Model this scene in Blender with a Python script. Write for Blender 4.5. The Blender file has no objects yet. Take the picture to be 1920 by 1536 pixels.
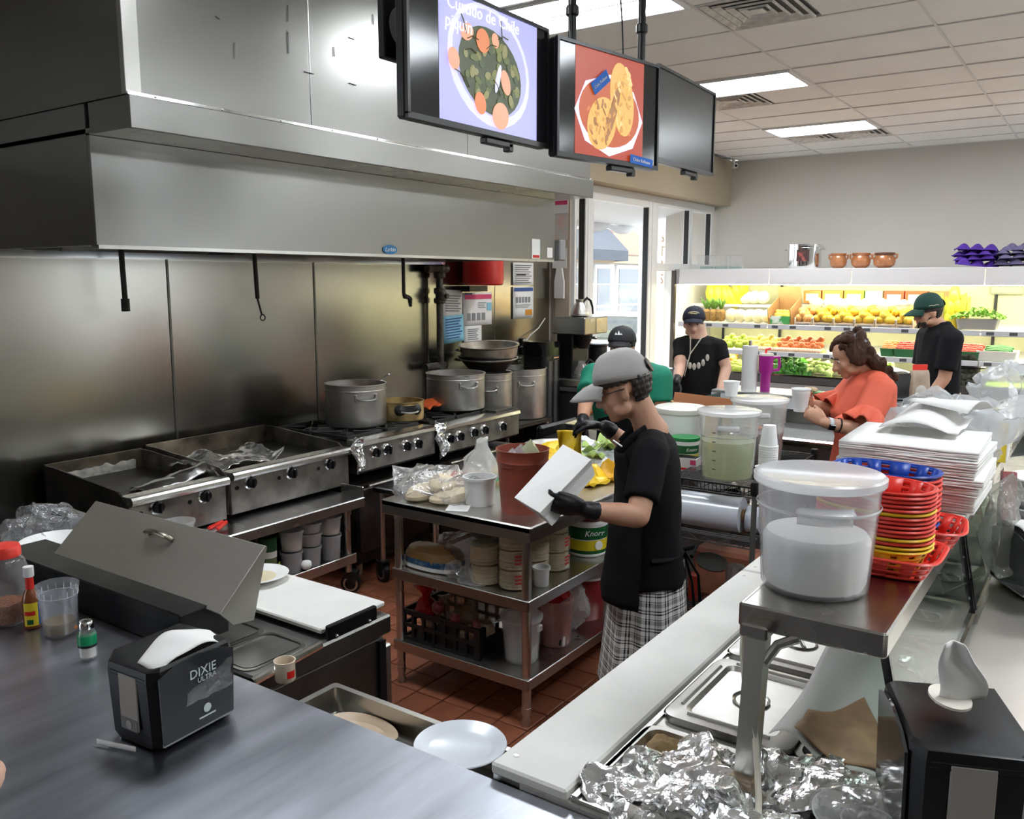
import bpy, math, random
from mathutils import Vector as V, Matrix, noise, Euler
R = random.Random(7)
rad = math.radians
pi = math.pi
SC = bpy.context.scene
COL = SC.collection

# ---------- camera ----------
cam = bpy.data.cameras.new('camera'); cam.sensor_width = 36; cam.lens = 30.375; cam.clip_start = .02
cam_ob = bpy.data.objects.new('camera', cam); COL.objects.link(cam_ob)
cam_ob.location = (0, 0, 1.9)
cam_ob.rotation_euler = (rad(90-8.6), 0, rad(34.8-90))
SC.camera = cam_ob

# ---------- sky, sun, exposure ----------
W = bpy.data.worlds.new('sky'); SC.world = W; W.use_nodes = True
wn = W.node_tree.nodes; wn['Background'].inputs[0].default_value = (.86, .93, 1, 1); wn['Background'].inputs[1].default_value = 1.5
sun = bpy.data.lights.new('sun', 'SUN'); sun.energy = 2.2; sun.angle = rad(1); sun.color = (1, .95, .86)
so = bpy.data.objects.new('sun', sun); COL.objects.link(so); so.rotation_euler = (rad(38), rad(8), rad(200))
SC.view_settings.view_transform = 'Standard'; SC.view_settings.look = 'None'
SC.view_settings.exposure = 1.42; SC.view_settings.gamma = 1; SC.view_settings.use_curve_mapping = False
TUBE_E = 10.0        # emission of the fluorescent diffusers
CASE_E = 24.0       # emission of the produce-case tubes

# ---------- mesh helpers ----------
class G:
    def __init__(s): s.v = []; s.f = []; s.mi = []; s.uv = None; s.T = None; s.k = 0
    def add(s, vs, fs):
        o = len(s.v)
        if s.T is not None: vs = [s.T @ V(p) for p in vs]
        s.v += [tuple(p) for p in vs]
        s.f += [tuple(i+o for i in f) for f in fs]
        s.mi += [s.k]*len(fs)
        return s
    def box(s, c, d, rz=0, bev=0, rot=None):
        m = (rot or Matrix.Rotation(rz, 3, 'Z')); c = V(c); h = [x/2 for x in d]
        if bev <= 0:
            vs = [c+m@V((x*h[0], y*h[1], z*h[2])) for z in (-1, 1) for y in (-1, 1) for x in (-1, 1)]
            return s.add(vs, [(0,2,3,1),(4,5,7,6),(0,1,5,4),(2,6,7,3),(0,4,6,2),(1,3,7,5)])
        b = min(bev, min(h)*.95); vs = []; ix = {}
        for x in (-1, 1):
            for y in (-1, 1):
                for z in (-1, 1):
                    for a in range(3):
                        p = [x*(h[0]-b), y*(h[1]-b), z*(h[2]-b)]; p[a] = (x, y, z)[a]*h[a]
                        ix[(x, y, z, a)] = len(vs); vs.append(c+m@V(p))
        fs = []
        for a in range(3):
            b1, b2 = [(1,2),(2,0),(0,1)][a]
            for sg in (-1, 1):
                q = []
                for u, w in ((-1,-1),(1,-1),(1,1),(-1,1)):
                    k = [0,0,0]; k[a] = sg; k[b1] = u; k[b2] = w; q.append(ix[(*k, a)])
                fs.append(tuple(q if sg > 0 else q[::-1]))
            for u in (-1, 1):
                for w in (-1, 1):
                    k0 = [0,0,0]; k0[a] = -1; k0[b1] = u; k0[b2] = w; k1 = k0[:]; k1[a] = 1
                    q = (ix[(*k0, b1)], ix[(*k1, b1)], ix[(*k1, b2)], ix[(*k0, b2)])
                    fs.append(q if u*w < 0 else q[::-1])
        for x in (-1, 1):
            for y in (-1, 1):
                for z in (-1, 1):
                    q = tuple(ix[(x, y, z, a)] for a in range(3)); fs.append(q if x*y*z > 0 else q[::-1])
        return s.add(vs, fs)
    def loft(s, rings, cap0=True, cap1=True, closed=True):
        n = len(rings[0]); vs = [p for r in rings for p in r]; fs = []
        for i in range(len(rings)-1):
            for j in range(n if closed else n-1):
                a, b = i*n+j, i*n+(j+1) % n; fs.append((a, b, b+n, a+n))
        if cap0: fs.append(tuple(range(n-1, -1, -1)))
        if cap1: o = (len(rings)-1)*n; fs.append(tuple(range(o, o+n)))
        return s.add(vs, fs)
    def lathe(s, prof, c=(0,0,0), n=24, sx=1, sy=1, cap0=True, cap1=True, ax=None):
        m = ax or Matrix.Identity(3); c = V(c)
        return s.loft([[c+m@V((r*sx*math.cos(2*pi*j/n), r*sy*math.sin(2*pi*j/n), z)) for j in range(n)] for r, z in prof], cap0, cap1)
    def cyl(s, a, b, r, r1=None, n=12, caps=True):
        a, b = V(a), V(b); q = (b-a).to_track_quat('Z', 'Y').to_matrix(); L = (b-a).length
        return s.lathe([(r, 0), (r if r1 is None else r1, L)], a, n, ax=q, cap0=caps, cap1=caps)
    def tube(s, pts, r, n=8, rnd=False, flat=1, up=None):
        pts = [V(p) for p in pts]; N = len(pts)
        rs = list(r) if hasattr(r, '__len__') else [r]*N
        if rnd:
            d0 = (pts[0]-pts[1]).normalized(); d1 = (pts[-1]-pts[-2]).normalized()
            r0, r1 = rs[0], rs[-1]
            pts = [pts[0]+d0*r0*.95, pts[0]+d0*r0*.7]+pts+[pts[-1]+d1*r1*.7, pts[-1]+d1*r1*.95]
            rs = [r0*.3, r0*.72]+rs+[r1*.72, r1*.3]; N += 4
        rings = []; pu = V(up) if up else None
        for i in range(N):
            t = (pts[min(i+1, N-1)]-pts[max(i-1, 0)]).normalized()
            if pu is None: pu = t.orthogonal()
            x = (pu-t*pu.dot(t))
            if x.length < 1e-6: x = t.orthogonal()
            x.normalize(); y = t.cross(x); pu = x
            rings.append([pts[i]+x*rs[i]*math.cos(2*pi*j/n)+y*rs[i]*flat*math.sin(2*pi*j/n) for j in range(n)])
        return s.loft(rings)
    def ball(s, c, r, n=12, m=8, rot=None):
        if not hasattr(r, '__len__'): r = (r, r, r)
        q = rot or Matrix.Identity(3); c = V(c)
        vs = [c+q@V((0, 0, -r[2]))]
        for i in range(1, m):
            t = -pi/2+pi*i/m
            vs += [c+q@V((r[0]*math.cos(t)*math.cos(2*pi*j/n), r[1]*math.cos(t)*math.sin(2*pi*j/n), r[2]*math.sin(t))) for j in range(n)]
        vs.append(c+q@V((0, 0, r[2]))); fs = []
        for j in range(n): fs.append((0, 1+(j+1) % n, 1+j))
        for i in range(m-2):
            for j in range(n):
                a = 1+i*n+j; b = 1+i*n+(j+1) % n; fs.append((a, b, b+n, a+n))
        o = 1+(m-2)*n; t = len(vs)-1
        for j in range(n): fs.append((o+j, o+(j+1) % n, t))
        return s.add(vs, fs)
    def grid(s, fn, nu, nv, th=0):
        vs = [V(fn(i/nu, j/nv)) for j in range(nv+1) for i in range(nu+1)]; w = nu+1
        fs = [(j*w+i, j*w+i+1, (j+1)*w+i+1, (j+1)*w+i) for j in range(nv) for i in range(nu)]
        if s.uv is None: s.uv = {}
        o = len(s.v)
        for j in range(nv+1):
            for i in range(nu+1): s.uv[o+j*w+i] = (i/nu, j/nv)
        return s.add(vs, fs)
    def prism(s, poly, z0, z1, rot=None, c=(0,0,0)):
        m = rot or Matrix.Identity(3); c = V(c)
        return s.loft([[c+m@V((x, y, z)) for x, y in poly] for z in (z0, z1)])
    def wob(s, amp, sc, seed=0, i0=0, oct=3, ax=(1,1,1)):
        o = V((seed*7.3, seed*3.1, seed*5.7))
        for i in range(i0, len(s.v)):
            p = V(s.v[i]); d = noise.turbulence_vector(p*sc+o, oct, False)
            s.v[i] = (p.x+d.x*amp*ax[0], p.y+d.y*amp*ax[1], p.z+d.z*amp*ax[2])
        return s

def rr(w, h, r, n=4):           # rounded rectangle outline
    r = min(r, w/2*.99, h/2*.99); o = []
    for cx, cy, a0 in ((w/2-r, h/2-r, 0), (-w/2+r, h/2-r, 90), (-w/2+r, -h/2+r, 180), (w/2-r, -h/2+r, 270)):
        for i in range(n+1):
            a = rad(a0+90*i/n); o.append((cx+r*math.cos(a), cy+r*math.sin(a)))
    return o
def ell(a, b, n=24, p=2.0):     # super-ellipse outline
    o = []
    for j in range(n):
        t = 2*pi*j/n; c, s_ = math.cos(t), math.sin(t)
        o.append((a*math.copysign(abs(c)**(2/p), c), b*math.copysign(abs(s_)**(2/p), s_)))
    return o
def ring(o, z, c=(0, 0), k=1.0): return [(c[0]+x*k, c[1]+y*k, z) for x, y in o]
def frame(pos, zdir, xdir=None):
    z = V(zdir).normalized(); x = V(xdir) if xdir is not None else z.orthogonal()
    x = (x-z*x.dot(z)).normalized(); y = z.cross(x)
    m = Matrix((x, y, z)).transposed().to_4x4(); m.translation = V(pos); return m

def obj(name, g, mat, parent=None, loc=None, sm=35, rz=0, solid=0):
    me = bpy.data.meshes.new(name); me.from_pydata(g.v, [], g.f)
    for m in (mat if isinstance(mat, (list, tuple)) else [mat]): me.materials.append(m)
    if any(g.mi): me.polygons.foreach_set('material_index', g.mi)
    if g.uv:
        L = me.uv_layers.new(name='UVMap')
        for lp in me.loops: L.data[lp.index].uv = g.uv.get(lp.vertex_index, (0, 0))
    if sm:
        me.polygons.foreach_set('use_smooth', [True]*len(me.polygons)); me.set_sharp_from_angle(angle=rad(sm))
    me.update()
    o = bpy.data.objects.new(name, me); COL.objects.link(o)
    if parent: o.parent = parent
    if loc is not None: o.location = loc
    if rz: o.rotation_euler = (0, 0, rz)
    if solid:
        md = o.modifiers.new('thick', 'SOLIDIFY'); md.thickness = solid; md.offset = 0
    return o
def tag(o, label, cat, group=None):
    o['label'] = label; o['category'] = cat
    if group: o['group'] = group
    return o
def thing(name, label, cat, loc=(0, 0, 0), rz=0, group=None):
    o = bpy.data.objects.new(name, None); COL.objects.link(o); o.empty_display_size = .05
    o.location = loc; o.rotation_euler = (0, 0, rz)
    return tag(o, label, cat, group)
def struct(name, g, mat, sm=35):
    o = obj(name, g, mat, sm=sm); o['kind'] = 'structure'; return o
def kids(o): return list(o.children)
def dup(root, loc=None, rz=None, label=None, group=None, rot=None):
    r = root.copy(); COL.objects.link(r)
    if loc is not None: r.location = loc
    if rz is not None: r.rotation_euler = (0, 0, rz)
    if rot is not None: r.rotation_euler = rot
    if label: r['label'] = label
    if group: r['group'] = group
    for ch in kids(root):
        c = ch.copy(); COL.objects.link(c); c.parent = r
        for gc in kids(ch):
            d = gc.copy(); COL.objects.link(d); d.parent = c
    return r
def baked(o, name, mat, parent=None):
    bpy.context.view_layer.update()
    me = bpy.data.meshes.new_from_object(o.evaluated_get(bpy.context.evaluated_depsgraph_get()))
    bpy.data.objects.remove(o); me.name = name; me.materials.clear()
    for m in (mat if isinstance(mat, (list, tuple)) else [mat]): me.materials.append(m)
    n = bpy.data.objects.new(name, me); COL.objects.link(n)
    if parent: n.parent = parent
    return n
def blob(name, g, mat, parent=None, vox=.008, it=6, fold=0, fsc=14, seed=0):
    """union of closed shapes, re-meshed into one continuous skin"""
    o = obj('tmp', g, mat, sm=0)
    m = o.modifiers.new('r', 'REMESH'); m.mode = 'VOXEL'; m.voxel_size = vox
    m = o.modifiers.new('s', 'SMOOTH'); m.iterations = it; m.factor = .5
    n = baked(o, name, mat, parent); me = n.data
    if fold:
        o3 = V((seed*3.7, seed, 0))
        for v in me.vertices:
            k = noise.noise(V((v.co.x*fsc, v.co.y*fsc, v.co.z*fsc*.45))+o3)
            v.co += v.normal*(fold*(1-2*abs(k)))
    me.polygons.foreach_set('use_smooth', [True]*len(me.polygons)); me.update()
    return n
def text(s, size, mat, m4, parent=None, name='lettering', ext=.0006, align='CENTER', shear=0):
    c = bpy.data.curves.new('t', 'FONT'); c.body = s; c.size = size; c.extrude = ext; c.align_x = align; c.align_y = 'CENTER'; c.resolution_u = 2; c.shear = shear
    o = bpy.data.objects.new('t', c); COL.objects.link(o)
    n = baked(o, name, mat, parent); bpy.data.curves.remove(c)
    n.matrix_basis = m4; return n

# ---------- materials ----------
MATS = {}
def M(name, col=(.5,.5,.5), rough=.5, metal=0, var=0, vsc=6, vst=(1,1,1), bump=0, bsc=60, bst=(1,1,1), emit=0, trans=0, alpha=1, sss=0, spec=.5, col2=None, thr=None, coat=0, rvar=0):
    if name in MATS: return MATS[name]
    m = bpy.data.materials.new(name); m.use_nodes = True; MATS[name] = m
    nt = m.node_tree; N = nt.nodes; L = nt.links; b = N['Principled BSDF']
    I = b.inputs; c4 = (*col, 1)
    I['Base Color'].default_value = c4; I['Roughness'].default_value = rough; I['Metallic'].default_value = metal
    I['Specular IOR Level'].default_value = spec; I['Transmission Weight'].default_value = trans; I['Alpha'].default_value = alpha
    I['Coat Weight'].default_value = coat
    if sss: I['Subsurface Weight'].default_value = sss; I['Subsurface Radius'].default_value = (.01, .004, .002); I['Subsurface Scale'].default_value = 1
    if emit: I['Emission Color'].default_value = c4; I['Emission Strength'].default_value = emit
    if var or bump or rvar or col2: tc = N.new('ShaderNodeTexCoord')
    def nz(sc, st, det=4):
        mp = N.new('ShaderNodeMapping'); mp.inputs['Scale'].default_value = st; L.new(tc.outputs['Object'], mp.inputs[0])
        n = N.new('ShaderNodeTexNoise'); n.inputs['Scale'].default_value = sc; n.inputs['Detail'].default_value = det
        L.new(mp.outputs[0], n.inputs['Vector']); return n
    if var or col2:
        n = nz(vsc, vst, 5); r = N.new('ShaderNodeValToRGB'); L.new(n.outputs['Fac'], r.inputs[0])
        lo, hi = thr or (.3, .7); r.color_ramp.elements[0].position = lo; r.color_ramp.elements[1].position = hi
        r.color_ramp.elements[0].color = (*[max(0, x*(1-var)) for x in col], 1)
        r.color_ramp.elements[1].color = (*(col2 or [min(1, x*(1+var)) for x in col]), 1)
        L.new(r.outputs[0], I['Base Color'])
        if emit: L.new(r.outputs[0], I['Emission Color'])
    if rvar:
        n = nz(vsc*.7, vst, 4); mr = N.new('ShaderNodeMapRange'); L.new(n.outputs['Fac'], mr.inputs[0])
        mr.inputs[1].default_value = .3; mr.inputs[2].default_value = .7; mr.inputs[3].default_value = max(.02, rough-rvar); mr.inputs[4].default_value = rough+rvar
        L.new(mr.outputs[0], I['Roughness'])
    if bump:
        n = nz(bsc, bst, 3); bp = N.new('ShaderNodeBump'); bp.inputs['Strength'].default_value = bump; bp.inputs['Distance'].default_value = .01
        L.new(n.outputs['Fac'], bp.inputs['Height']); L.new(bp.outputs[0], I['Normal'])
    return m
def film(name, col=(.95,.95,.95), body=.12, rough=.08, tint=(1,1,1), bump=0, bsc=40, gl=1.0):
    """thin clear plastic or glass: mostly see-through, a fresnel sheen and a little milkiness"""
    if name in MATS: return MATS[name]
    m = bpy.data.materials.new(name); m.use_nodes = True; MATS[name] = m
    nt = m.node_tree; N = nt.nodes; L = nt.links; N.remove(N['Principled BSDF'])
    t = N.new('ShaderNodeBsdfTransparent'); t.inputs[0].default_value = (*tint, 1)
    d = N.new('ShaderNodeBsdfDiffuse'); d.inputs[0].default_value = (*col, 1)
    tr = N.new('ShaderNodeBsdfTranslucent'); tr.inputs[0].default_value = (*col, 1)
    md = N.new('ShaderNodeMixShader'); md.inputs[0].default_value = .5; L.new(d.outputs[0], md.inputs[1]); L.new(tr.outputs[0], md.inputs[2])
    a = N.new('ShaderNodeMixShader'); a.inputs[0].default_value = body; L.new(t.outputs[0], a.inputs[1]); L.new(md.outputs[0], a.inputs[2])
    g = N.new('ShaderNodeBsdfGlossy'); g.inputs['Roughness'].default_value = rough
    lw = N.new('ShaderNodeLayerWeight'); lw.inputs[0].default_value = .5
    pw = N.new('ShaderNodeMath'); pw.operation = 'POWER'; pw.inputs[1].default_value = 4; L.new(lw.outputs['Facing'], pw.inputs[0])
    mu = N.new('ShaderNodeMath'); mu.operation = 'MULTIPLY_ADD'; mu.use_clamp = True; mu.inputs[1].default_value = .7*gl; mu.inputs[2].default_value = .045*gl; L.new(pw.outputs[0], mu.inputs[0])
    x = N.new('ShaderNodeMixShader'); L.new(mu.outputs[0], x.inputs[0]); L.new(a.outputs[0], x.inputs[1]); L.new(g.outputs[0], x.inputs[2])
    if bump:
        tc = N.new('ShaderNodeTexCoord'); n = N.new('ShaderNodeTexNoise'); n.inputs['Scale'].default_value = bsc; L.new(tc.outputs['Object'], n.inputs['Vector'])
        bp = N.new('ShaderNodeBump'); bp.inputs['Strength'].default_value = bump; bp.inputs['Distance'].default_value = .02; L.new(n.outputs['Fac'], bp.inputs['Height'])
        L.new(bp.outputs[0], g.inputs['Normal']); L.new(bp.outputs[0], lw.inputs['Normal'])
    L.new(x.outputs[0], N['Material Output'].inputs[0]); return m
# metals
STEEL = M('brushed steel', (.60,.59,.56), .3, 1, var=.1, vsc=3, bump=.06, bsc=40, bst=(1,1,14), rvar=.06)
STEELX = M('brushed steel long', (.58,.57,.54), .27, 1, var=.12, vsc=2.2, vst=(1,1,.5), bump=.05, bsc=14, bst=(2,2,40), rvar=.06)
HOODM = M('hood steel', (.30,.295,.28), .30, 1, var=.05, vsc=1.3, vst=(1.6,1,.5), thr=(.1,.9), bump=.11, bsc=2.6, bst=(3,3,.16))
PANM = M('wall steel', (.37,.355,.315), .22, 1, var=.16, vsc=1.5, thr=(.1,.9), bump=.10, bsc=2, bst=(.7,1,1.3))
DARKST = M('dark worn steel', (.26,.26,.27), .3, 1, var=.25, vsc=5, vst=(1,.25,1), bump=.05, bsc=30, bst=(12,1,1), rvar=.09)
CHROME = M('chrome', (.8,.8,.8), .1, 1)
ALU = M('worn aluminium', (.55,.54,.52), .38, 1, var=.12, vsc=12, bump=.08, bsc=30)
FOIL = M('aluminium foil', (.88,.88,.88), .2, .93, bump=.25, bsc=60)
IRON = M('black iron', (.02,.019,.018), .55, .3, bump=.15, bsc=80)
GRIME = M('greasy black steel', (.035,.03,.026), .45, .6, var=.5, vsc=9, bump=.12, bsc=40)
GRIDDLE = M('griddle plate', (.05,.048,.045), .38, .8, var=.5, vsc=6)
# plastics and others
BLACK = M('black plastic', (.008,.008,.009), .35, spec=.35)
BLACKG = M('glossy black plastic', (.008,.008,.009), .12)
SMOKE = M('smoked clear plastic', (.03,.032,.034), .08)
WHITE = M('white plastic', (.78,.78,.76), .4)
WPAPER = M('white paper', (.80,.79,.77), .8, bump=.08, bsc=40)
FOAM = M('white foam', (.86,.86,.86), .6)
RED = M('red plastic', (.62,.018,.012), .35)
REDB = M('bright red plastic', (.78,.045,.03), .35)
YEL = M('yellow plastic', (.85,.55,.01), .35)
BLUE = M('blue plastic', (.006,.055,.38), .35)
GREEN = M('green plastic', (.005,.22,.05), .35)
BOARD = M('white cutting board', (.72,.71,.67), .55, var=.05, vsc=6, bump=.04, bsc=50)
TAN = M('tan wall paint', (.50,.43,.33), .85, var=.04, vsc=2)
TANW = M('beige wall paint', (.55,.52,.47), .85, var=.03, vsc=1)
MILKY = film('milky plastic', (.86,.87,.88), .55, .2)
MILKL = film('frosted plastic', (.84,.85,.88), .34, .15)
CLEARP = film('clear plastic', (.9,.9,.9), .1, .06)
BAGF = film('clear bag film', (.85,.85,.85), .16, .12, bump=.6, bsc=30, gl=1.6)
GLASS = film('window glass', (1,1,1), .0, .02, gl=.8)
SGLASS = film('sneeze guard glass', (.7,.75,.72), .03, .02, tint=(.66,.72,.68))
CARD = M('brown cardboard', (.42,.25,.11), .8, var=.1, vsc=8)
SKIN = M('skin', (.52,.28,.18), .5, var=.08, vsc=20, sss=.08)
SKIN2 = M('light skin', (.60,.36,.26), .5, var=.06, vsc=20, sss=.08)
HAIRB = M('dark hair', (.018,.012,.009), .45, bump=.8, bsc=60, bst=(1,1,.3))
GLOVE = M('black glove', (.007,.007,.009), .42, spec=.35, bump=.2, bsc=50)
CLOTHB = M('black cloth', (.007,.007,.008), .85, spec=.15, bump=.15, bsc=250)

# ================= room shell =================
CEIL = 3.42
XW = 11.2; YC = 4.75; YW = 4.53
GROUT = M('dark grout', (.035,.02,.014), .9)
TILE = M('terracotta tile', (.26,.085,.042), .42, var=.25, vsc=7, bump=.12, bsc=25, rvar=.1)
g = G(); g.box((3.2, -.8, -.112), (17, 12, .2)); floor = struct('floor', g, GROUT)
tp = .1555
g = G(); g.box((0, 0, -.006), (.149, .149, .012), bev=.003)
tile0 = None
stuff = G(); n = 0
for i in range(64):
    for j in range(32):
        x = 2.0+i*tp; y = -.35+j*tp
        if y > 4.7: continue
        near = 2.45 < x < 4.4 and 1.0 < y < 3.75 and not (x < 2.6 and y < 2.3)
        if near and n < 300:
            if tile0 is None: tile0 = obj('floor_tile', g, TILE, floor, (x, y, 0)); t = tile0
            else: t = tile0.copy(); COL.objects.link(t); t.parent = floor; t.location = (x, y, 0)
            t.rotation_euler = (R.uniform(-.006, .006), R.uniform(-.006, .006), 0); n += 1
        else: stuff.box((x, y, -.006), (.149, .149, .012))
o = obj('distant_tiles', stuff, TILE, floor, sm=0); o['kind'] = 'stuff'
# ceiling: slab, grid of T bars, lay-in panels
PANEL = M('ceiling panel', (.80,.80,.77), .9, var=.03, vsc=2, bump=.15, bsc=120)
TBAR = M('ceiling grid bar', (.66,.66,.64), .6)
xs = [5.40+.595*k for k in range(-14, 10)]+[XW]
ys = [-4.26, -3.2, -2.14, -1.08, -.02, 1.04, 2.1, 3.13, 4.16]
g = G(); g.box((3.2, -.8, CEIL+.08), (17, 12, .1)); ceiling = struct('ceiling', g, PANEL)
g = G()
for y in ys: g.box((3.2, y, CEIL-.003), (16.0, .016, .010))
for x in xs:
    if x > 2: g.box((x, .3, CEIL-.004), (.012, 9.0, .009))
g.mi = g.mi
tb = obj('grid_bars', g, TBAR, ceiling, sm=0); tb['kind'] = 'stuff'
LIGHTS = [(4.21, 2.1), (6.59, 2.1), (8.97, 2.1), (1.83, 2.1), (1.83, -1.08), (4.21, -1.08), (6.59, -1.08), (8.97, -1.08), (1.83, -4.26), (6.59, -4.26), (4.21, -4.26), (8.97, -4.26)]  # unseen ones follow the grid; some customer-side ones are added to brighten the room
VENTS = [(4.805, 1.57, 'square ceiling air vent with dusty louvres above the screens'), (7.185, 2.615, 'square ceiling air vent behind the dark screen'), (9.565, 2.1, 'square ceiling air vent farthest right beside the far light'), (9.565, 2.615, 'square ceiling air vent left of its twin by the far light')]
p0 = G(); p0.box((0, 0, .009), (.56, 1.0, .018), bev=.004)
pan0 = None
for i in range(len(xs)-1):
    for j in range(4, 8):
        x0, x1, y0, y1 = xs[i], xs[i+1], ys[j], ys[j+1]
        if x0 < 4.15 or any(abs(x0-a) < .02 and abs(y0-b) < .02 for a, b in LIGHTS): continue
        v = [q for q in VENTS if abs(x0-q[0]) < .02 and y0-.02 < q[1] < y1-.02]
        if len(v) == 2: continue
        cx, cy, sy = (x0+x1)/2, (y0+y1)/2, 1
        if v: sy = .48; cy = y0+.26 if v[0][1] > y0+.2 else y1-.26
        if pan0 is None: pan0 = obj('ceiling_panel', p0, PANEL, ceiling); t = pan0
        else: t = pan0.copy(); COL.objects.link(t); t.parent = ceiling
        t.location = (cx, cy, CEIL-.002); t.scale = ((x1-x0-.010)/.56, sy*(y1-y0-.010)/1.0, 1)
        t.rotation_euler = (R.uniform(-.006, .004), R.uniform(-.008, .008), 0)
DIFF = M('lit fluorescent diffuser', (.90,.95,1.0), .6, emit=TUBE_E)
LFR = M('light frame', (.7,.7,.7), .5)
names = {(4.21, 2.1): 'fluorescent ceiling light nearest, at the top edge of the picture', (6.59, 2.1): 'fluorescent ceiling light just above the blank dark screen', (8.97, 2.1): 'fluorescent ceiling light farthest back, next to two vents'}
lt = None
for a, b in LIGHTS:
    cx, cy = a+.2975, b+.52
    if lt is None:
        lt = thing('ceiling_light', '', 'light', (cx, cy, CEIL))
        g = G()
        for sx in (-1, 1): g.box((sx*.277, 0, -.008), (.03, 1.02, .026), bev=.004)
        for sy in (-1, 1): g.box((0, sy*.497, -.008), (.58, .03, .026), bev=.004)
        obj('frame', g, LFR, lt)
        for k in range(2):
            g = G(); g.box(((k-.5)*.262, 0, 0), (.25, .96, .01)); obj('diffuser', g, DIFF, lt, sm=0)
        g = G(); g.box((0, 0, -.004), (.016, .97, .018)); obj('centre_bar', g, LFR, lt, sm=0)
        t = lt
    else: t = dup(lt, (cx, cy, CEIL))
    t['label'] = names.get((a, b), 'fluorescent ceiling light over the %s, out of the picture' % {(1.83, 2.1): 'cook line, left of the screens', (6.59, -1.08): 'customer side, nearer one', (8.97, -1.08): 'customer side by the produce', (1.83, -1.08): 'customer side, added fill, leftmost of its row', (4.21, -1.08): 'customer side, added fill, second of its row', (4.21, -4.26): 'far customer side, added fill, middle left', (8.97, -4.26): 'far customer side, added fill, by the produce', (1.83, -4.26): 'far customer side, left one', (6.59, -4.26): 'far customer side, right one'}.get((a, b), 'room')); t['category'] = 'light'; t['group'] = 'ceiling lights'
VENTM = M('vent white metal', (.6,.59,.55), .5, var=.25, vsc=14)
VDARK = M('vent dark inside', (.10,.095,.085), .9)
vt = None
for a, b, lab in VENTS:
    cx, cy = a+.2975, b+.26
    if vt is None:
        vt = thing('ceiling_vent', lab, 'vent', (cx, cy, CEIL), 0, 'ceiling vents')
        g = G(); g.box((0, 0, .01), (.57, .5, .008)); obj('backing', g, VDARK, vt, sm=0)
        for k, s_ in enumerate((1, .78, .56, .34)):
            g = G(); o1 = ell(.285*s_, .255*s_, 4, 2); 
            sq = lambda h, z: [(-.285*h, -.25*h, z), (.285*h, -.25*h, z), (.285*h, .25*h, z), (-.285*h, .25*h, z)]
            g.loft([sq(s_, -.002), sq(s_-.02, -.012), sq(s_-.13, .006), sq(s_-.13, .008), sq(s_-.02, -.007)], False, False)
            obj('louvre', g, VENTM, vt, sm=0)
        g = G(); g.box((0, 0, -.004), (.09, .08, .006)); obj('centre_plate', g, VENTM, vt, sm=0)
    else: dup(vt, (cx, cy, CEIL), label=lab)
# cook wall with stainless sheets
g = G(); g.box((3.1, YC+.07, 1.71), (9.2, .13, 3.42)); wall_back = struct('wall_back', g, M('painted wall grey', (.35,.34,.32), .8))
px_ = [-.45, .75, 1.955, 3.166, 4.34, 5.588, 6.55, 7.5]
for i in range(len(px_)-1):
    a, b = px_[i], px_[i+1]
    g = G(); g.box(((a+b)/2, YC+.001, 1.24), (b-a-.004, .006, 2.47), bev=.002); obj('steel_panel', g, PANM, wall_back)
    if 0 < i < 6:
        g = G(); g.box((a, YC-.004, 1.3), (.014, .006, 1.7)); obj('seam_strip', g, M('dull seam steel', (.16,.155,.14), .4, .9), wall_back, sm=0)
# right wall, return, window wall, soffit
g = G(); g.box((XW+.08, -.8, 1.71), (.16, 12, 3.42)); struct('wall_right', g, TANW)
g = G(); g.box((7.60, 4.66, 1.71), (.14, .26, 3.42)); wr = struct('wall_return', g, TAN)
g = G(); g.box((7.545, YC-.03, 1.3), (.03, .05, 2.2)); obj('corner_guard', g, CHROME, wr, sm=0)
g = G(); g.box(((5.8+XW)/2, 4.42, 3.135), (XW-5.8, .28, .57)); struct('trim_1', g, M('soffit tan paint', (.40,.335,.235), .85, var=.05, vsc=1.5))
WHF = M('white window frame', (.75,.75,.73), .45)
g = G(); g.box((9.37, YW+.03, 2.82), (3.66, .12, .08)); struct('trim_2', g, WHF)
g = G(); g.box((9.37, YW+.03, .05), (3.66, .12, .1)); struct('trim_3', g, WHF)
g = G(); g.box((9.37, YW+.12, 3.15), (3.66, .1, .6)); struct('wall_window', g, TAN)
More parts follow.
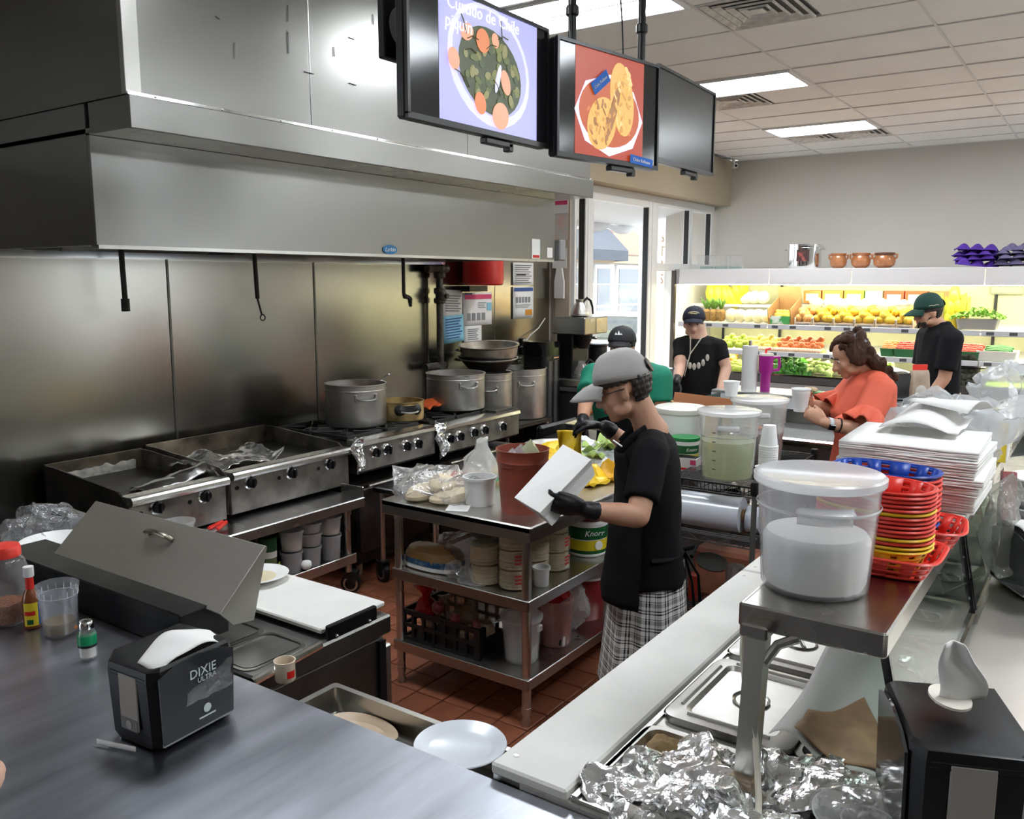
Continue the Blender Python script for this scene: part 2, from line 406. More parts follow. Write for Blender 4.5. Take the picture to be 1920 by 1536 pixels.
# outer walls that the frame never shows (the steel reflects them)
g = G(); g.box((3.2, -6.85, 3.1), (17, .15, .66)); g.box((3.2, -6.85, .2), (17, .15, .4))
g.box((1.6, -6.85, 1.6), (14, .15, 2.4)); g.box((9.75, -6.85, .7), (2.3, .15, .6)); g.box((11.05, -6.85, 1.6), (.3, .15, 2.4))
struct('wall_front', g, TANW)
g = G(); g.box((3.2, -3.6, -.004), (16.6, 6.5, .008)); struct('floor_bounce', g, M('pale bounce floor', (.42,.40,.37), .4))  # unseen floor laid pale to bounce more light up to the ceiling
g = G(); g.box((-5.3, -.8, 1.7), (.15, 12, 3.42)); struct('wall_left', g, M('dark brown wall', (.10,.075,.06), .8))
def window(nm, x0, x1, z0, z1, rail=None, fr=.035):
    t = bpy.data.objects.new(nm, None); COL.objects.link(t); t['kind'] = 'structure'; t.location = (x0, YW, 0)
    w = x1-x0; g = G()
    for x in (fr/2, w-fr/2): g.box((x, 0, (z0+z1)/2), (fr, .09, z1-z0), bev=.004)
    for z in (z0+fr/2, z1-fr/2): g.box((w/2, 0, z), (w-2*fr, .09, fr), bev=.004)
    if rail: g.box((w/2, 0, rail), (w-2*fr, .09, .09), bev=.004)
    obj('window_frame', g, WHF, t)
    g = G()
    for x in (fr, w-fr): g.box((x, .0, (z0+z1)/2), (.014, .06, z1-z0-2*fr))
    obj('gasket', g, BLACK, t, sm=0)
    g = G()
    g.box((w/2, 0, (z0+z1)/2), (w-2*fr, .006, z1-z0-2*fr)); obj('pane', g, GLASS, t, sm=0)
    return t
window('window_1', 7.55, 7.80, .1, 2.78)
window('door_1', 7.86, 9.29, .06, 2.78, fr=.07)
window('window_2', 9.42, 10.40, .1, 2.78, rail=2.04)
window('window_3', 10.42, 11.1, .1, 2.78, rail=2.04)
g = G(); g.box((9.355, YW, 1.42), (.12, .1, 2.72), bev=.006); g.box((7.83, YW, 1.42), (.05, .1, 2.72), bev=.006); struct('trim_4', g, WHF)
# ---- outside ----
g = G(); g.box((20, 20, -.3), (80, 30.5, .2)); struct('ground_outside', g, M('pale asphalt', (.35,.34,.33), .9, var=.1, vsc=2))
EXTW = M('white stucco', (.8,.79,.76), .9); EXB = M('tan fascia board', (.55,.42,.28), .8); SAL = M('salmon panel', (.62,.36,.27), .8)
AWN = M('slate awning cloth', (.09,.105,.13), .8); SHOPG = M('reflecting shop window', (.22,.25,.28), .1, .3)
t = thing('shop_building', 'pale shop across the street with slate awning and big windows, seen through the door', 'building', (0, 0, -.2))
Yb = 15.
g = G(); g.box((31, Yb+2.5, 1.95), (30, 5, 3.9)); obj('wall', g, EXTW, t, sm=0)
g = G(); g.add([(18, 15, 3.75), (26.2, 15, 3.75), (27.0, 13.9, 3.05), (18, 13.9, 3.05), (18, 13.9, 2.7), (27.0, 13.9, 2.7), (27.6, 15, 2.7), (27.6, 15, 3.85)], [(0,1,2,3),(3,2,5,4),(2,7,6,5),(1,7,2)]); obj('awning', g, AWN, t, sm=0)
g = G(); g.box((30.0, 14.93, 3.45), (4.6, .12, .95)); obj('fascia_panel', g, SAL, t, sm=0)
g = G(); g.box((28, 14.8, 2.78), (20, .3, .26)); obj('fascia_board', g, EXB, t, sm=0)
for x0, x1 in ((21.5, 23.9), (24.2, 26.2), (26.5, 27.7), (28.1, 31.2)):
    g = G(); g.box(((x0+x1)/2, 14.95, 1.5), (x1-x0, .08, 2.2)); f = obj('window', g, WHF, t, sm=0)
    g = G(); g.box(((x0+x1)/2, 14.9, 1.5), (x1-x0-.3, .03, 1.9)); obj('pane', g, SHOPG, f, sm=0)
    g = G(); g.box(((x0+x1)/2, 14.87, 1.15), (x1-x0-.2, .02, .09)); obj('rail', g, WHF, f, sm=0)
BROWN = M('brown sign paint', (.35,.2,.08), .8)
t2 = thing('wall_sign', 'column of brown capital letters painted on a white post outside the window', 'sign', (12.3, 5.9, -.2))
g = G(); g.box((0, 0, 1.6), (.5, .25, 3.2)); obj('post', g, EXTW, t2, sm=0)
for k, ch in enumerate('STAS'):
    text(ch, .21, BROWN, frame((.02, -.13, 2.72-k*.21), (-.35, -1, 0), (1, -.35, 0)), t2)
t = thing('canopy', 'white scalloped shop canopy hanging outside above the glass door', 'awning', (0, 0, 0))
CAN = M('white canopy cloth', (.72,.73,.74), .8)
g = G(); g.add([(5.5, 4.75, 2.86), (12.9, 4.75, 2.86), (12.9, 5.7, 2.64), (5.5, 5.7, 2.64)], [(0,1,2,3)]); obj('canopy_sheet', g, CAN, t, sm=0, solid=.01)
g = G()
def sc(u, v):
    x = 5.5+7.4*u; return (x, 5.7+.01*math.sin(x*9), 2.64-v*(.06+.07*abs(math.sin(x*4.2))))
g.grid(sc, 120, 2); obj('valance', g, CAN, t, solid=.006)
# parked car, white, partly seen through the glass door
t = thing('car', 'white parked car seen through the glass door', 'car', (14.6, 7.7, -.2), rad(6))
CARP = M('white car paint', (.75,.75,.74), .15, coat=.5); CG = M('car glass', (.05,.06,.06), .05)
g = G(); prof = [(-2.2,.35),(-2.2,.75),(-1.9,.92),(-1.0,1.0),(-.35,1.42),(.9,1.46),(1.6,1.08),(2.1,1.0),(2.2,.7),(2.2,.35)]
g.loft([[(x, -.86, z) for x, z in prof], [(x*.99, -.9, z*.98 if z < 1.05 else z) for x, z in prof], [(x*.99, .9, z*.98 if z < 1.05 else z) for x, z in prof], [(x, .86, z) for x, z in prof]]); obj('car_body', g, CARP, t)
g = G(); g.add([(-.95, -.7, 1.04), (-.95, .7, 1.04), (-.38, .62, 1.4), (-.38, -.62, 1.4)], [(0,1,2,3)]); g.v = [(x-.02, y, z+.02) for x, y, z in g.v]; obj('windscreen', g, CG, t, sm=0, solid=.01)
for s_ in (-1, 1):
    g = G(); g.prism([(-.75, 1.04), (1.35, 1.06), (.85, 1.38), (-.3, 1.36)], -.006, .006, Matrix.Rotation(pi/2, 3, 'X')); o = obj('side_window', g, CG, t, (0, s_*.905, 0), sm=0)
for x in (-1.4, 1.4):
    for s_ in (-1, 1):
        g = G(); g.cyl((x, s_*.74, .33), (x, s_*.92, .33), .33, n=20); o = obj('wheel', g, BLACK, t)
        g = G(); g.cyl((x, s_*.9, .33), (x, s_*.93, .33), .19, n=16); obj('hub_cap', g, ALU, o)

# ================= exhaust hood =================
hd = thing('exhaust_hood', 'long stainless exhaust hood hanging over the griddles and ranges', 'hood', (0, 0, 0))
X0, X1, YF, ZB, ZT = 2.07, 5.76, 3.60, 2.042, 2.50
g = G(); g.box(((X0+X1)/2, YF+.012, (ZB+ZT)/2), (X1-X0, .024, ZT-ZB), bev=.003)
def dent(g, amp, sc):
    pass
obj('front_panel', g, HOODM, hd)
g = G(); g.box(((X0+X1)/2, YF+.03, ZB-.004), (X1-X0-.02, .06, .018)); obj('gutter_lip', g, STEEL, hd, sm=0)
for nm, x in (('end_panel', X0+.012), ('end_panel', X1-.012)):
    g = G(); g.box((x, (YF+YC)/2+.008, (ZB+2.625)/2), (.024, YC-YF-.03, 2.625-ZB)); obj(nm, g, HOODM, hd)
g = G(); g.box(((X0+X1)/2, 4.02, ZT+.014), (X1-X0, 1.41, .02)); obj('underside', g, HOODM, hd, sm=0)
g = G(); g.add([(X0+.03, 4.7, 2.03), (X1-.03, 4.7, 2.03), (X1-.03, 4.25, 2.46), (X0+.03, 4.25, 2.46)], [(0,1,2,3)]); obj('filter_bank', g, STEEL, hd, sm=0, solid=.02)
g = G(); g.box(((X0+X1)/2, 4.70, 2.04), (X1-X0-.06, .07, .05)); obj('grease_trough', g, CHROME, hd, sm=0)
# fascia ledge that juts out in front
g = G(); g.box(((X0+5.8)/2, 3.30, 2.562), (5.8-X0, .022, .128), bev=.002); obj('fascia', g, HOODM, hd)
g = G(); g.box(((X0+5.8)/2, 3.455, 2.505), (5.8-X0-.004, .29, .012)); obj('ledge_underside', g, STEELX, hd, sm=0)
g = G(); g.box((X0+.011, 3.447, 2.562), (.022, .286, .125)); obj('fascia_end', g, HOODM, hd)
g = G(); g.box((5.789, 3.447, 2.562), (.022, .286, .125)); obj('fascia_end', g, HOODM, hd)
# enclosure panels up to the ceiling
ex = [2.135, 3.05, 4.3, 5.8]
for i in range(3):
    g = G(); g.box(((ex[i]+ex[i+1])/2, 3.325, 3.02), (ex[i+1]-ex[i]-.003, .018, .78), bev=.002); obj('enclosure_panel', g, HOODM, hd)
g = G(); g.box((X0+.03, 3.318, 3.02), (.07, .03, .78), bev=.002); obj('corner_angle', g, STEELX, hd)
g = G(); g.box((X0+.012, 4.04, 3.02), (.02, 1.4, .78), bev=.002); obj('enclosure_end', g, HOODM, hd)
g = G(); g.box((5.79, 4.04, 3.02), (.02, 1.4, .78), bev=.002); obj('enclosure_end', g, HOODM, hd)
g = G(); g.box(((X0+5.8)/2, 3.305, 2.634), (5.8-X0, .02, .012)); obj('trim_strip', g, CHROME, hd, sm=0)
for i in range(12):
    g = G(); g.ball((X0+.12+i*.325, 3.296, 2.634), .006, 8, 5); obj('rivet', g, CHROME, hd)
STREAK = M('dark scratch', (.03,.03,.03), .6)
for (p, q) in (((2.515,3.312,3.026), (2.536,3.312,3.018)), ((2.610,3.312,2.936), (2.606,3.312,2.868)), ((2.918,3.312,3.049), (2.917,3.312,2.953)), ((3.210,3.312,3.043), (3.212,3.312,2.998)), ((3.316,3.312,3.111), (3.353,3.312,3.109)), ((3.009,3.312,2.889), (3.070,3.312,2.888)), ((3.311,3.312,2.888), (3.360,3.312,2.886)), ((2.924,3.312,3.169), (2.920,3.312,3.097)), ((3.494,3.312,3.263), (3.497,3.312,3.213))):
    g = G(); g.cyl(p, q, .0022, n=5); obj('scratch', g, STREAK, hd)
# maker's badge and stickers at the lower edge
BADGE = M('blue badge enamel', (.01,.16,.36), .3)
bx = (3.896,3.597,2.073); g = G(); g.prism(ell(.062, .028, 28), 0, .004); o = obj('badge', g, BADGE, hd); o.matrix_basis = frame((bx[0], 3.598, bx[2]), (0, -1, 0), (1, 0, 0))
text('Captive', .034, WHITE, frame((0, 0, .0045), (0, 0, 1), (1, 0, 0)), o, shear=.3) if False else text('Larkin', .036, WHITE, frame((0, 0, .0045), (0, 0, 1), (1, 0, 0)), o, shear=.3)
sx = (5.490,3.597,2.121); g = G(); g.box((sx[0], 3.598, sx[2]), (.11, .002, .145)); o = obj('sticker', g, WHITE, hd, sm=0)
g = G(); g.box((sx[0], 3.596, sx[2]-.055), (.085, .002, .02)); obj('sticker_band', g, RED, o, sm=0)
sx = (5.683,3.597,2.098); g = G(); g.box((sx[0], 3.598, sx[2]), (.075, .002, .075)); obj('sticker', g, WHITE, hd, sm=0)
g = G(); g.box((5.83, 3.62, 2.12), (.09, .1, .16), bev=.008); obj('switch_box', g, M('grey box', (.25,.25,.25), .5), hd)
# fire-suppression pipework with three drops
g = G(); g.tube([(2.75, 3.86, 2.065), (4.9, 3.9, 2.065)], .013, 8); obj('suppression_pipe', g, IRON, hd)
n1 = (2.361,3.900,1.756); n2 = (3.138,3.900,1.792); n3 = (4.350,3.900,1.805)
g = G(); g.tube([(n1[0], 3.9, 2.09), (n1[0]+.005, 3.9, n1[2]+.03)], .013, 8); g.tube([(n1[0]+.005, 3.9, n1[2]+.05), (n1[0]+.005, 3.9, n1[2]-.01)], .02, 8); obj('nozzle_drop', g, IRON, hd)
g = G(); g.tube([(n2[0], 3.9, 2.08), (n2[0]+.01, 3.9, n2[2])], .012, 8); g.tube([(n2[0]+.01, 3.9, n2[2]), (n2[0]+.035, 3.9, n2[2]-.09)], .006, 6)
g.tube([(n2[0]+.04+.016*math.cos(t/3), 3.9, n2[2]-.105+.016*math.sin(t/3)) for t in range(20)], .004, 6); obj('nozzle_drop', g, IRON, hd)
g = G(); g.tube([(n3[0], 3.9, 2.08), (n3[0], 3.9, n3[2]), (n3[0]+.01, 3.9, n3[2]-.02), (n3[0]+.055, 3.9, n3[2]-.03), (n3[0]+.06, 3.9, n3[2]-.035), (n3[0]+.065, 3.9, n3[2]-.09)], [.012, .012, .018, .014, .018, .011], 8); obj('nozzle_drop', g, IRON, hd)
lx = (4.649,4.000,2.014); g = G(); g.lathe([(.05, .03), (.055, 0), (.04, -.015), (.0, -.02)], (5.0, 4.0, 2.07), 16); obj('lamp_jar', g, MILKY, hd)
# red suppression cylinder hanging at the wall end
c = (6.107,4.620,1.845); t = thing('fire_cylinder', 'red fire-suppression cylinder under the end of the hood', 'cylinder', (c[0], 4.55, c[2]))
g = G(); g.lathe([(.0, 0), (.16, .0), (.175, .012), (.18, .06), (.178, .30), (.15, .4), (.05, .45), (.0, .455)], (0, 0, 0), 24); obj('tank', g, RED, t)
g = G(); g.lathe([(.183, .045), (.183, .055)], (0, 0, 0), 24, cap0=False, cap1=False); obj('seam_ring', g, RED, t)
g = G(); g.box((0, .1, -.03), (.26, .1, .05)); obj('bracket', g, BLACK, t, sm=0)
# gas pipe with tap and joints, on the wall right of the ranges
PIPE = M('grimy pipe', (.11,.10,.08), .55, .5, var=.5, vsc=14, bump=.3, bsc=50)
gx = (5.644,4.660,1.913)[0]
t = thing('gas_pipe', 'grimy upright gas pipe with valve beside the posters', 'pipe', (gx, 4.66, 0))
g = G(); g.tube([(0, 0, .7), (0, 0, 2.02)], .03, 12); obj('riser', g, PIPE, t)
g = G(); g.tube([(-.16, 0, 1.985), (.1, 0, 1.985)], .032, 10); obj('elbow', g, PIPE, t)
for z in (1.99, 1.93, 1.80, 1.72): g = G(); g.lathe([(.042, -.025), (.052, -.015), (.052, .015), (.042, .025)], (0, 0, z), 10); obj('joint_collar', g, PIPE, t)
g = G(); g.ball((0, -.02, 1.76), (.055, .05, .06), 12, 8); g.cyl((0, -.02, 1.76), (.0, -.09, 1.76), .02); obj('valve', g, PIPE, t)
g = G(); g.tube([(-.2, 0, 1.17), (.06, 0, 1.17)], .034, 10); g.lathe([(.048, -.03), (.05, .03)], (0, 0, 1.17), 10); obj('tee_joint', g, PIPE, t)
# posters taped to the steel
INK = M('grey print', (.25,.25,.26), .8); PINK = M('pink print', (.65,.06,.16), .7); LBL = M('light blue paper', (.25,.55,.68), .8); BLP = M('blue print', (.04,.09,.28), .7); ORP = M('orange print', (.62,.25,.02), .7)
def poster(label, p0, p1, mat, bits, y=4.735, tilt=0):
    # p0 top-left, p1 bottom-right in the wall plane; bits: (u0,v0,u1,v1,mat)
    w = p1[0]-p0[0]; h = p0[2]-p1[2]
    t = thing('poster', label, 'poster', (p0[0], y, p0[2])); t.rotation_euler = (0, tilt, 0)
    g = G()
    def sh(u, v): return (u*w, -.004*math.sin(u*3.1)*v, -v*h)
    g.grid(sh, 4, 4); obj('sheet', g, mat, t, solid=.001)
    for (a, b, c_, d, m) in bits:
        g = G(); g.box(((a+c_)/2*w, -.0055, -(b+d)/2*h), ((c_-a)*w, .001, (d-b)*h)); obj('print', g, m, t, sm=0)
    return t
ln = lambda a, c, v0, v1, n, m=None: [(a, v0+(v1-v0)*i/n, c-.25*(c-a)*((i*37) % 5)/5, v0+(v1-v0)*(i+.45)/n, m or INK) for i in range(n)]
poster('white notice taped left of the health poster, beside the gas pipe', (5.782,4.740,1.810), (6.052,4.740,1.578), WPAPER, ln(.1, .9, .2, .85, 7), tilt=.04)
poster('white poster with a pink banner and small drawings', (6.055,4.740,1.779), (6.483,4.740,1.485), WPAPER, [(.05,.06,.98,.2,PINK),(.05,.02,.3,.06,BLP),(.82,.32,.98,.56,LBL)]+[(.12+.17*i,.62,.24+.17*i,.85,INK) for i in range(4)]+ln(.5, .78, .3, .5, 4))
poster('light blue notice taped under the white notices', (5.771,4.735,1.579), (6.050,4.735,1.343), LBL, ln(.08, .9, .1, .9, 8, BLP), y=4.73, tilt=-.05)
poster('small white notice taped below the pink-banner poster', (6.067,4.735,1.493), (6.326,4.735,1.312), WPAPER, ln(.2, .8, .2, .8, 6))
poster('white price sheet with bold lines high on the end wall', (6.829,4.740,2.055), (7.179,4.740,1.838), WPAPER, ln(.08, .9, .1, .95, 9)+[(.15,.5,.6,.56,M('black ink', (.03,.03,.03), .7))])
poster('white health poster with blue heading and orange square', (6.829,4.740,1.825), (7.181,4.740,1.518), WPAPER, [(.04,.03,.96,.14,BLP),(.58,.72,.92,.9,ORP)]+[(.12+.15*i,.32,.22+.15*i,.5,INK) for i in range(6)][:5]+ln(.1, .85, .56, .68, 3))
# light switch cord and outlet
t = thing('outlet_plug', 'white plug and cord in the wall outlet right of the posters', 'plug', (0, 0, 0)); o = (7.007,4.730,1.245)
g = G(); g.box((o[0], 4.735, o[2]), (.07, .02, .16), bev=.006); obj('outlet_plate', g, BLACK, t)
g = G(); g.box((o[0], 4.71, o[2]+.04), (.045, .05, .07), bev=.01); obj('plug', g, WHITE, t)
q = [(6.962,4.700,1.301), (7.099,4.710,1.355), (7.258,4.720,1.415), (7.375,4.720,1.507)]; g = G(); g.tube([(o[0], 4.69, o[2]+.07)]+q[1:], .006, 6); obj('cord', g, WHITE, t)
t = thing('paper_bag', 'white paper bag hanging on the tan wall by the window', 'bag', (0, 0, 0))
a = (7.520,4.663,2.006); b = (7.520,4.647,1.702)
g = G(); g.prism([(-.03, .0), (.03, 0), (.055, -.13), (.055, -.30), (-.055, -.30), (-.055, -.13)], -.012, .012); o = obj('bag_body', g, WPAPER, t, sm=0); o.matrix_basis = frame((7.5, 4.63, a[2]), (-1, 0, 0), (0, -1, 0))
t = thing('notice_roll', 'white menus pinned to the tan wall above the paper bag', 'paper', (0, 0, 0))
for k, (pa, pb, m) in enumerate((((7.520,4.682,2.680), (7.520,4.556,2.544), WPAPER), ((7.500,4.674,2.537), (7.500,4.553,2.283), M('faded poster', (.55,.62,.58), .8, col2=(.72,.5,.45), vsc=12)), ((7.480,4.703,2.202), (7.480,4.488,2.005), WPAPER))):
    g = G(); g.box((7.517-.006*k, 4.63+.002*k, (pa[2]+pb[2])/2), (.003, .17, abs(pa[2]-pb[2]))); o = obj('sheet', g, m, t, sm=0)
    if k == 0: g = G(); g.box((7.514, 4.63, pa[2]-.03), (.003, .15, .04)); obj('print', g, PINK, o, sm=0)

# ================= cook line =================
def knob(parent, x, y, z, r=.032):
    g = G(); g.lathe([(r*1.15, 0), (r*1.2, .006), (r*1.0, .012)], (0, 0, 0), 18); k = obj('bezel', g, CHROME, parent); k.matrix_basis = frame((x, y, z), (0, -1, 0), (1, 0, 0))
    g = G(); g.lathe([(r*.95, .008), (r*.9, .03), (r*.5, .034), (0, .034)], (0, 0, 0), 18); g.box((0, 0, .036), (r*.35, r*1.7, .018), bev=.004)
    obj('knob_grip', g, BLACKG, k); return k
def stainF(nm, c): return M(nm, c, .35, .9, var=.35, vsc=9, bump=.1, bsc=20, bst=(1,1,12), rvar=.1)
FRONT = stainF('stained steel front', (.36,.335,.30))
RUST = M('greasy brown side', (.10,.075,.04), .6, .4, var=.6, vsc=14, vst=(1,1,.2), bump=.3, bsc=30)
def griddle(nm, label, x0, x1, top, knobs, y0=3.83, y1=4.62):
    t = thing(nm, label, 'griddle', (0, 0, 0)); w = x1-x0; cx = (x0+x1)/2
    g = G(); g.box((cx, y0+.03, top-.165), (w-.012, .03, .19), bev=.004); f = obj('control_panel', g, FRONT, t)
    g = G(); g.tube([(x0+.004, y0+.0, top-.045), (x1-.004, y0+.0, top-.045)], .024, 10); g.box((cx, y0+.045, top-.03), (w-.01, .08, .012)); obj('front_rail', g, STEELX, t)
    g = G(); g.box((cx, (y0+y1)/2+.02, top-.075), (w-.02, y1-y0-.06, .025)); obj('cooking_plate', g, GRIDDLE, t, sm=0)
    for x in (x0+.006, x1-.006):
        g = G(); g.prism([(y0+.02, top-.06), (y0+.1, top-.005), (y1-.1, top+.04), (y1, top+.04), (y1, top-.26), (y0+.05, top-.26)], -.005, .005, Matrix(((0,0,1),(1,0,0),(0,1,0)))); g.v = [(p[0]+x, p[1], p[2]) for p in g.v]
        obj('side_splash', g, GRIME if x < cx and x0 < 2.5 else M('smeared steel', (.22,.2,.17), .4, .8, var=.5, vsc=8), t, sm=0)
    g = G(); g.box((cx, y1-.004, top-.05), (w-.01, .012, .19)); obj('back_splash', g, M('smeared splash', (.20,.165,.12), .35, .8, var=.6, vsc=6), t, sm=0)
    g = G(); g.box((cx, (y0+y1)/2+.03, top-.17), (w-.03, y1-y0-.09, .16)); obj('body', g, RUST, t, sm=0)
    for x in (x0+.05, x1-.05):
        for y in (y0+.1, y1-.08): g = G(); g.cyl((x, y, .605), (x, y, top-.24), .018, .024); obj('foot', g, GRIME, t)
    for kx, kz in knobs: knob(f, kx, y0+.014, kz)
    for kx, kz in knobs: g = G(); g.cyl((kx-.085, y0+.012, kz-.015), (kx-.085, y0+.016, kz-.015), .012); obj('hole', g, BLACK, f)
    return t
griddle('griddle', 'left grimy griddle with white-streaked plate and two knobs', 2.275, 2.845, .875, [(2.425, .775), (2.70, .775)])
griddle('griddle', 'right wider griddle with crumpled foil and three knobs', 2.865, 3.755, .89, [(2.995, .79), (3.285, .79), (3.585, .79)])
# burnt white crust on the back of the left griddle
g = G(); g.grid(lambda u, v: (2.33+.46*u, 4.605-.002, .80+.085*v*(.75+.25*noise.noise(V((u*9, 0, 1))))), 30, 4); g.grid(lambda u, v: (2.33+.46*u, 4.60-.05*v, .80+.003), 12, 2)
o = obj('crust_streak', g, M('burnt white crust', (.45,.43,.38), .8, var=.4, vsc=20), bpy.data.objects['griddle'], solid=.004)
def foilsheet(nm, label, cat, fn, nu, nv, mat=FOIL, amp=.012, sc=16, seed=1, parent=None):
    g = G(); g.grid(fn, nu, nv); g.wob(amp, sc, seed)
    o = obj(nm, g, mat, parent, sm=18, solid=.0012)
    if not parent: tag(o, label, cat)
    return o
a, b, c, d = (2.92, 4.28), (3.30, 4.22), (3.38, 3.98), (2.90, 4.02)
def fsh(u, v):
    x = 2.82+.56*u; y = 4.32-.32*v
    return (x, y, .855+.075*math.exp(-((u-.3)/.22)**2-((v-.45)/.4)**2)+.05*math.exp(-((u-1)/.08)**2)+.02*math.sin(9*u+3*v))
foilsheet('foil_sheet', 'crumpled foil sheet lying on the right griddle', 'foil', fsh, 34, 20, amp=.022, sc=11)
M('grey foil', (.5,.5,.49), .28, 1, bump=.3, bsc=30)
def fsh2(u, v):
    x = 2.45+.42*u; y = 3.93+.07*u+.2*v*(1-.4*u)
    return (x, y, .822+.04*u+.045*math.sin(pi*v)*(.3+.7*u))
foilsheet('foil_strip', 'grey foil strip folded over the front of the left griddle', 'foil', fsh2, 24, 12, mat=MATS['grey foil'], amp=.014, sc=9, seed=4)
# ---- equipment stand under the griddles ----
st = thing('equipment_stand', 'steel equipment stand on casters carrying both griddles', 'stand', (0, 0, 0))
g = G(); g.box((2.73, 4.12, .590), (1.83, 1.02, .03), bev=.006); obj('upper_shelf', g, DARKST, st)
g = G(); g.box((2.73, 3.615, .575), (1.83, .012, .055), bev=.003); obj('shelf_edge', g, STEELX, st)
g = G(); g.box((3.645, 3.715, .605), (.012, .19, .12), bev=.004); obj('end_lip', g, STEELX, st)
g = G(); g.box((2.73, 4.12, .235), (1.77, .92, .03), bev=.006); obj('lower_shelf', g, DARKST, st)
g = G(); g.box((2.73, 3.665, .225), (1.77, .012, .06), bev=.003); obj('shelf_edge', g, STEELX, st)
def caster(parent, x, y, ang=0):
    g = G(); g.cyl((-.017, 0, .06), (.017, 0, .06), .06, n=22); w = obj('caster_wheel', g, BLACK, parent, (x, y, 0), rz=ang)
    g = G(); g.lathe([(.034, -.02), (.046, -.02), (.046, .02), (.034, .02)], (0, 0, .06), 20, ax=Matrix.Rotation(pi/2, 3, 'Y'), cap0=False, cap1=False); obj('wheel_disc', g, ALU, w)
    g = G(); g.prism([(-.03, .05), (.05, .12), (-.05, .14)], -.026, -.021, Matrix(((0,0,1),(1,0,0),(0,1,0)))); g.prism([(-.03, .05), (.05, .12), (-.05, .14)], .021, .026, Matrix(((0,0,1),(1,0,0),(0,1,0)))); g.box((0, 0, .135), (.06, .08, .01)); obj('caster_fork', g, IRON, w)
for x in (1.90, 3.58):
    for y in (3.70, 4.54):
        g = G(); g.tube([(x, y, .14), (x, y, .58)], .021, 12); g.tube([(x, y, .5), (x, y, .575)], .028, 12); obj('leg', g, STEEL, st); caster(st, x+.02, y, .5)
# ---- ranges ----
GRATE = M('cast iron grate', (.025,.024,.023), .6, .2, bump=.2, bsc=60)
def range_(label, x0, x1, top, knobs, cut=None):
    t = thing('gas_range', label, 'range', (0, 0, 0)); cx = (x0+x1)/2; w = x1-x0
    g = G(); g.box((cx, 4.22, top-.13), (w, .82, .16)); obj('body', g, GRIME, t, sm=0)
    g = G(); g.box((cx, 3.80, top-.115), (w-.004, .024, .16), bev=.004); f = obj('control_panel', g, FRONT, t)
    g = G(); g.prism([(3.775, top-.03), (3.78, top-.008), (3.80, top), (3.90, top), (3.90, top-.035)], x0, x1, Matrix(((0,0,1),(1,0,0),(0,1,0)))); obj('front_ledge', g, STEELX, t, sm=30)
    g = G(); g.box((cx, 4.21, .35), (w-.02, .74, .52)); obj('oven_body', g, GRIME, t, sm=0)
    g = G(); g.box((cx, 3.83, .37), (w-.05, .03, .42), bev=.01); d = obj('oven_door', g, M('sooty oven door', (.06,.055,.05), .4, .7, var=.4, vsc=6), t)
    g = G(); g.tube([(x0+.08, 3.80, .60), (x1-.08, 3.80, .60)], .012, 8); obj('handle', g, STEEL, d)
    for x in (x0+.08, x1-.08): g = G(); g.cyl((x, 3.9, 0), (x, 3.9, .11), .02, .026); obj('leg', g, STEEL, t)
    nx = max(2, round(w/.3))
    for i in range(nx):
        for j in range(2):
            g = G(); bx, by, s_ = x0+(i+.5)*w/nx, 4.08+j*.34, min(w/nx, .34)*.46
            for q in (-1, 1): g.box((bx+q*s_, by, top+.004), (.014, 2*s_, .022)); g.box((bx, by+q*s_, top+.004), (2*s_, .014, .022))
            for k in range(4): a_ = pi/4+k*pi/2; g.cyl((bx+.04*math.cos(a_), by+.04*math.sin(a_), top+.01), (bx+s_*1.3*math.cos(a_), by+s_*1.3*math.sin(a_), top+.01), .007, n=6)
            gr = obj('grate', g, GRATE, t, sm=0)
            g = G(); g.lathe([(.045, -.02), (.045, -.004), (.03, 0), (.0, 0)], (bx, by, top), 16); obj('burner', g, IRON, gr)
    for kx, kz in knobs: knob(f, kx, 3.786, kz)
    return t
r1 = range_('left gas range under the tall dull stockpot', 3.79, 4.52, .90, [(3.92, .812), (4.03, .812), (4.215, .806), (4.33, .803)])
r2 = range_('right gas range at the end of the cook line with five knobs', 4.62, 5.55, .885, [(4.67, .785), (4.785, .785), (4.95, .79), (5.08, .79), (5.31, .782)])
g = G(); g.box((5.42, 4.2, .892), (.24, .74, .02), bev=.004); obj('flat_plate', g, GRIDDLE, r2)
def foilmess(label, p, d, seed, n=14):
    def fn(u, v): return (p[0]+(u-.5)*d[0], p[1]-.03+.02*math.sin(7*u+v*5), p[2]+(.5-v)*d[2])
    return foilsheet('foil_wrap', label, 'foil', fn, n, n*2, amp=.03, sc=14, seed=seed)
foilmess('crumpled foil hanging between the right griddle and left range', (3.77, 3.80, .82), (.09, 0, .22), 3)
foilmess('crumpled foil hanging between the two ranges', (4.56, 3.79, .80), (.09, 0, .25), 6)
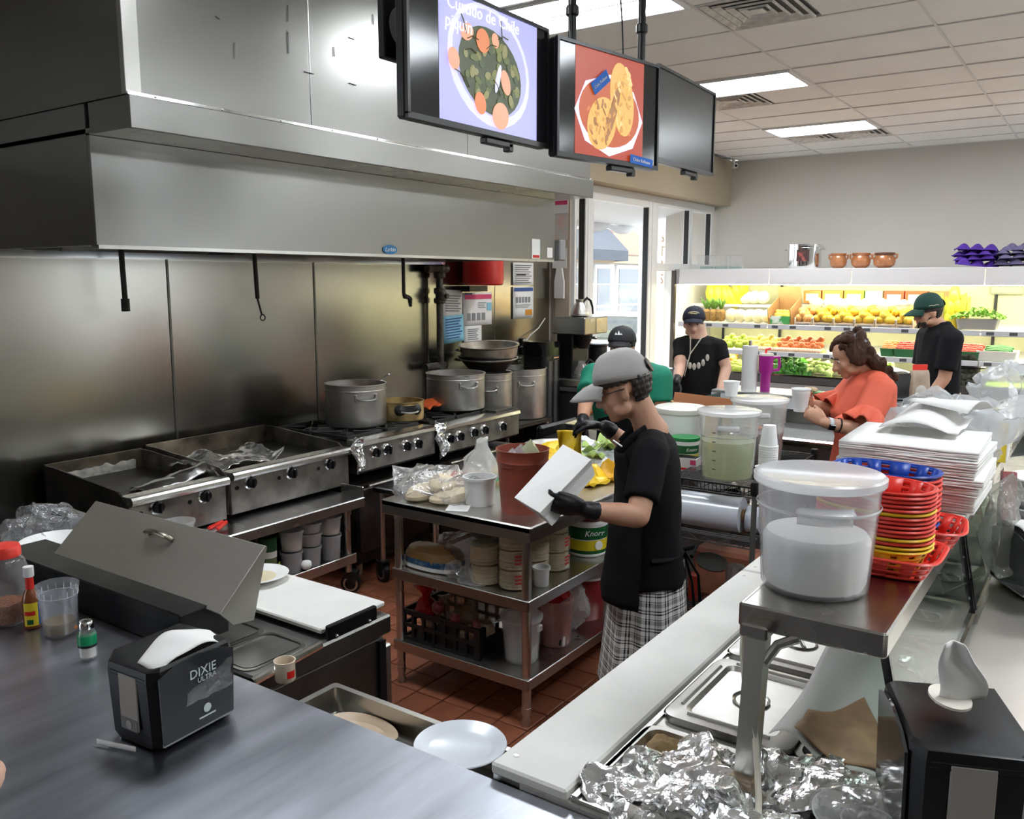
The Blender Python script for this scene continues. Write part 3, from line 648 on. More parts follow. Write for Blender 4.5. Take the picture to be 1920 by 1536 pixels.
# ---- pots ----
def pot(label, loc, r, h, mat=ALU, hl=((1, 0),), content=None, rz=0, hz=.72, rim=1.03, nm='stockpot', group=None, lift=.62):
    t = thing(nm, label, 'pot', loc, rz, group)
    g = G(); g.lathe([(r*.93, 0), (r*.985, .008), (r, .03), (r, h-.008), (r*rim, h-.004), (r*rim, h+.004), (r*.975, h+.002), (r*.965, .02), (0, .014)], n=36); obj('pot_body', g, mat, t)
    g = G(); g.lathe([(r*1.006, h*.86), (r*1.012, h*.87), (r*1.006, h*.88)], n=36, cap0=False, cap1=False); obj('bead', g, mat, t)
    if content: g = G(); g.lathe([(r*.96, h*lift), (r*.4, h*(lift+.005)), (0, h*lift)], n=24); obj('contents', g, content, t)
    for ang in hl[0] if False else [q for q in hl]:
        a = ang if not hasattr(ang, '__len__') else ang[0]
        g = G(); w = min(.07, r*.45); mh = h*hz
        q = []
        for k in range(9):
            s_ = -1+k/4; da = s_*w/r
            out = r+.004+.036*(1-abs(s_)**3); q.append((out*math.cos(a+da), out*math.sin(a+da), mh-.012*(1-abs(s_)**3)))
        g.tube(q, .0065, 8); ha = obj('handle', g, ALU, t)
        for s_ in (-1, 1): g = G(); g.box(((r+.004)*math.cos(a+s_*w/r), (r+.004)*math.sin(a+s_*w/r), mh), (.02, .02, .05), rz=a+s_*w/r, bev=.004); obj('rivet_plate', g, ALU, ha)
    return t
SOUP = M('brown broth', (.16,.07,.03), .2)
pot('tall dull stockpot with ladle on the left range', (4.20, 4.22, .912), .205, .285, hl=(pi*1.36, pi*.36), content=SOUP, lift=.9, rz=0)
g = G(); g.tube([(4.30, 4.18, 1.1), (4.37, 4.15, 1.20), (4.42, 4.13, 1.235)], .006, 6); g.ball((4.43, 4.125, 1.24), .012, 8, 6); tag(obj('ladle', g, CHROME), 'steel ladle leaning on the rim of the tall dull stockpot', 'ladle')
BURN = M('burnt yellowed pan', (.42,.30,.13), .4, .6, var=.55, vsc=10)
pp = pot('yellowed burnt saucepan between the two stockpots', (4.53, 4.10, .914), .155, .135, mat=BURN, hl=(pi*1.34,), nm='saucepan', hz=.62)
g = G()
for q in (-1, 1):
    a = pi*1.34+q*.42; g.tube([(.157*math.cos(a), .157*math.sin(a), .085), (.185*math.cos(a), .185*math.sin(a), .083)], [.04, .012], 10)
g.box((.156*math.cos(pi*1.34), .156*math.sin(pi*1.34), .09), (.006, .1, .05), rz=pi*1.34); obj('soot_mark', g, IRON, pp)
pot('big shiny stockpot with paired handles on the right range', (5.22, 4.16, .905), .225, .275, hl=(pi*1.36, pi*.4), content=SOUP, lift=.6)
g = G(); g.grid(lambda u, v: (4.86+.16*u, 4.12+.15*v, .935+.05*u+.02*math.sin(6*u+4*v)), 10, 6); tag(obj('orange_cloth', g, M('orange rag', (.65,.10,.015), .8), solid=.006), 'orange-red rag tucked left of the shiny stockpot', 'rag')
# stack behind: pans on pots standing on a low rack
g = G(); g.box((6.18, 4.44, .62), (1.0, .5, .03)); tt = thing('pot_rack', 'dark low rack right of the ranges carrying the spare pots', 'rack', (0, 0, 0)); obj('rack_shelf', g, GRIME, tt, sm=0)
for x in (5.72, 6.63):
    for y in (4.22, 4.66): g = G(); g.cyl((x, y, 0), (x, y, .61), .018); obj('leg', g, STEEL, tt)
pot('spare aluminium stockpot under the stacked round pans', (6.05, 4.45, .636), .20, .46, hl=(pi*1.2,), group='spare pots')
pot('tall spare stockpot at the right end of the cook line', (6.56, 4.45, .636), .225, .455, hl=(pi*1.25, pi*.3), group='spare pots')
WOK = M('blackened pan', (.03,.028,.026), .4, .5, var=.3, vsc=12)
def pan(label, loc, r, h, mat, tilt, flare=.8):
    t = thing('round_pan', label, 'pan', loc, 0, 'stacked pans'); t.rotation_euler = (tilt[0], tilt[1], 0)
    g = G(); g.lathe([(r*flare*.6, 0), (r*flare, .015), (r*.97, h-.015), (r*1.02, h-.004), (r*1.02, h+.004), (r*.95, h), (r*flare*.95, .022), (0, .018)], n=36); obj('pan_body', g, mat, t)
    for a in (pi*.8, pi*1.75):
        g = G(); q = [((r+.005+.03*math.sin(pi*k/6))*math.cos(a-.2+.4*k/6), (r+.005+.03*math.sin(pi*k/6))*math.sin(a-.2+.4*k/6), h*.75) for k in range(7)]; g.tube(q, .006, 6); obj('handle', g, IRON, t)
    return t
pan('blackened round pan at the bottom of the pan stack', (5.98, 4.42, 1.108), .255, .13, WOK, (.02, .03), .62)
pan('dented aluminium pan on top of the pan stack', (6.0, 4.41, 1.225), .26, .115, BURN if False else M('dented pan', (.45,.4,.33), .4, .8, var=.35, vsc=10), (.02, -.07), .92)
pan('shallow rimmed pan in the middle of the pan stack', (5.99, 4.42, 1.20), .262, .03, ALU, (.02, -.03), .9)
# cart between range and prep table: back work table with casters (seen under/behind)
bt = thing('low_table', 'low steel table with casters in front of the ranges', 'table', (0, 0, 0))
g = G(); g.box((4.75, 3.45, .60), (1.85, .55, .035), bev=.006); obj('table_top', g, DARKST, bt)
g = G(); g.box((4.75, 3.18, .585), (1.85, .012, .05)); obj('edge', g, STEELX, bt, sm=0)
for x in (3.86, 5.62):
    for y in (3.24, 3.68): g = G(); g.cyl((x, y, .13), (x, y, .59), .019); obj('leg', g, STEEL, bt); caster(bt, x, y, -.3)
bw = (3.769,3.500,0.750); t = thing('enamel_bowl', 'white enamel bowl with dark pattern below the left range', 'bowl', (4.02, 3.42, .618))
g = G(); g.lathe([(.06, 0), (.07, .006), (.10, .05), (.118, .075), (.112, .077), (.095, .05), (.06, .012), (0, .010)], n=28); obj('bowl_body', g, WHITE, t)
for k in range(9): g = G(); g.ball((.103*math.cos(k*.7), .103*math.sin(k*.7), .05), (.012, .012, .008), 8, 5); obj('dot', g, BLACK, t)
# ---- black tower fan, black stand with tray, coffee maker and table ----
t = thing('tower_appliance', 'tall narrow black appliance standing left of the coffee maker', 'appliance', (6.85, 4.42, 0))
g = G(); g.prism(rr(.30, .26, .05), .0, 1.30); obj('body', g, BLACK, t)
g = G(); g.prism(rr(.31, .27, .05), 1.19, 1.32); obj('head', g, BLACKG, t)
for k in range(2): g = G(); g.box((-.06+k*.1, -.132, .62), (.055, .01, 1.05), bev=.004); obj('grille_strip', g, M('dark grey plastic', (.05,.05,.052), .4), t)
g = G(); g.box((.03, -.14, 1.17), (.09, .012, .018), bev=.003); obj('latch', g, CHROME, t)
bs = thing('black_stand', 'black wheeled cart holding a tray of food by the coffee maker', 'cart', (6.15, 3.55, 0))
g = G(); g.box((0, 0, .60), (.62, .55, .05), bev=.01); obj('top', g, BLACK, bs)
g = G(); g.box((-.02, .24, .66), (.6, .06, .1), bev=.02); obj('handle_lip', g, BLACK, bs)
for x in (-.27, .27):
    for y in (-.24, .24): g = G(); g.box((x, y, .3), (.05, .05, .56)); obj('leg', g, BLACK, bs, sm=0)
g = G(); g.box((.27, -.262, .3), (.03, .006, .5)); obj('edge_strip', g, STEEL, bs, sm=0)
g = G(); g.box((0, 0, .2), (.6, .5, .04)); obj('shelf', g, BLACK, bs, sm=0)
def hotel_pan(label, loc, w, d, h, mat=ALU, rz=0, lip=.015, cat='tray', nm='steel_pan'):
    t = thing(nm, label, cat, loc, rz); o1 = rr(w, d, .03); 
    g = G(); g.loft([ring(rr(w*.9, d*.9, .025), 0), ring(rr(w, d, .03), h), ring(rr(w+2*lip, d+2*lip, .035), h), ring(rr(w+2*lip, d+2*lip, .035), h-.006)], True, False)
    g.loft([ring(rr(w-.006, d-.006, .028), h+.001), ring(rr(w*.9-.006, d*.9-.006, .022), .005)], False, True); obj('pan_body', g, mat, t); return t
tp_ = hotel_pan('steel food tray with pale shredded filling on the black cart', (6.22, 3.50, .626), .46, .30, .10)
FILL = M('pale shredded food', (.62,.5,.2), .6, var=.4, vsc=30, bump=.6, bsc=50)
g = G(); g.grid(lambda u, v: (-.2+.4*u, -.13+.26*v, .085+.02*noise.noise(V((u*9, v*7, 0)))), 16, 12); obj('filling', g, FILL, tp_)
cm = thing('coffee_table', 'dark counter under the coffee maker', 'counter', (7.2, 4.22, 0))
g = G(); g.box((.12, .0, .86), (.62, .5, .05), bev=.008); obj('counter_top', g, M('grey counter', (.10,.10,.10), .4), cm)
g = G(); g.box((.12, .02, .42), (.56, .44, .82)); obj('cabinet', g, M('black cabinet', (.02,.02,.02), .5), cm, sm=0)
for x in (-.12, .0): g = G(); g.cyl((x, -.26, .35), (x-.06, -.24, .84), .012); obj('strut', g, STEEL, cm)
SIGNR = M('red sign', (.42,.012,.015), .5)
sg = (6.980,4.075,0.824); t = thing('red_sign', 'red sign with white down arrow under the coffee maker', 'sign', (7.22, 3.96, .62))
g = G(); g.box((0, 0, 0), (.22, .012, .36)); obj('board', g, SIGNR, t, sm=0)
g = G(); 
for p in ([(-.035, .14), (.035, .14), (.035, -.02), (-.035, -.02)], [(-.075, -.02), (.075, -.02), (0, -.13)]): g.prism(p, 0, .003)
o = obj('arrow', g, WHITE, t, sm=0); o.matrix_basis = frame((-.03, -.007, .02), (0, -1, 0), (1, 0, 0))
g = G(); g.prism([(-.014, .12), (.014, .12), (.014, .0), (-.014, .0)], 0, .005); o2 = obj('arrow_core', g, SIGNR, t, sm=0); o2.matrix_basis = frame((-.03, -.007, .02), (0, -1, 0), (1, 0, 0))
cf = thing('coffee_maker', 'stainless coffee brewer with glass carafe beside the window', 'coffee maker', (7.20, 4.22, .887))
CST = M('coffee steel', (.42,.41,.37), .3, 1, bump=.04, bsc=30, bst=(1,1,10))
g = G(); g.box((0, 0, .035), (.40, .36, .07), bev=.008); obj('base', g, CST, cf)
g = G(); g.box((.03, .09, .28), (.30, .18, .44), bev=.01); obj('column', g, BLACK, cf)
g = G(); g.box((.02, 0, .575), (.44, .36, .16), bev=.008); hdp = obj('head', g, CST, cf)
g = G(); g.box((.11, -.182, .575), (.2, .006, .135)); obj('head_panel', g, STEEL, hdp, sm=0)
g = G(); g.box((-.06, -.182, .63), (.09, .004, .03)); obj('label_plate', g, ALU, hdp, sm=0)
g = G(); g.lathe([(.05, -.14), (.085, -.04), (.09, 0)], (-.02, -.06, .495), 20); obj('brew_basket', g, BLACK, cf)
g = G(); g.box((-.02, -.165, .46), (.03, .09, .025), bev=.008); obj('basket_handle', g, STEEL, cf)
for lab, lo, mt in (('glass coffee carafe under the brewer head', (7.16, 4.16, .957), CLEARP), ('steel coffee pot warming on top of the brewer', (7.17, 4.20, 1.544), ALU)):
    t = thing('coffee_pot', lab, 'coffee pot', lo)
    g = G(); g.lathe([(.07, 0), (.088, .01), (.09, .03), (.06, .1), (.035, .135), (.04, .165), (.037, .165), (.032, .137), (.055, .1), (.085, .03), (0, .01)], n=28); obj('pot_body', g, mt, t)
    g = G(); g.lathe([(.089, .028), (.092, .03), (.089, .045)], n=28, cap0=False, cap1=False); obj('band', g, STEEL, t)
    g = G(); g.tube([(.035, -.02, .14), (.07, -.04, .175), (.105, -.06, .15), (.125, -.07, .09), (.13, -.075, .02)], [.012, .013, .012, .01, .008], 8); obj('handle', g, BLACK, t)
t = thing('can_dispenser', 'black round canister on the counter right of the coffee brewer', 'canister', (7.62, 4.25, .887))
g = G(); g.lathe([(.1, 0), (.1, .34), (.11, .35), (.11, .37), (0, .37)], n=24); obj('canister_body', g, BLACK, t)
t = thing('sauce_can', 'red and cream powder tin with red lid before the window', 'tin', (7.40, 4.02, .887))
g = G(); g.lathe([(.062, 0), (.062, .2)], n=24); obj('tin_body', g, M('cream tin', (.6,.5,.33), .5, col2=(.45,.10,.06), vsc=14), t)
g = G(); g.lathe([(.064, .2), (.064, .235), (0, .235)], n=24); obj('lid', g, RED, t); g = G(); g.lathe([(.0632, .14), (.0632, .19)], n=24, cap0=False, cap1=False); obj('red_band', g, RED, t)

# ---- things on the equipment stand ----
def tubc(label, loc, r, h, fill=None, fl=.4, mat=None, nm='deli_container', cat='container', group=None, lid=None, taper=.86, rz=0, ribs=True, rim=.006):
    t = thing(nm, label, cat, loc, rz, group); q = taper
    g = G(); g.lathe([(r*q, 0), (r*q+.002, .003), (r, h-.012), (r+rim, h-.011), (r+rim, h), (r-.001, h), (r*q-.002, .005), (0, .004)], n=32); obj('tub', g, mat or MILKL, t)
    if fill:
        g = G(); k = q+(1-q)*fl; g.lathe([(r*q-.003, .006), (r*k-.003, h*fl), (0, h*fl)], n=24); obj('contents', g, fill, t)
    if lid:
        g = G(); g.lathe([(r+rim+.002, h-.008), (r+rim+.003, h+.004), (r*.9, h+.005), (r*.88, h+.001), (0, h+.001)], n=32); obj('lid', g, lid, t)
    return t
SALSA = M('pale salsa', (.55,.5,.35), .4); YSAL = M('yellow oil', (.6,.5,.12), .3); CREAM = M('cream sauce', (.7,.62,.45), .4)
lo = (2.667,3.786,0.605)
tubc('milky tub with yellow oil on the stand shelf beside the red tongs', (2.44, 3.69, .606), .075, .12, YSAL, .3)
t = thing('tongs', 'steel tongs with red handles on the stand shelf', 'tongs', (2.66, 3.72, .612), .45)
for s_ in (-1, 1):
    g = G(); g.tube([(-.14, s_*.018, .01), (-.02, s_*.022, .012), (.1, s_*.01, .014)], [.008, .006, .006], 6); obj('arm', g, STEEL, t)
    g = G(); g.tube([(-.0, s_*.022, .016), (.11, s_*.012, .02)], [.013, .011], 8, rnd=True); obj('red_grip', g, RED, t)
cols = [('milky tub of dark salsa, bottom right on the stand shelf', (3.46, 3.72, .252), .062, .15, M('dark salsa', (.06,.05,.045), .4), .92), ('milky open tub on top at the right end of the stand shelf', (3.46, 3.72, .408), .066, .105, CREAM, .35),
 ('milky tub bottom row, second from the right on the stand', (3.315, 3.73, .252), .06, .115, M('brown sauce', (.10,.08,.06), .4), .9), ('milky tub middle row, second from the right on the stand', (3.315, 3.73, .372), .066, .075, M('tan dip', (.22,.18,.12), .4), .9), ('milky tub topmost of three on the stand', (3.315, 3.73, .452), .064, .055, None, .5),
 ('milky tub bottom row beside the green bottle', (3.175, 3.735, .252), .062, .12, M('grey sauce', (.12,.11,.1), .4), .85), ('milky tub top row beside the green bottle', (3.18, 3.735, .378), .066, .115, CREAM, .4)]
for l, lo, r, h, f, fl in cols: tubc(l, lo, r, h, f, fl, group='tubs on the equipment stand')
t = thing('green_bottle', 'clear bottle with dark green cap on the stand shelf', 'bottle', (3.03, 3.76, .252))
g = G(); g.lathe([(.045, 0), (.048, .01), (.048, .12), (.045, .16), (0, .16)], n=20); obj('bottle_body', g, M('greenish glass', (.16,.2,.10), .15), t)
g = G(); g.lathe([(.05, .16), (.05, .235), (0, .24)], n=20); obj('cap', g, M('dark green cap', (.008,.06,.02), .4), t); g = G(); g.lathe([(.0485, .12), (.0485, .155)], n=20, cap0=False, cap1=False); obj('label_band', g, WHITE, t)
g = G(); g.ball((3.23, 3.68, .285), (.035, .03, .028), 12, 8); g.wob(.006, 30, 3); tag(obj('garlic_knob', g, WHITE), 'small white lump at the front edge of the stand shelf', 'garlic')
g = G(); g.ball((0, 0, 0), (.15, .1, .09), 24, 14); g.wob(.05, 9, 5); t = tag(obj('vegetable_bag', g, film('green veg bag', (.45,.5,.15), .5, .15, bump=.5), None, (2.80, 3.80, .345), sm=25), 'clear bag of green chillies on the stand shelf', 'bag')
CHI = M('green chilli', (.22,.34,.03), .35)
for k in range(5):
    g = G(); q = V((-.06+.045*k, -.11-.01*(k % 2), -.06)); g.tube([q, q+V((.03, -.01, .03)), q+V((.05, 0, .06))], [.012, .016, .006], 8, rnd=True)
    tag(obj('green_chilli', g, CHI, None, (2.88, 3.80, .345)), ['green chilli farthest left beside the chilli bag', 'second green chilli from the left beside the chilli bag', 'middle green chilli of five by the chilli bag', 'second green chilli from the right by the chilli bag', 'green chilli farthest right beside the green-capped bottle'][k], 'chilli', 'green chillies on the stand shelf')

# ================= centre prep table and what it carries =================
pt = thing('prep_table', 'stainless prep table with two shelves in the middle of the kitchen', 'table', (0, 0, 0))
TX0, TX1, TY0, TY1 = 2.83, 4.27, 1.875, 2.70
g = G(); g.box(((TX0+TX1)/2, (TY0+TY1)/2, .885), (TX1-TX0, TY1-TY0, .03), bev=.006); obj('table_top', g, STEEL, pt)
g = G()
for y in (TY0+.006, TY1-.006): g.box(((TX0+TX1)/2, y, .865), (TX1-TX0-.002, .012, .065), bev=.003)
for x in (TX0+.006, TX1-.006): g.box((x, (TY0+TY1)/2, .865), (.012, TY1-TY0-.002, .065), bev=.003)
obj('apron_edge', g, STEELX, pt)
for nm, z in (('middle_shelf', .562), ('bottom_shelf', .212)):
    g = G(); g.box(((TX0+TX1)/2, (TY0+TY1)/2, z-.004), (TX1-TX0-.07, TY1-TY0-.07, .02)); s_ = obj(nm, g, STEEL, pt, sm=0)
    g = G()
    for y in (TY0+.035, TY1-.035): g.box(((TX0+TX1)/2, y, z-.018), (TX1-TX0-.06, .012, .05), bev=.003)
    for x in (TX0+.035, TX1-.035): g.box((x, (TY0+TY1)/2, z-.018), (.012, TY1-TY0-.06, .05), bev=.003)
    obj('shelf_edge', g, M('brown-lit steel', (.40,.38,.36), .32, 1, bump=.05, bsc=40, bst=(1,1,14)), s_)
for x in (TX0+.055, TX1-.055):
    for y in (TY0+.055, TY1-.055):
        g = G(); g.tube([(x, y, .07), (x, y, .87)], .0205, 14); L_ = obj('leg', g, STEEL, pt)
        g = G(); g.lathe([(.018, 0), (.021, .02), (.015, .04), (.022, .065), (.022, .085)], (x, y, 0), 14); obj('bullet_foot', g, ALU, L_)
# loaves in their film
BREAD = M('pale bread', (.62,.52,.36), .8, var=.14, vsc=18, bump=.15, bsc=30)
loaf = None
for i, (x, y, z, rz, lab) in enumerate(((2.955, 2.56, .925, .3, 'flat pale bread loaf, nearest the table corner'), (2.985, 2.405, .923, -.25, 'flat pale bread loaf beside the white tub'), (3.03, 2.50, .962, .6, 'flat pale bread loaf lying on top of the two others'))):
    if loaf is None:
        g = G(); g.loft([ring(ell(.115*a, .062*a, 20, 2.4), z_) for a, z_ in ((.8, -.022), (1, -.008), (1.0, .006), (.86, .02), (.5, .027))]); g.wob(.006, 18, 2)
        loaf = obj('bread_loaf', g, BREAD, None, (x, y, z), rz=rz); tag(loaf, lab, 'bread', 'loaves in the clear bag')
    else: dup(loaf, (x, y, z), rz, lab)
def bagblob(nm, label, cat, c, r, mat, amp, sc, seed, n=26, m=16, rot=None, sm=22, group=None, zmin=None):
    g = G(); g.ball((0, 0, 0), r, n, m, rot); g.wob(amp, sc, seed)
    if zmin is not None: g.v = [(p[0], p[1], max(p[2], zmin-c[2])) for p in g.v]
    return tag(obj(nm, g, mat, None, c, sm=sm), label, cat, group)
bagblob('bread_bag', 'crumpled clear plastic bag around the pale loaves', 'bag', (2.99, 2.50, .95), (.17, .235, .055), BAGF, .07, 9, 2, zmin=.903)
def crisp(u, v): return (2.90+.16*u, 2.60+.12*v, .915+.05*u*(1-u)*4*.5)
g = G(); g.grid(crisp, 16, 12); g.wob(.035, 16, 4); tag(obj('loose_film', g, BAGF, sm=18), 'loose crinkled film at the left corner of the prep table', 'bag')
t = thing('bread_pack', 'flat pack of bread with red lettering behind the loaves', 'bread', (3.22, 2.56, .902), .5)
g = G(); g.prism(rr(.30, .2, .04), 0, .045); obj('pack', g, M('cream pack', (.62,.55,.45), .4, var=.1, vsc=9), t)
for k in range(3): g = G(); g.box((.02, -.07+.05*k, .047), (.2, .022, .003)); obj('red_print', g, M('dull red print', (.4,.07,.06), .6), t, sm=0)
tubc('round white tub on the prep table left of the brown bucket', (3.02, 2.275, .9), .072, .128, None, mat=M('white frosted tub', (.70,.70,.69), .35), nm='white_tub', taper=.86)
g = G(); g.box((2.895, 2.30, .9025), (.10, .10, .003), rz=.5); tag(obj('paper_slip', g, WPAPER, sm=0), 'small white paper slip in front of the white tub', 'paper')
BRK = M('brick-red plastic', (.25,.05,.025), .45, var=.06, vsc=8)
t = thing('brown_bucket', 'tall brick-red ribbed bucket on the prep table', 'bucket', (3.045, 2.06, .9), .2)
r0, r1, h = .092, .112, .275; n = 60
def ribr(k, r): return r*(1+.022*(1 if k % 10 < 5 else 0))
g = G(); rg = []
for z, q, rb in ((0, r0, 0), (.004, r0, 1), (h*.62, r0+(r1-r0)*.62, 1), (h*.74, r0+(r1-r0)*.74, 1), (h*.75, r1*.99, 0), (h*.80, r1*1.0, 0), (h*.81, r1*1.015, 0), (h*.83, r1*1.0, 0), (h*.985, r1*1.03, 0), (h, r1*1.045, 0), (h, r1*1.0, 0), (.012, r0*.94, 0)):
    rg.append([((ribr(k, q) if rb else q)*math.cos(2*pi*k/n), (ribr(k, q) if rb else q)*math.sin(2*pi*k/n), z) for k in range(n)])
g.loft(rg); obj('bucket_body', g, BRK, t, sm=30)
for k, (x, y, r) in enumerate(((.02, -.035, .045), (-.05, .02, .035), (.055, .045, .035))): 
    g = G(); g.lathe([(r*.8, -.03), (r, .02), (r*1.05, .022), (r*.95, .022), (0, .0)], n=20, ax=Matrix.Rotation(.9, 3, 'X')@Matrix.Rotation(.5, 3, 'Y')); o = obj('deli_cup', g, MILKL if k else film('pale green cup', (.6,.68,.45), .5, .15), None, (3.045+x, 2.06+y, 1.165 if k == 0 else 1.14)); tag(o, ['clear cup lid tilted at the rim of the brick-red bucket', 'clear cup inside the brick-red bucket, left side', 'clear cup inside the brick-red bucket, right side'][k], 'cup', 'cups in the brick-red bucket')
t = thing('clear_bag', 'knotted clear bag with a green rim behind the white tub', 'bag', (3.33, 2.50, .9))
g = G(); g.lathe([(.05, .02), (.085, .03), (.095, .07), (.075, .13), (.035, .18), (.03, .22), (.0, .225)], n=28); g.wob(.025, 14, 8); obj('bag_film', g, film('cloudy bag', (.8,.82,.8), .4, .15, bump=.5), t, sm=25)
g = G(); g.tube([(.092*math.cos(a/4), .092*math.sin(a/4), .03) for a in range(26)], .008, 6); obj('green_rim', g, GREEN, t)
YB = M('yellow bag plastic', (.80,.52,.015), .35, var=.12, vsc=10, bump=.3, bsc=30)
bagblob('yellow_bag', 'long crumpled yellow bag lying behind the brick-red bucket', 'bag', (3.80, 2.50, .945), (.30, .12, .05), YB, .06, 8, 3, zmin=.903, n=36)
bagblob('yellow_bag', 'small yellow bag under the white paper bag near the table edge', 'bag', (3.62, 2.06, .93), (.10, .08, .04), YB, .05, 12, 5, zmin=.903)
bagblob('yellow_bag', 'yellow pepper bag by the worker\'s apron', 'bag', (3.80, 2.02, .935), (.09, .07, .05), M('orange yellow', (.75,.40,.01), .4, var=.2, vsc=14), .04, 12, 6, zmin=.903)
t = thing('salad_bag', 'white and grey printed bag spilling green lettuce', 'bag', (4.0, 2.24, .9))
g = G(); g.grid(lambda u, v: (-.26+.5*u, -.16+.34*v, .03+.11*math.sin(pi*u)*math.sin(pi*v)), 22, 16); g.wob(.05, 9, 7); obj('bag_sheet', g, M('grey white bag', (.66,.67,.68), .4, col2=(.42,.44,.46), vsc=12), t, sm=25, solid=.002)
LET = M('lettuce', (.30,.42,.10), .5, var=.35, vsc=18)
for k in range(6):
    g = G(); g.grid(lambda u, v: ((u-.5)*.13, (v-.5)*.10, .02*math.sin(6*u+k)+.015*math.sin(7*v)), 8, 6); o = obj('lettuce_leaf', g, LET, t, (-.18+.075*k, -.08+.05*(k % 3), .10+.02*(k % 2)), rz=k*1.3, solid=.002)
g = G(); g.box((.16, -.06, .13), (.07, .03, .035), bev=.01, rz=.5); obj('red_clip', g, REDB, t)
t = thing('steel_bowl', 'steel bowl rim behind the yellow bags on the prep table', 'bowl', (4.06, 2.52, .9))
g = G(); g.lathe([(.09, 0), (.17, .08), (.18, .082), (.165, .08), (.09, .01), (0, .01)], n=32); obj('bowl_body', g, ALU, t)
# ---- middle shelf ----
MS = .570
t = thing('bread_bag', 'bag of sandwich bread with a blue band on the middle shelf, left end', 'bread', (2.99, 2.52, MS))
g = G(); g.loft([ring(ell(.085*a, .155*a, 24, 2.6), z_) for a, z_ in ((.86, 0), (1, .015), (1, .06), (.9, .085), (.6, .098))]); g.wob(.008, 14, 4); obj('loaf', g, M('bread in bag', (.40,.22,.06), .3, col2=(.45,.30,.16), vsc=12), t)
g = G(); g.loft([ring(ell(.089, .159, 24, 2.6), z_) for z_ in (.024, .05)], False, False); obj('blue_band', g, M('blue bag print', (.02,.09,.22), .3, col2=(.30,.42,.45), thr=(.5,.8), vsc=30), t)
g = G(); g.loft([ring(ell(.0895, .1595, 24, 2.6), z_) for z_ in (.004, .022)], False, False); obj('white_band', g, WHITE, t)
SMF = film('smoky bag film', (.28,.22,.22), .42, .12, bump=.4, gl=1.5)
bagblob('smoky_bag', 'puffed brownish clear bag behind the sandwich bread', 'bag', (3.10, 2.40, .645), (.13, .16, .085), SMF, .04, 8, 9, zmin=MS+.003)
bagblob('twist_bag', 'crumpled clear bag hanging over the middle shelf edge', 'bag', (2.91, 2.28, .595), (.045, .085, .035), BAGF, .04, 18, 11, zmin=MS+.002)
TORT = M('corn tortilla', (.62,.53,.34), .8, var=.12, vsc=30, bump=.1, bsc=60)
PACKF = film('tortilla wrap', (.75,.72,.66), .22, .12, bump=.5, gl=1.4)
tort0 = None
tpos = [(2.965, 2.20, 0, 'tortilla pack at the bottom of the left stack', 0), (2.965, 2.205, 1, 'tortilla pack on top of the left stack', 0), (2.985, 2.06, 0, 'tortilla pack at the bottom of the stack left of the table leg', 1), (2.985, 2.06, 1, 'tortilla pack in the middle of the stack left of the table leg', 1), (2.985, 2.062, 2, 'tortilla pack on top of the stack left of the table leg', 0), (3.13, 2.06, 0, 'tortilla pack right of the table leg in clouded film, bottom', 0), (3.13, 2.055, 1, 'tortilla pack right of the table leg in clouded film, top', 0),
 (3.29, 2.05, 0, 'tortilla pack with red print at the bottom beside the green bucket', 1), (3.29, 2.05, 1, 'tortilla pack with red print in the middle beside the green bucket', 1), (3.29, 2.052, 2, 'tortilla pack on top beside the green bucket', 0), (3.07, 2.26, 0, 'tortilla pack behind the left stack, bottom', 0), (3.08, 2.26, 1, 'tortilla pack behind the left stack, top', 0)]
for x, y, k, lab, red in tpos:
    z = MS+.004+k*.088
    if tort0 is None:
        tort0 = thing('tortilla_pack', lab, 'tortillas', (x, y, z), 0, 'tortilla packs on the middle shelf')
        g = G(); pr = []
        for i in range(13): pr += [(.0655+.0015*math.sin(i*2.3), i*.0064), (.0675+.0015*math.sin(i*1.7), i*.0064+.004)]
        g.lathe(pr, n=26); obj('tortillas', g, TORT, tort0, sm=20)
        g = G(); g.lathe([(.05, .0), (.071, .006), (.073, .04), (.071, .08), (.045, .087), (0, .086)], n=24); g.wob(.008, 24, 3); obj('wrapper', g, PACKF, tort0, sm=25)
        t = tort0
    else: t = dup(tort0, (x, y, z), R.uniform(0, 6), lab)
    if red:
        t.rotation_euler = (0, 0, 0)
        for q in range(3): g = G(); a0 = rad(215+(40 if x > 3.2 else 0)); g.grid(lambda u, v: (.0745*math.cos(a0+u*.8), .0745*math.sin(a0+u*.8), .058-.016*q+.010*v), 8, 1); obj('red_print', g, M('red wrapper print', (.5,.05,.04), .5), t)
bagblob('dark_bag', 'dark crumpled bag on top of the left tortilla stack', 'bag', (3.02, 2.19, .79), (.07, .13, .04), film('dark film', (.12,.11,.10), .55, .15, bump=.5), .05, 12, 13)
tubc('white cup on the middle shelf right of the table leg', (3.06, 1.97, MS), .035, .085, mat=M('white frosted tub', (.70,.70,.69), .35), nm='white_cup')
t = thing('green_bucket', 'green and yellow banded seasoning bucket on the middle shelf', 'bucket', (3.58, 2.04, MS), rad(205))
g = G(); g.lathe([(.088, 0), (.095, .008), (.1, .16), (.105, .162), (.105, .178), (.098, .178), (.09, .01), (0, .01)], n=36); obj('bucket_body', g, WHITE, t)
def band(nm, z0, z1, r, m, par, a0=-1.6, a1=1.6):
    g = G(); g.grid(lambda u, v: (r*math.cos(a0+(a1-a0)*u), r*math.sin(a0+(a1-a0)*u), z0+(z1-z0)*v), 22, 1); return obj(nm, g, m, par)
DGR = M('dark green label', (.004,.09,.02), .4); YLB = M('yellow label', (.70,.55,.01), .4)
band('green_band', .09, .15, .1, DGR, t); band('yellow_band', .035, .085, .0985, YLB, t); band('dark_band', .018, .034, .0965, DGR, t)
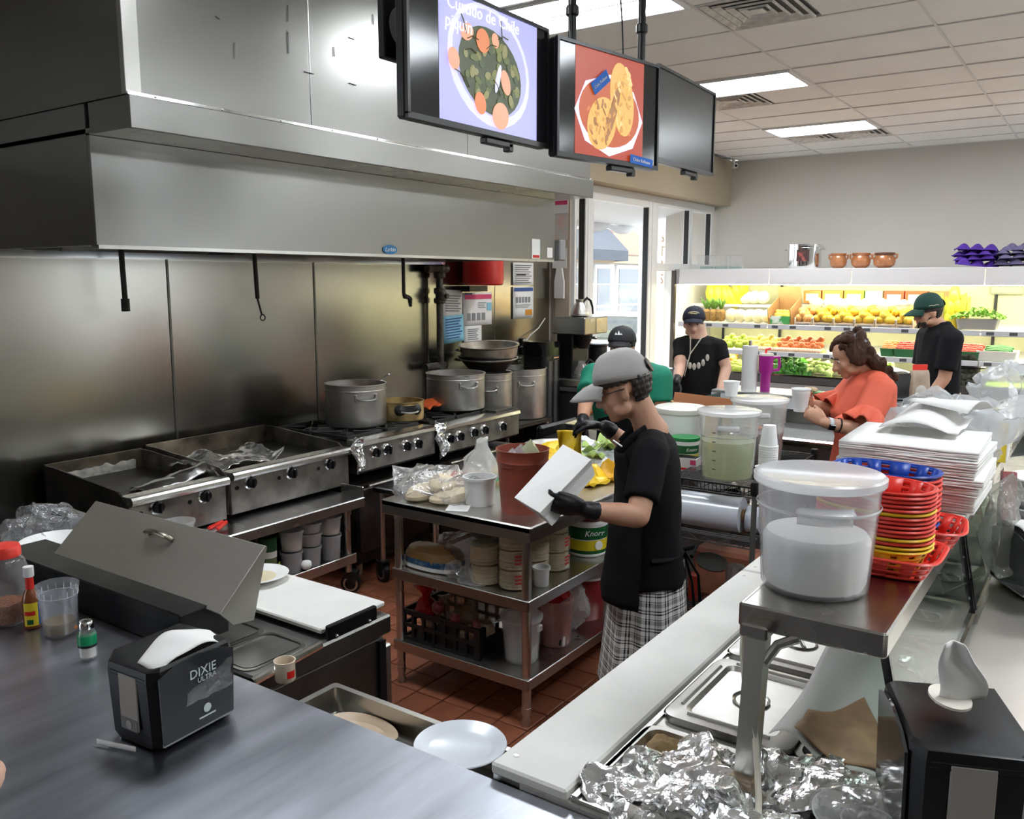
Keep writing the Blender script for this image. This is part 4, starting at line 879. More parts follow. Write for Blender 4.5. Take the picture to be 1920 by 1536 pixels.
m4 = Matrix.Rotation(rad(25), 4, 'Z')@frame((.1015, 0, .122), (1, 0, 0), (0, 1, 0)); text('Knorr', .04, WHITE, m4, t, shear=.25)
g = G(); g.lathe([(.022, 0), (.022, .003), (0, .003)], n=14, ax=Matrix.Rotation(pi/2, 3, 'Y')); o = obj('bird_mark', g, WHITE, t, (.0985*math.cos(.7), .0985*math.sin(.7), .06), rz=.7)
g = G(); g.lathe([(.095, .175), (.07, .172), (0, .17)], n=30); g.ball((.02, 0, .17), (.05, .04, .012)); obj('dark_contents', g, M('dark red sauce', (.10,.025,.02), .3), t)
# ---- bottom shelf ----
BS = .219
cr = thing('black_crate', 'low black plastic crate with lattice sides on the bottom shelf', 'crate', (0, 0, 0))
def lattice(nm, p0, p1, z0, z1, nx, par):
    g = G(); d = V(p1)-V(p0); L = d.length; a = math.atan2(d.y, d.x); c = (V(p0)+V(p1))/2
    for z in (z0+.008, (z0+z1)/2, z1-.010): g.box((c.x, c.y, z), (L, .012, .016 if z < z1-.02 else .024), rz=a)
    for i in range(nx+1):
        q = V(p0)+d*(i/nx); g.box((q.x, q.y, (z0+z1)/2), (.014 if 0 < i < nx else .03, .014, z1-z0), rz=a)
    return obj(nm, g, BLACK, par, sm=0)
lattice('side_lattice', (2.90, 2.64), (2.90, 2.20), BS, BS+.145, 7, cr); lattice('side_lattice', (3.22, 2.64), (3.22, 2.20), BS, BS+.145, 7, cr)
lattice('end_lattice', (2.90, 2.64), (3.22, 2.64), BS, BS+.145, 4, cr)
g = G(); g.box((2.925, 2.20, BS+.07), (.05, .016, .14)); g.box((3.08, 2.20, BS+.04), (.27, .014, .08)); obj('end_panel', g, BLACK, cr, sm=0)
g = G(); g.box((3.06, 2.42, BS+.005), (.32, .44, .008)); obj('crate_floor', g, BLACK, cr, sm=0)
SACK = M('onion sack skin', (.38,.30,.18), .6, var=.35, vsc=10, bump=.3, bsc=30)
ONI = M('red onion', (.33,.06,.07), .35, col2=(.62,.42,.38), thr=(.45,.75), vsc=12)
WON = M('white onion', (.60,.50,.34), .4, col2=(.5,.32,.26), thr=(.5,.8), vsc=10)
on = None
for k, (x, y, z, r, m, lab) in enumerate(((2.955, 2.30, .30, .038, WON, 'white onion showing through the crate lattice'), (2.95, 2.245, .36, .022, ONI, 'small red onion at the near corner of the black crate'), (2.94, 2.36, .365, .026, ONI, 'small red onion on the crate edge, middle'), (2.96, 2.475, .385, .033, ONI, 'red onion on the crate edge beside the red bag'), (3.02, 2.26, .30, .06, WON, 'large pale onion at the near end of the crate'), (3.05, 2.38, .33, .06, WON, 'large pale onion under the brown sack'), (3.0, 2.56, .30, .05, WON, 'pale onion under the red bag'))):
    g = G(); g.lathe([(.0, -r*.95), (r*.6, -r*.8), (r, -.1*r), (r*.9, r*.45), (r*.35, r*.85), (r*.12, r*1.15), (0, r*1.2)], n=18); tag(obj('onion', g, m, None, (x, y, z), rz=k), lab, 'onion', 'onions in the black crate').rotation_euler = (.6*math.sin(k*2), .5*math.cos(k), k)
bagblob('onion_sack', 'brown film sack of onions filling the black crate', 'sack', (3.08, 2.38, .375), (.13, .17, .075), film('brown sack film', (.22,.15,.08), .6, .15, bump=.6, gl=1.4), .05, 10, 17)
t = thing('red_bag', 'red tied plastic bag in the far corner of the black crate', 'bag', (2.985, 2.575, .36))
g = G(); g.lathe([(.0, -.05), (.05, -.04), (.06, 0), (.035, .035), (.016, .05), (.028, .075), (.05, .11), (.03, .12)], n=20); g.wob(.02, 20, 3); obj('bag_body', g, M('red bag plastic', (.45,.008,.012), .25, bump=.3, bsc=30), t, sm=28)
t = tubc('frosted white bucket of white powder on the bottom shelf', (3.03, 2.055, BS), .088, .20, M('white powder', (.62,.61,.57), .9), .42, MILKL, nm='frosted_bucket', lid=MILKY, taper=.84)
for s_ in (-1, 1): g = G(); g.box((0, s_*.098, .165), (.03, .014, .03), bev=.004); obj('lug', g, MILKY, t)
t = tubc('pinkish clear bucket holding a red bag on the bottom shelf', (3.27, 2.03, BS), .085, .22, M('pink flour', (.48,.20,.18), .6), .55, film('pinkish plastic', (.72,.42,.40), .42, .15), nm='pink_bucket', taper=.88)
g = G(); g.box((-.015, -.06, .10), (.022, .008, .19), bev=.003, rot=Matrix.Rotation(.35, 3, 'Y')); obj('black_scoop', g, BLACK, t)
bagblob('red_bag', 'glossy red bag stuffed in the pinkish bucket', 'bag', (3.26, 2.03, BS+.245), (.07, .07, .06), MATS['red bag plastic'], .03, 14, 23, sm=30)
bagblob('white_bag', 'white translucent bag standing behind the pinkish bucket', 'bag', (3.44, 2.05, BS+.13), (.075, .085, .135), film('white cloudy film', (.8,.76,.76), .7, .2, bump=.4), .03, 12, 29, zmin=BS+.003)
tubc('dark red tub with pale lid at the back of the bottom shelf', (3.64, 2.08, BS), .105, .22, mat=M('dark red tub', (.22,.015,.02), .35), nm='red_tub', lid=WHITE)

# ================= left foreground: dark bar counter =================
bc = thing('bar_counter', 'dark worn steel bar counter filling the lower left corner', 'counter', (0, 0, 0))
DKT = M('worn dark counter steel', (.37,.385,.43), .32, 1, var=.34, vsc=7, vst=(.3,1.8,1), thr=(.2,.8), bump=.035, bsc=22, bst=(1,8,1))
g = G(); g.box((.72, 1.55, .86), (1.235, 4.3, .04), bev=.008); obj('counter_top', g, DKT, bc)
g = G(); g.box((.82, 1.55, .42), (.95, 4.2, .83)); obj('base_cabinet', g, M('black laminate', (.02,.02,.022), .5), bc, sm=0)
CT = .881
def dispenser(label, loc, rz, brand=True, group=None, paper='flap'):
    t = thing('napkin_dispenser', label, 'dispenser', loc, rz, group)
    # local: faceplate on -y, slot on top; 0.22 wide, 0.17 deep, 0.205 high
    def oc(w, d, y0=0): return [(-w/2+.02, -d/2+y0), (w/2-.02, -d/2+y0), (w/2, -d/2+.02+y0), (w/2, d/2-.02+y0), (w/2-.02, d/2+y0), (-w/2+.02, d/2+y0), (-w/2, d/2-.02+y0), (-w/2, -d/2+.02+y0)]
    g = G(); g.loft([ring(oc(.205, .150), .004), ring(oc(.215, .168), .02), ring(oc(.228, .172), .165), ring(oc(.224, .168), .185)], True, False)
    top = [(x, y, .185+.034*(1-((x/.112)**2))*(.55+.45*(y+.085)/.17)) for x, y in oc(.214, .158)]
    g.loft([ring(oc(.224, .168), .185), top], False, True); obj('shell', g, BLACK, t, sm=25)
    g = G(); g.prism(rr(.19, .016, .006), .005, .013); obj('foot', g, BLACK, t)
    # smoked front door with printed mark
    g = G(); dv = Matrix.Rotation(0, 3, 'X'); o1 = [(-.095, .018), (.095, .018), (.100, .172), (.06, .187), (0, .193), (-.06, .187), (-.100, .172)]
    g.prism([(x, z) for x, z in o1], 0, .005, Matrix(((1,0,0),(0,0,-1),(0,1,0)))); d = obj('front_door', g, SMOKE, t, (0, -.0835, 0), sm=25); d.rotation_euler = (.02, 0, 0)
    g = G(); g.box((0, -.084, .016), (.19, .006, .010), bev=.002); obj('lower_rail', g, M('grey trim', (.3,.3,.3), .4), t)
    if brand:
        PR = M('pale print', (.55,.62,.60), .6)
        text('DIXIE', .030, PR, frame((.012, -.0062, .150), (0, -1, 0), (1, 0, 0)), d); text('ULTRA', .017, PR, frame((.022, -.0062, .131), (0, -1, 0), (1, 0, 0)), d)
        g = G(); g.prism(ell(.0105, .0105, 20), 0, .001); o = obj('round_mark', g, PR, d); o.matrix_basis = frame((.02, -.0056, .058), (0, -1, 0), (1, 0, 0))
        g = G(); g.box((.02, -.006, .040), (.045, .001, .0035)); obj('line_mark', g, PR, d, sm=0)
        g = G(); g.grid(lambda u, v: (-.035+.125*u, -.0085, .085+.07*v*(.4+.6*u)), 12, 8); g.wob(.004, 60, 2); obj('torn_film', g, BAGF, d, sm=15)
    # side windows with the paper stack behind
    for s_ in (-1, 1):
        g = G(); g.box((s_*.1135, -.002, .105), (.004, .062, .125), bev=.002); w = obj('side_window', g, M('grey-brown napkins', (.32,.29,.26), .6), t)
        g = G(); g.box((s_*.1145, -.002, .055), (.004, .058, .03), bev=.002); obj('window_label', g, M('grey window label', (.11,.105,.10), .4), w)
        g = G(); g.prism(ell(.010, .010, 16), 0, .001); o = obj('round_mark', g, M('pale mark', (.3,.29,.27), .6), w); o.matrix_basis = frame((s_*.1166, -.002, .055), (s_, 0, 0), (0, 1, 0))
    for z in (.168, .160): g = G(); g.box((0, -.0, z), (.229, .12, .004), bev=.001); obj('groove_lip', g, BLACKG, t)
    if paper == 'flap':
        g = G(); g.grid(lambda u, v: (-.095+.195*u, -.078+.085*v*(.75+.25*math.sin(pi*u)), .222-.030*(2*u-1)**2-.016*(1-v)+.003*math.sin(11*u+3*v)), 22, 8); obj('napkin', g, WPAPER, t, solid=.002)
    else:
        g = G(); g.prism(ell(.042, .03, 24), 0, .004); o = obj('slot_opening', g, M('napkin stack in slot', (.72,.68,.6), .8), t, (0, -.01, .2145)); o.rotation_euler = (-.06, 0, 0)
        g = G(); g.grid(lambda u, v: (.008*math.sin(5*u+2*v)+.012*v, -.03+.072*u*(1-.62*v*v)+.004*math.sin(7*v), .205+.105*v+.012*u*(1-v)), 10, 12); obj('napkin', g, WPAPER, t, solid=.002)
    return t
dispenser('black napkin dispenser with a white napkin on the dark bar counter', (1.088, 1.705, CT), rad(4))
g = G(); g.grid(lambda u, v: (.965-.10*u*.3, 1.665+.10*u, CT+.004+.012*v), 8, 2); tag(obj('straw_wrapper', g, WPAPER, solid=.0015), 'folded white paper strip under the napkin dispenser', 'paper')
# salt shaker
t = thing('salt_shaker', 'glass salt shaker with a chrome top and green band', 'shaker', (1.168, 2.215, CT))
g = G(); g.lathe([(.021, 0), (.024, .004), (.024, .07), (.018, .084), (.0165, .09)], n=24, cap1=False); obj('glass', g, film('shaker glass', (.9,.9,.9), .25, .04, gl=1.5), t)
g = G(); g.lathe([(.020, .006), (.020, .032), (0, .034)], n=20); obj('salt', g, M('salt', (.75,.73,.70), .9), t)
g = G(); g.lathe([(.0245, .042), (.0245, .066), (.021, .075)], n=24, cap0=False, cap1=False); obj('green_band', g, M('green band', (.005,.28,.11), .35), t)
g = G(); g.lathe([(.0248, .036), (.0248, .042)], n=24, cap0=False, cap1=False); obj('black_band', g, BLACK, t)
g = G(); g.lathe([(.0195, .084), (.0205, .086), (.0195, .099), (.016, .106), (.006, .109), (0, .1095)], n=24); obj('chrome_cap', g, CHROME, t)
# deli cup with pickles
t = tubc('tall clear deli cup with pickled peppers in brine', (1.212, 2.44, CT), .054, .150, film('brine', (.26,.17,.035), .9, .1), .27, film('clear deli plastic', (.8,.83,.9), .12, .1), nm='deli_cup', cat='cup', taper=.8, rim=.004)
for k in range(16): g = G(); a = k*2*pi/16; g.box((.0535*math.cos(a), .0535*math.sin(a), .126), (.002, .0012, .018), rz=a); obj('rim_tick', g, MILKY, t, sm=0)
g = G(); g.lathe([(.0525, .117), (.0535, .118), (.0525, .119)], n=32, cap0=False, cap1=False); obj('rim_line', g, MILKY, t)
for k, (x, y, z, m, sc_) in enumerate(((-.012, -.022, .020, 'pickle green', 1), (.012, -.012, .026, 'pickle green', .9), (.022, -.026, .017, 'pickle orange', .8), (-.02, .012, .024, 'pickle green', 1))):
    g = G(); g.ball((0, 0, 0), (.020*sc_, .011*sc_, .010*sc_), 12, 8); tag(obj('pickle', g, M(m, (.24,.22,.03) if 'green' in m else (.5,.16,.02), .3), None, (1.212+x, 2.44+y, CT+z), rz=k), ['olive pickled pepper at the left in the deli cup', 'olive pickled pepper in the middle of the deli cup', 'orange carrot slice in the deli cup', 'olive pickled pepper at the back of the deli cup'][k], 'pickle', 'pickles in the deli cup')
# hot sauce bottle
t = thing('hot_sauce_bottle', 'small hot sauce bottle with white cap and yellow and blue label', 'bottle', (1.190, 2.555, CT))
g = G(); g.lathe([(.022, 0), (.0245, .004), (.0245, .085), (.019, .105), (.011, .118), (.0105, .165), (0, .165)], n=24); obj('glass', g, M('amber sauce', (.22,.06,.02), .15), t)
g = G(); g.lathe([(.0135, .155), (.0145, .157), (.0145, .185), (0, .187)], n=20); obj('white_cap', g, WHITE, t)
g = G(); g.lathe([(.0118, .118), (.0113, .157)], n=20, cap0=False, cap1=False); obj('red_neck', g, RED, t)
band('blue_label', .01, .08, .0249, M('blue label', (.01,.08,.30), .4), t, rad(-75), rad(20)); band('yellow_label', .01, .08, .0249, M('yellow hot label', (.78,.60,.02), .4), t, rad(-170), rad(-75))
band('red_flash', .042, .055, .0252, RED, t, rad(-165), rad(-95)); band('green_print', .015, .03, .0252, DGR, t, rad(-150), rad(-110))
# chilli flake jar
t = thing('spice_jar', 'clear square jar of red chilli flakes with a bright red lid', 'jar', (1.170, 2.655, CT), .35)
sq = lambda w, z: ring(rr(w, w, w*.22, 4), z)
g = G(); g.loft([sq(.09, 0), sq(.098, .006), sq(.098, .17), sq(.085, .195), sq(.072, .205)], True, False); obj('jar_body', g, film('jar plastic', (.8,.75,.72), .10, .05), t)
g = G(); g.loft([sq(.088, .005), sq(.09, .01), sq(.09, .065)]); g.wob(.003, 60, 2); obj('chilli_flakes', g, M('chilli flakes', (.22,.07,.03), .8, col2=(.5,.25,.10), thr=(.5,.75), vsc=160, bump=.8, bsc=200), t)
g = G(); g.lathe([(.044, .203), (.047, .206), (.047, .228), (.044, .236), (0, .238)], n=36); obj('red_lid', g, REDB, t, sm=30)
# black bin edge, elbow of a customer
t = thing('black_tin', 'black bin at the far left edge of the counter', 'bin', (1.10, 2.83, CT)); g = G(); g.lathe([(.06, 0), (.064, .1), (.066, .1), (.058, .095), (0, .02)], n=24); obj('bin_body', g, BLACKG, t)
# customer's elbow at the left edge of the frame
p = thing('person', 'bare forearm and elbow of a customer at the lower left edge', 'person', (0, 0, 0))
g = G(); e = (0.566,1.374,1.132); g.tube([V(e)+V((-.35, .10, .22)), V(e)+V((-.13, .05, .05)), V(e)+V((-.02, .0, .0)), V(e)+V((-.05, .08, -.07)), V(e)+V((-.12, .3, -.10))], [.05, .047, .04, .04, .034], 16, rnd=True)
blob('arm', g, SKIN2, p, .008, 6)
# ================= sandwich prep fridge beside the counter =================
fr = thing('prep_fridge', 'steel sandwich prep fridge with its lid propped half open', 'fridge', (0, 0, 0))
FDK = M('dark fridge steel', (.24,.24,.225), .36, 1, var=.3, vsc=4, bump=.04, bsc=30, bst=(1,1,12), rvar=.08)
g = G(); g.box((1.625, 2.62, .43), (.50, 1.66, .74), bev=.006); obj('cabinet', g, FDK, fr)
g = G(); g.box((1.625, 2.62, .84), (.53, 1.70, .06), bev=.006); obj('top_rail', g, FDK, fr)
g = G(); g.box((1.898, 1.82, .40), (.035, .05, .72), bev=.006); obj('corner_post', g, STEEL, fr)
g = G(); g.box((1.86, 1.785, .42), (.028, .008, .74)); obj('door_gap', g, BLACK, fr, sm=0)
g = G(); g.tube([(1.36, 1.775, .855), (1.60, 1.775, .872)], .012, 8); obj('chrome_rail', g, CHROME, fr)
g = G(); g.box((1.415, 2.55, .935), (.16, 1.02, .10), bev=.004); obj('lid_rear_cover', g, M('dark lid cover', (.05,.05,.052), .3, .9, var=.3, vsc=5, bump=.05, bsc=30), fr)
g = G(); g.box((1.345, 2.5, .80), (.02, 1.2, .3)); obj('black_back', g, BLACK, fr, sm=0)
# open lid: a shallow box hinged on the counter side
LDM = M('worn lid steel', (.62,.59,.54), .42, 1, var=.15, vsc=4, vst=(1,.3,1), thr=(.15,.85), bump=.05, bsc=24, bst=(10,1,10))
ang = math.atan2(.155, .165); t = obj('lid_top', (lambda g: g.box((.1135, 0, 0), (.227, .90, .006), bev=.002))(G()), LDM, fr, (1.42, 2.425, .975)); t.rotation_euler = (0, -ang, 0)
g = G(); g.prism([(0, 0), (.227, 0), (.227, -.006), (.045, -.115), (.0, -.06)], -.003, .003, Matrix(((1,0,0),(0,0,-1),(0,1,0)))); s1 = obj('lid_skirt', g, LDM, t, (0, -.447, 0), sm=0); s2 = s1.copy(); COL.objects.link(s2); s2.parent = t; s2.location = (0, .447, 0)
g = G(); g.tube([(.165, -.06, .005), (.165, -.05, .024), (.165, -.02, .033), (.165, .02, .033), (.165, .05, .024), (.165, .06, .005)], [.012, .013, .012, .012, .013, .012], 10, flat=.6); obj('handle', g, M('worn handle', (.20,.18,.14), .35, 1, var=.4, vsc=40), t)
g = G(); g.box((1.765, 2.58, .892), (.27, 1.55, .016), bev=.004); tag(obj('cutting_board', g, BOARD), 'white cutting board along the front of the prep fridge', 'cutting board')
g = G(); g.box((1.735, 1.785, .885), (.20, .016, .055), bev=.003); br = obj('board_bracket', g, BLACKG, fr)
for x in (1.665, 1.80): g = G(); g.ball((x, 1.776, .875), .006, 8, 6); obj('screw', g, CHROME, br)
# wells with inserts under the lid
for k in range(3):
    y = 1.885+k*.18; hp = hotel_pan(['steel insert pan with lettuce nearest the end of the prep fridge', 'second steel insert pan under the fridge lid', 'third steel insert pan under the fridge lid'][k], (1.475, y, .795), .20, .155, .078, mat=M('dark pan steel', (.3,.3,.28), .25, 1), lip=.01, nm='insert_pan')
    g = G(); g.grid(lambda u, v: (-.085+.17*u, -.065+.13*v, .03+.02*noise.noise(V((u*6, v*6, k*3)))), 10, 8); g.wob(.012, 30, k); obj('lettuce', g, M('chopped lettuce', (.13,.19,.04), .5, var=.5, vsc=40), hp, sm=20)
t = thing('soup_plate', 'white plate with creamy soup on the cutting board', 'plate', (1.80, 2.29, .901))
g = G(); g.lathe([(.05, 0), (.055, .004), (.10, .02), (.102, .022), (.09, .02), (.05, .008), (0, .007)], n=36); obj('plate_body', g, WHITE, t); g = G(); g.lathe([(.062, .011), (0, .012)], n=28, cap0=False); obj('soup', g, M('cream soup', (.65,.57,.38), .3), t)
t = thing('white_bowl', 'white bowl half hidden behind the fridge lid', 'bowl', (1.585, 3.17, .872))
g = G(); g.lathe([(.05, 0), (.10, .04), (.125, .07), (.12, .07), (.09, .04), (0, .012)], n=32); obj('bowl_body', g, WHITE, t)
bagblob('plastic_bag', 'clear crumpled plastic bag at the left end of the prep fridge', 'bag', (1.66, 3.42, .93), (.17, .13, .055), film('grey bag film', (.45,.46,.48), .35, .1, bump=.7, gl=1.6), .06, 10, 31, zmin=.873)
g = G(); g.box((1.55, 4.05, .935), (.35, .12, .05), bev=.004); t = tag(obj('steel_bar', g, STEEL), 'end of a steel shelf at the left edge of the frame', 'shelf')
g = G(); g.box((1.50, 4.3, .46), (.3, .4, .92)); 
# drop-in sink between counter and fridge end
sk = thing('drop_in_sink', 'narrow steel drop-in sink behind the bar counter edge', 'sink', (0, 0, 0))
SKM = M('sink steel', (.42,.41,.38), .3, 1, bump=.05, bsc=40)
g = G(); o1, o2, o3 = rr(.150, .66, .012), rr(.118, .62, .012), rr(.112, .60, .02); cc = (1.418, 1.275)
g.loft([ring(o1, .825, cc), ring(o1, .85, cc), ring(o2, .85, cc), ring(o2, .842, cc), ring(o3, .79, cc)], False, True); obj('basin', g, SKM, sk, sm=30)
g = G(); g.box((1.418, 1.275, .40), (.13, .62, .76)); obj('sink_cabinet', g, FDK, sk, sm=0)
def plate(label, loc, r, mat, tilt=(0, 0), nm='round_tray', cat='tray', sy=1):
    t = thing(nm, label, cat, loc); t.rotation_euler = (tilt[0], tilt[1], 0)
    g = G(); g.lathe([(r*.62, 0), (r*.7, .003), (r*.98, .014), (r, .016), (r*.985, .018), (r*.7, .008), (r*.66, .006), (0, .006)], n=44, sy=sy); obj('tray_body', g, mat, t); return t
plate('big round white plate resting on the sink edge', (1.415, 1.125, .853), .105, M('bluish white plate', (.66,.69,.74), .25))
plate('beige oval plate lying in the sink', (1.417, 1.43, .795), .055, M('beige plate', (.62,.48,.34), .4), nm='oval_plate', cat='plate', sy=1.9)
t = thing('mug', 'cream mug with a red mark behind the napkin dispenser', 'mug', (1.425, 1.82-.1, .852))
g = G(); g.lathe([(.025, 0), (.027, .003), (.0265, .045), (.029, .055), (.026, .055), (.023, .045), (.022, .006), (0, .006)], n=28); obj('mug_body', g, M('cream glaze', (.65,.55,.42), .25), t)
g = G(); g.grid(lambda u, v: (.0274*math.cos(4.2+u*.9), .0274*math.sin(4.2+u*.9), .012+.02*v), 6, 1); obj('red_mark', g, RED, t)

# ================= steam table, right foreground =================
stt = thing('steam_table', 'steel steam table with sunken pans running along the right', 'steam table', (0, 0, 0))
STT = M('steam table steel', (.50,.49,.46), .28, 1, var=.12, vsc=4, bump=.04, bsc=30, bst=(1,12,1), rvar=.07)
SX0, SX1 = 1.342, 5.2
# top deck as bars around three pan wells
wells = [(1.385, 1.675), (1.735, 2.085), (2.135, 2.485), (2.535, 2.885), (2.935, 3.285), (3.335, 3.685)]
g = G(); g.box(((SX0+SX1)/2, .885, .872), (SX1-SX0, .19, .035)); g.box(((SX0+SX1)/2, .272, .882), (SX1-SX0, .03, .035))
ex_ = [SX0]+[e for w in wells for e in w]+[SX1]
for i in range(0, len(ex_), 2): g.box(((ex_[i]+ex_[i+1])/2, .538, .882), (ex_[i+1]-ex_[i], .51, .035))
obj('deck', g, STT, stt, sm=0)
g = G(); g.box(((SX0+SX1)/2, .61, .42), (SX1-SX0-.02, .70, .80)); obj('body', g, M('steam table body', (.2,.2,.19), .35, 1), stt, sm=0)
g = G(); g.box((SX0-.004, .55, .862), (.012, .72, .06), bev=.003); obj('end_edge', g, STEELX, stt)
g = G(); g.box(((SX0+SX1)/2, .785, .902), (SX1-SX0, .012, .006)); obj('deck_bead', g, STEEL, stt, sm=0)
for lab, x0, x1 in (('long white cutting board along the steam table', 1.336, 2.79), ('second white cutting board farther along the steam table', 2.80, 4.1)):
    t = thing('cutting_board', lab, 'cutting board', ((x0+x1)/2, .892, .899), 0, 'steam table cutting boards')
    g = G(); g.box((0, 0, 0), (x1-x0, .182, .026), bev=.005); obj('board', g, BOARD, t)
    for s_ in (-1, 1): g = G(); g.lathe([(.006, 0), (.006, .0012), (0, .0012)], (s_*((x1-x0)/2-.05), .06, .0128), 14); obj('screw', g, ALU, t)
PANS = M('bright pan steel', (.50,.49,.465), .33, 1, var=.08, vsc=9, bump=.05, bsc=25)
def pan_well(label, x0, x1, y0, y1, d=.10): 
    t = hotel_pan(label, ((x0+x1)/2, (y0+y1)/2, .905-d), x1-x0-.012, y1-y0-.012, d, mat=PANS, lip=.014, nm='hotel_pan'); return t
pan_well('open hotel pan with a crumpled foil parcel, nearest the camera', 1.385, 1.675, .29, .78)
pan_well('hotel pan lined with white parchment', 1.735, 2.085, .29, .478)
pan_well('hotel pan under the lid with two ribs', 1.735, 2.085, .49, .78)
pan_well('hotel pan under the second lid, beneath the overshelf', 2.135, 2.485, .49, .78)
pan_well('hotel pan holding the sausage packet behind the glass', 2.135, 2.485, .29, .478)
# pan lids
def lid(label, cx, cy, w, d, z=.913, rz=0, ribs=True):
    t = thing('pan_lid', label, 'lid', (cx, cy, z), rz, 'pan lids')
    g = G(); a = rr(w, d, .03); b = rr(w-.03, d-.03, .025); c = rr(w-.075, d-.075, .022); e = rr(w-.095, d-.095, .02)
    g.loft([ring(a, -.006), ring(a, 0), ring(b, .002), ring(c, .004), ring(e, -.004)], False, True); obj('lid_plate', g, PANS, t, sm=30)
    if ribs:
        for s_ in (-1, 1):
            g = G(); g.tube([(s_*(w/2-.026), -d*.32, .003), (s_*(w/2-.026), d*.32, .003)], .006, 8, flat=.6); obj('rib', g, PANS, t)
        g = G(); g.tube([(-w*.33, d/2-.026, .003), (w*.33, d/2-.026, .003)], .006, 8, flat=.6); obj('rib', g, PANS, t)
    g = G(); g.lathe([(.042, .0), (.036, -.002), (.03, -.014), (.012, -.018), (0, -.018)], (0, 0, -.002), 28, cap0=False); k = obj('recess', g, M('recess steel', (.35,.34,.32), .2, 1), t)
    g = G(); g.box((0, 0, -.003), (.075, .011, .012), bev=.004, rz=.5); obj('grip', g, PANS, k)
    g = G(); g.lathe([(.042, -.004), (.044, .001), (.040, -.002)], n=28, cap0=False, cap1=False); obj('rim_ring', g, PANS, k)
    return t
lid('steel lid with two long ribs, left of the parchment pan', 1.905, .632, .365, .295)
lid('steel lid under the front edge of the overshelf', 2.305, .632, .365, .295)
lid('dark-looking steel lid seen through the glass, nearer one', 2.71, .385, .36, .2, ribs=False); lid('third steel lid below the overshelf', 2.71, .632, .365, .295)
lid('dark-looking steel lid seen through the glass, middle one', 3.11, .385, .36, .2, ribs=False); lid('fourth steel lid below the overshelf', 3.11, .632, .365, .295); lid('fifth steel lid farther down the steam table', 3.51, .5, .365, .45, ribs=False)
# foil parcels and the parchment liner
def lump(cx, cy, w, d, h, z0, peak=.5):
    def fn(u, v):
        a = (2*u-1); b = (2*v-1); k = max(0, 1-a*a)**.45*max(0, 1-b*b)**.45
        return (cx+a*w/2, cy+b*d/2, z0+h*k)
    return fn
def foilp(nm, lab, fn, nu, nv, amp, sc, seed, amp2=.004, sc2=40):
    g = G(); g.grid(fn, nu, nv); g.wob(amp, sc, seed); g.wob(amp2, sc2, seed+5, oct=2); return tag(obj(nm, g, FOIL, sm=12, solid=.001), lab, 'foil', 'foil parcels in the front pan')
foilp('foil_parcel', 'big crumpled foil parcel in the nearest pan', lump(1.50, .60, .33, .36, .06, .885), 52, 56, .05, 7.5, 41)
foilp('foil_parcel', 'long crumpled foil parcel behind the steel post', lump(1.655, .405, .19, .34, .055, .89), 36, 60, .03, 10, 47)
foilp('foil_parcel', 'narrow twist of foil at the corner of the steam table', lump(1.415, .655, .085, .30, .03, .905), 18, 50, .022, 15, 53)
foilp('foil_parcel', 'crumpled foil on the near edge below the post', lump(1.44, .44, .12, .22, .03, .902), 24, 40, .03, 14, 59)
g = G(); g.ball((0, 0, 0), (.055, .04, .028), 22, 14); g.wob(.012, 30, 8); tag(obj('roast_potato', g, M('baked potato skin', (.34,.22,.10), .7, var=.3, vsc=20), None, (1.615, .72, .885)), 'brown roasted potato peeking from the foil in the nearest pan', 'potato')
t = thing('parchment_liner', 'white parchment sheet tented over browned food in the pan beside the glass', 'parchment', (0, 0, 0))
def parch(u, v):
    x = 1.72+.40*u; y = .50-.20*v+.03*(1-u)*(1-v)
    return (x, y, .915+.115*math.exp(-((u-1.0)/.42)**2)*(1-.35*v)+.04*math.exp(-((v-.15)/.25)**2)*(1-u*.5)+.006*math.sin(9*v+5*u))
g = G(); g.grid(parch, 24, 18); obj('parchment', g, M('parchment', (.66,.65,.62), .7, bump=.1, bsc=20), t, solid=.0015)
g = G(); g.grid(lambda u, v: (parch(.04+.56*u*(1-.55*abs(2*v-1)), .18+.8*v)[0], parch(.3, .18+.8*v)[1], parch(.04+.56*u*(1-.55*abs(2*v-1)), .18+.8*v)[2]+.006+.003*math.sin(9*u+v*7)), 18, 14); obj('greased_patch', g, M('browned paper', (.36,.22,.12), .6, var=.25, vsc=16, bump=.2, bsc=25), t, solid=.002)
g = G(); g.grid(lambda u, v: (2.10+.07*u+.03*math.sin(4*v), .50-.20*v, 1.03-.03*u+.01*math.sin(9*v)-.05*v*v), 10, 34); g.wob(.03, 18, 61); obj('foil_rim', g, FOIL, t, sm=14, solid=.001)
# sausage packet behind the glass
t = thing('sausage_packet', 'clear packet of sausage and cooked meat lying behind the sneeze glass', 'packet', (2.30, .37, .93), .4)
g = G(); g.ball((0, 0, 0), (.13, .075, .035), 26, 16); g.wob(.03, 12, 5); obj('packet_film', g, film('amber packet film', (.45,.36,.18), .4, .1, bump=.6, gl=1.6), t, sm=22)
g = G(); g.tube([(.03, -.055, .01), (.07, -.03, .022), (.09, .01, .02)], [.016, .019, .015], 10, rnd=True); obj('sausage', g, M('red sausage', (.32,.06,.05), .35, col2=(.55,.3,.26), vsc=40), t)
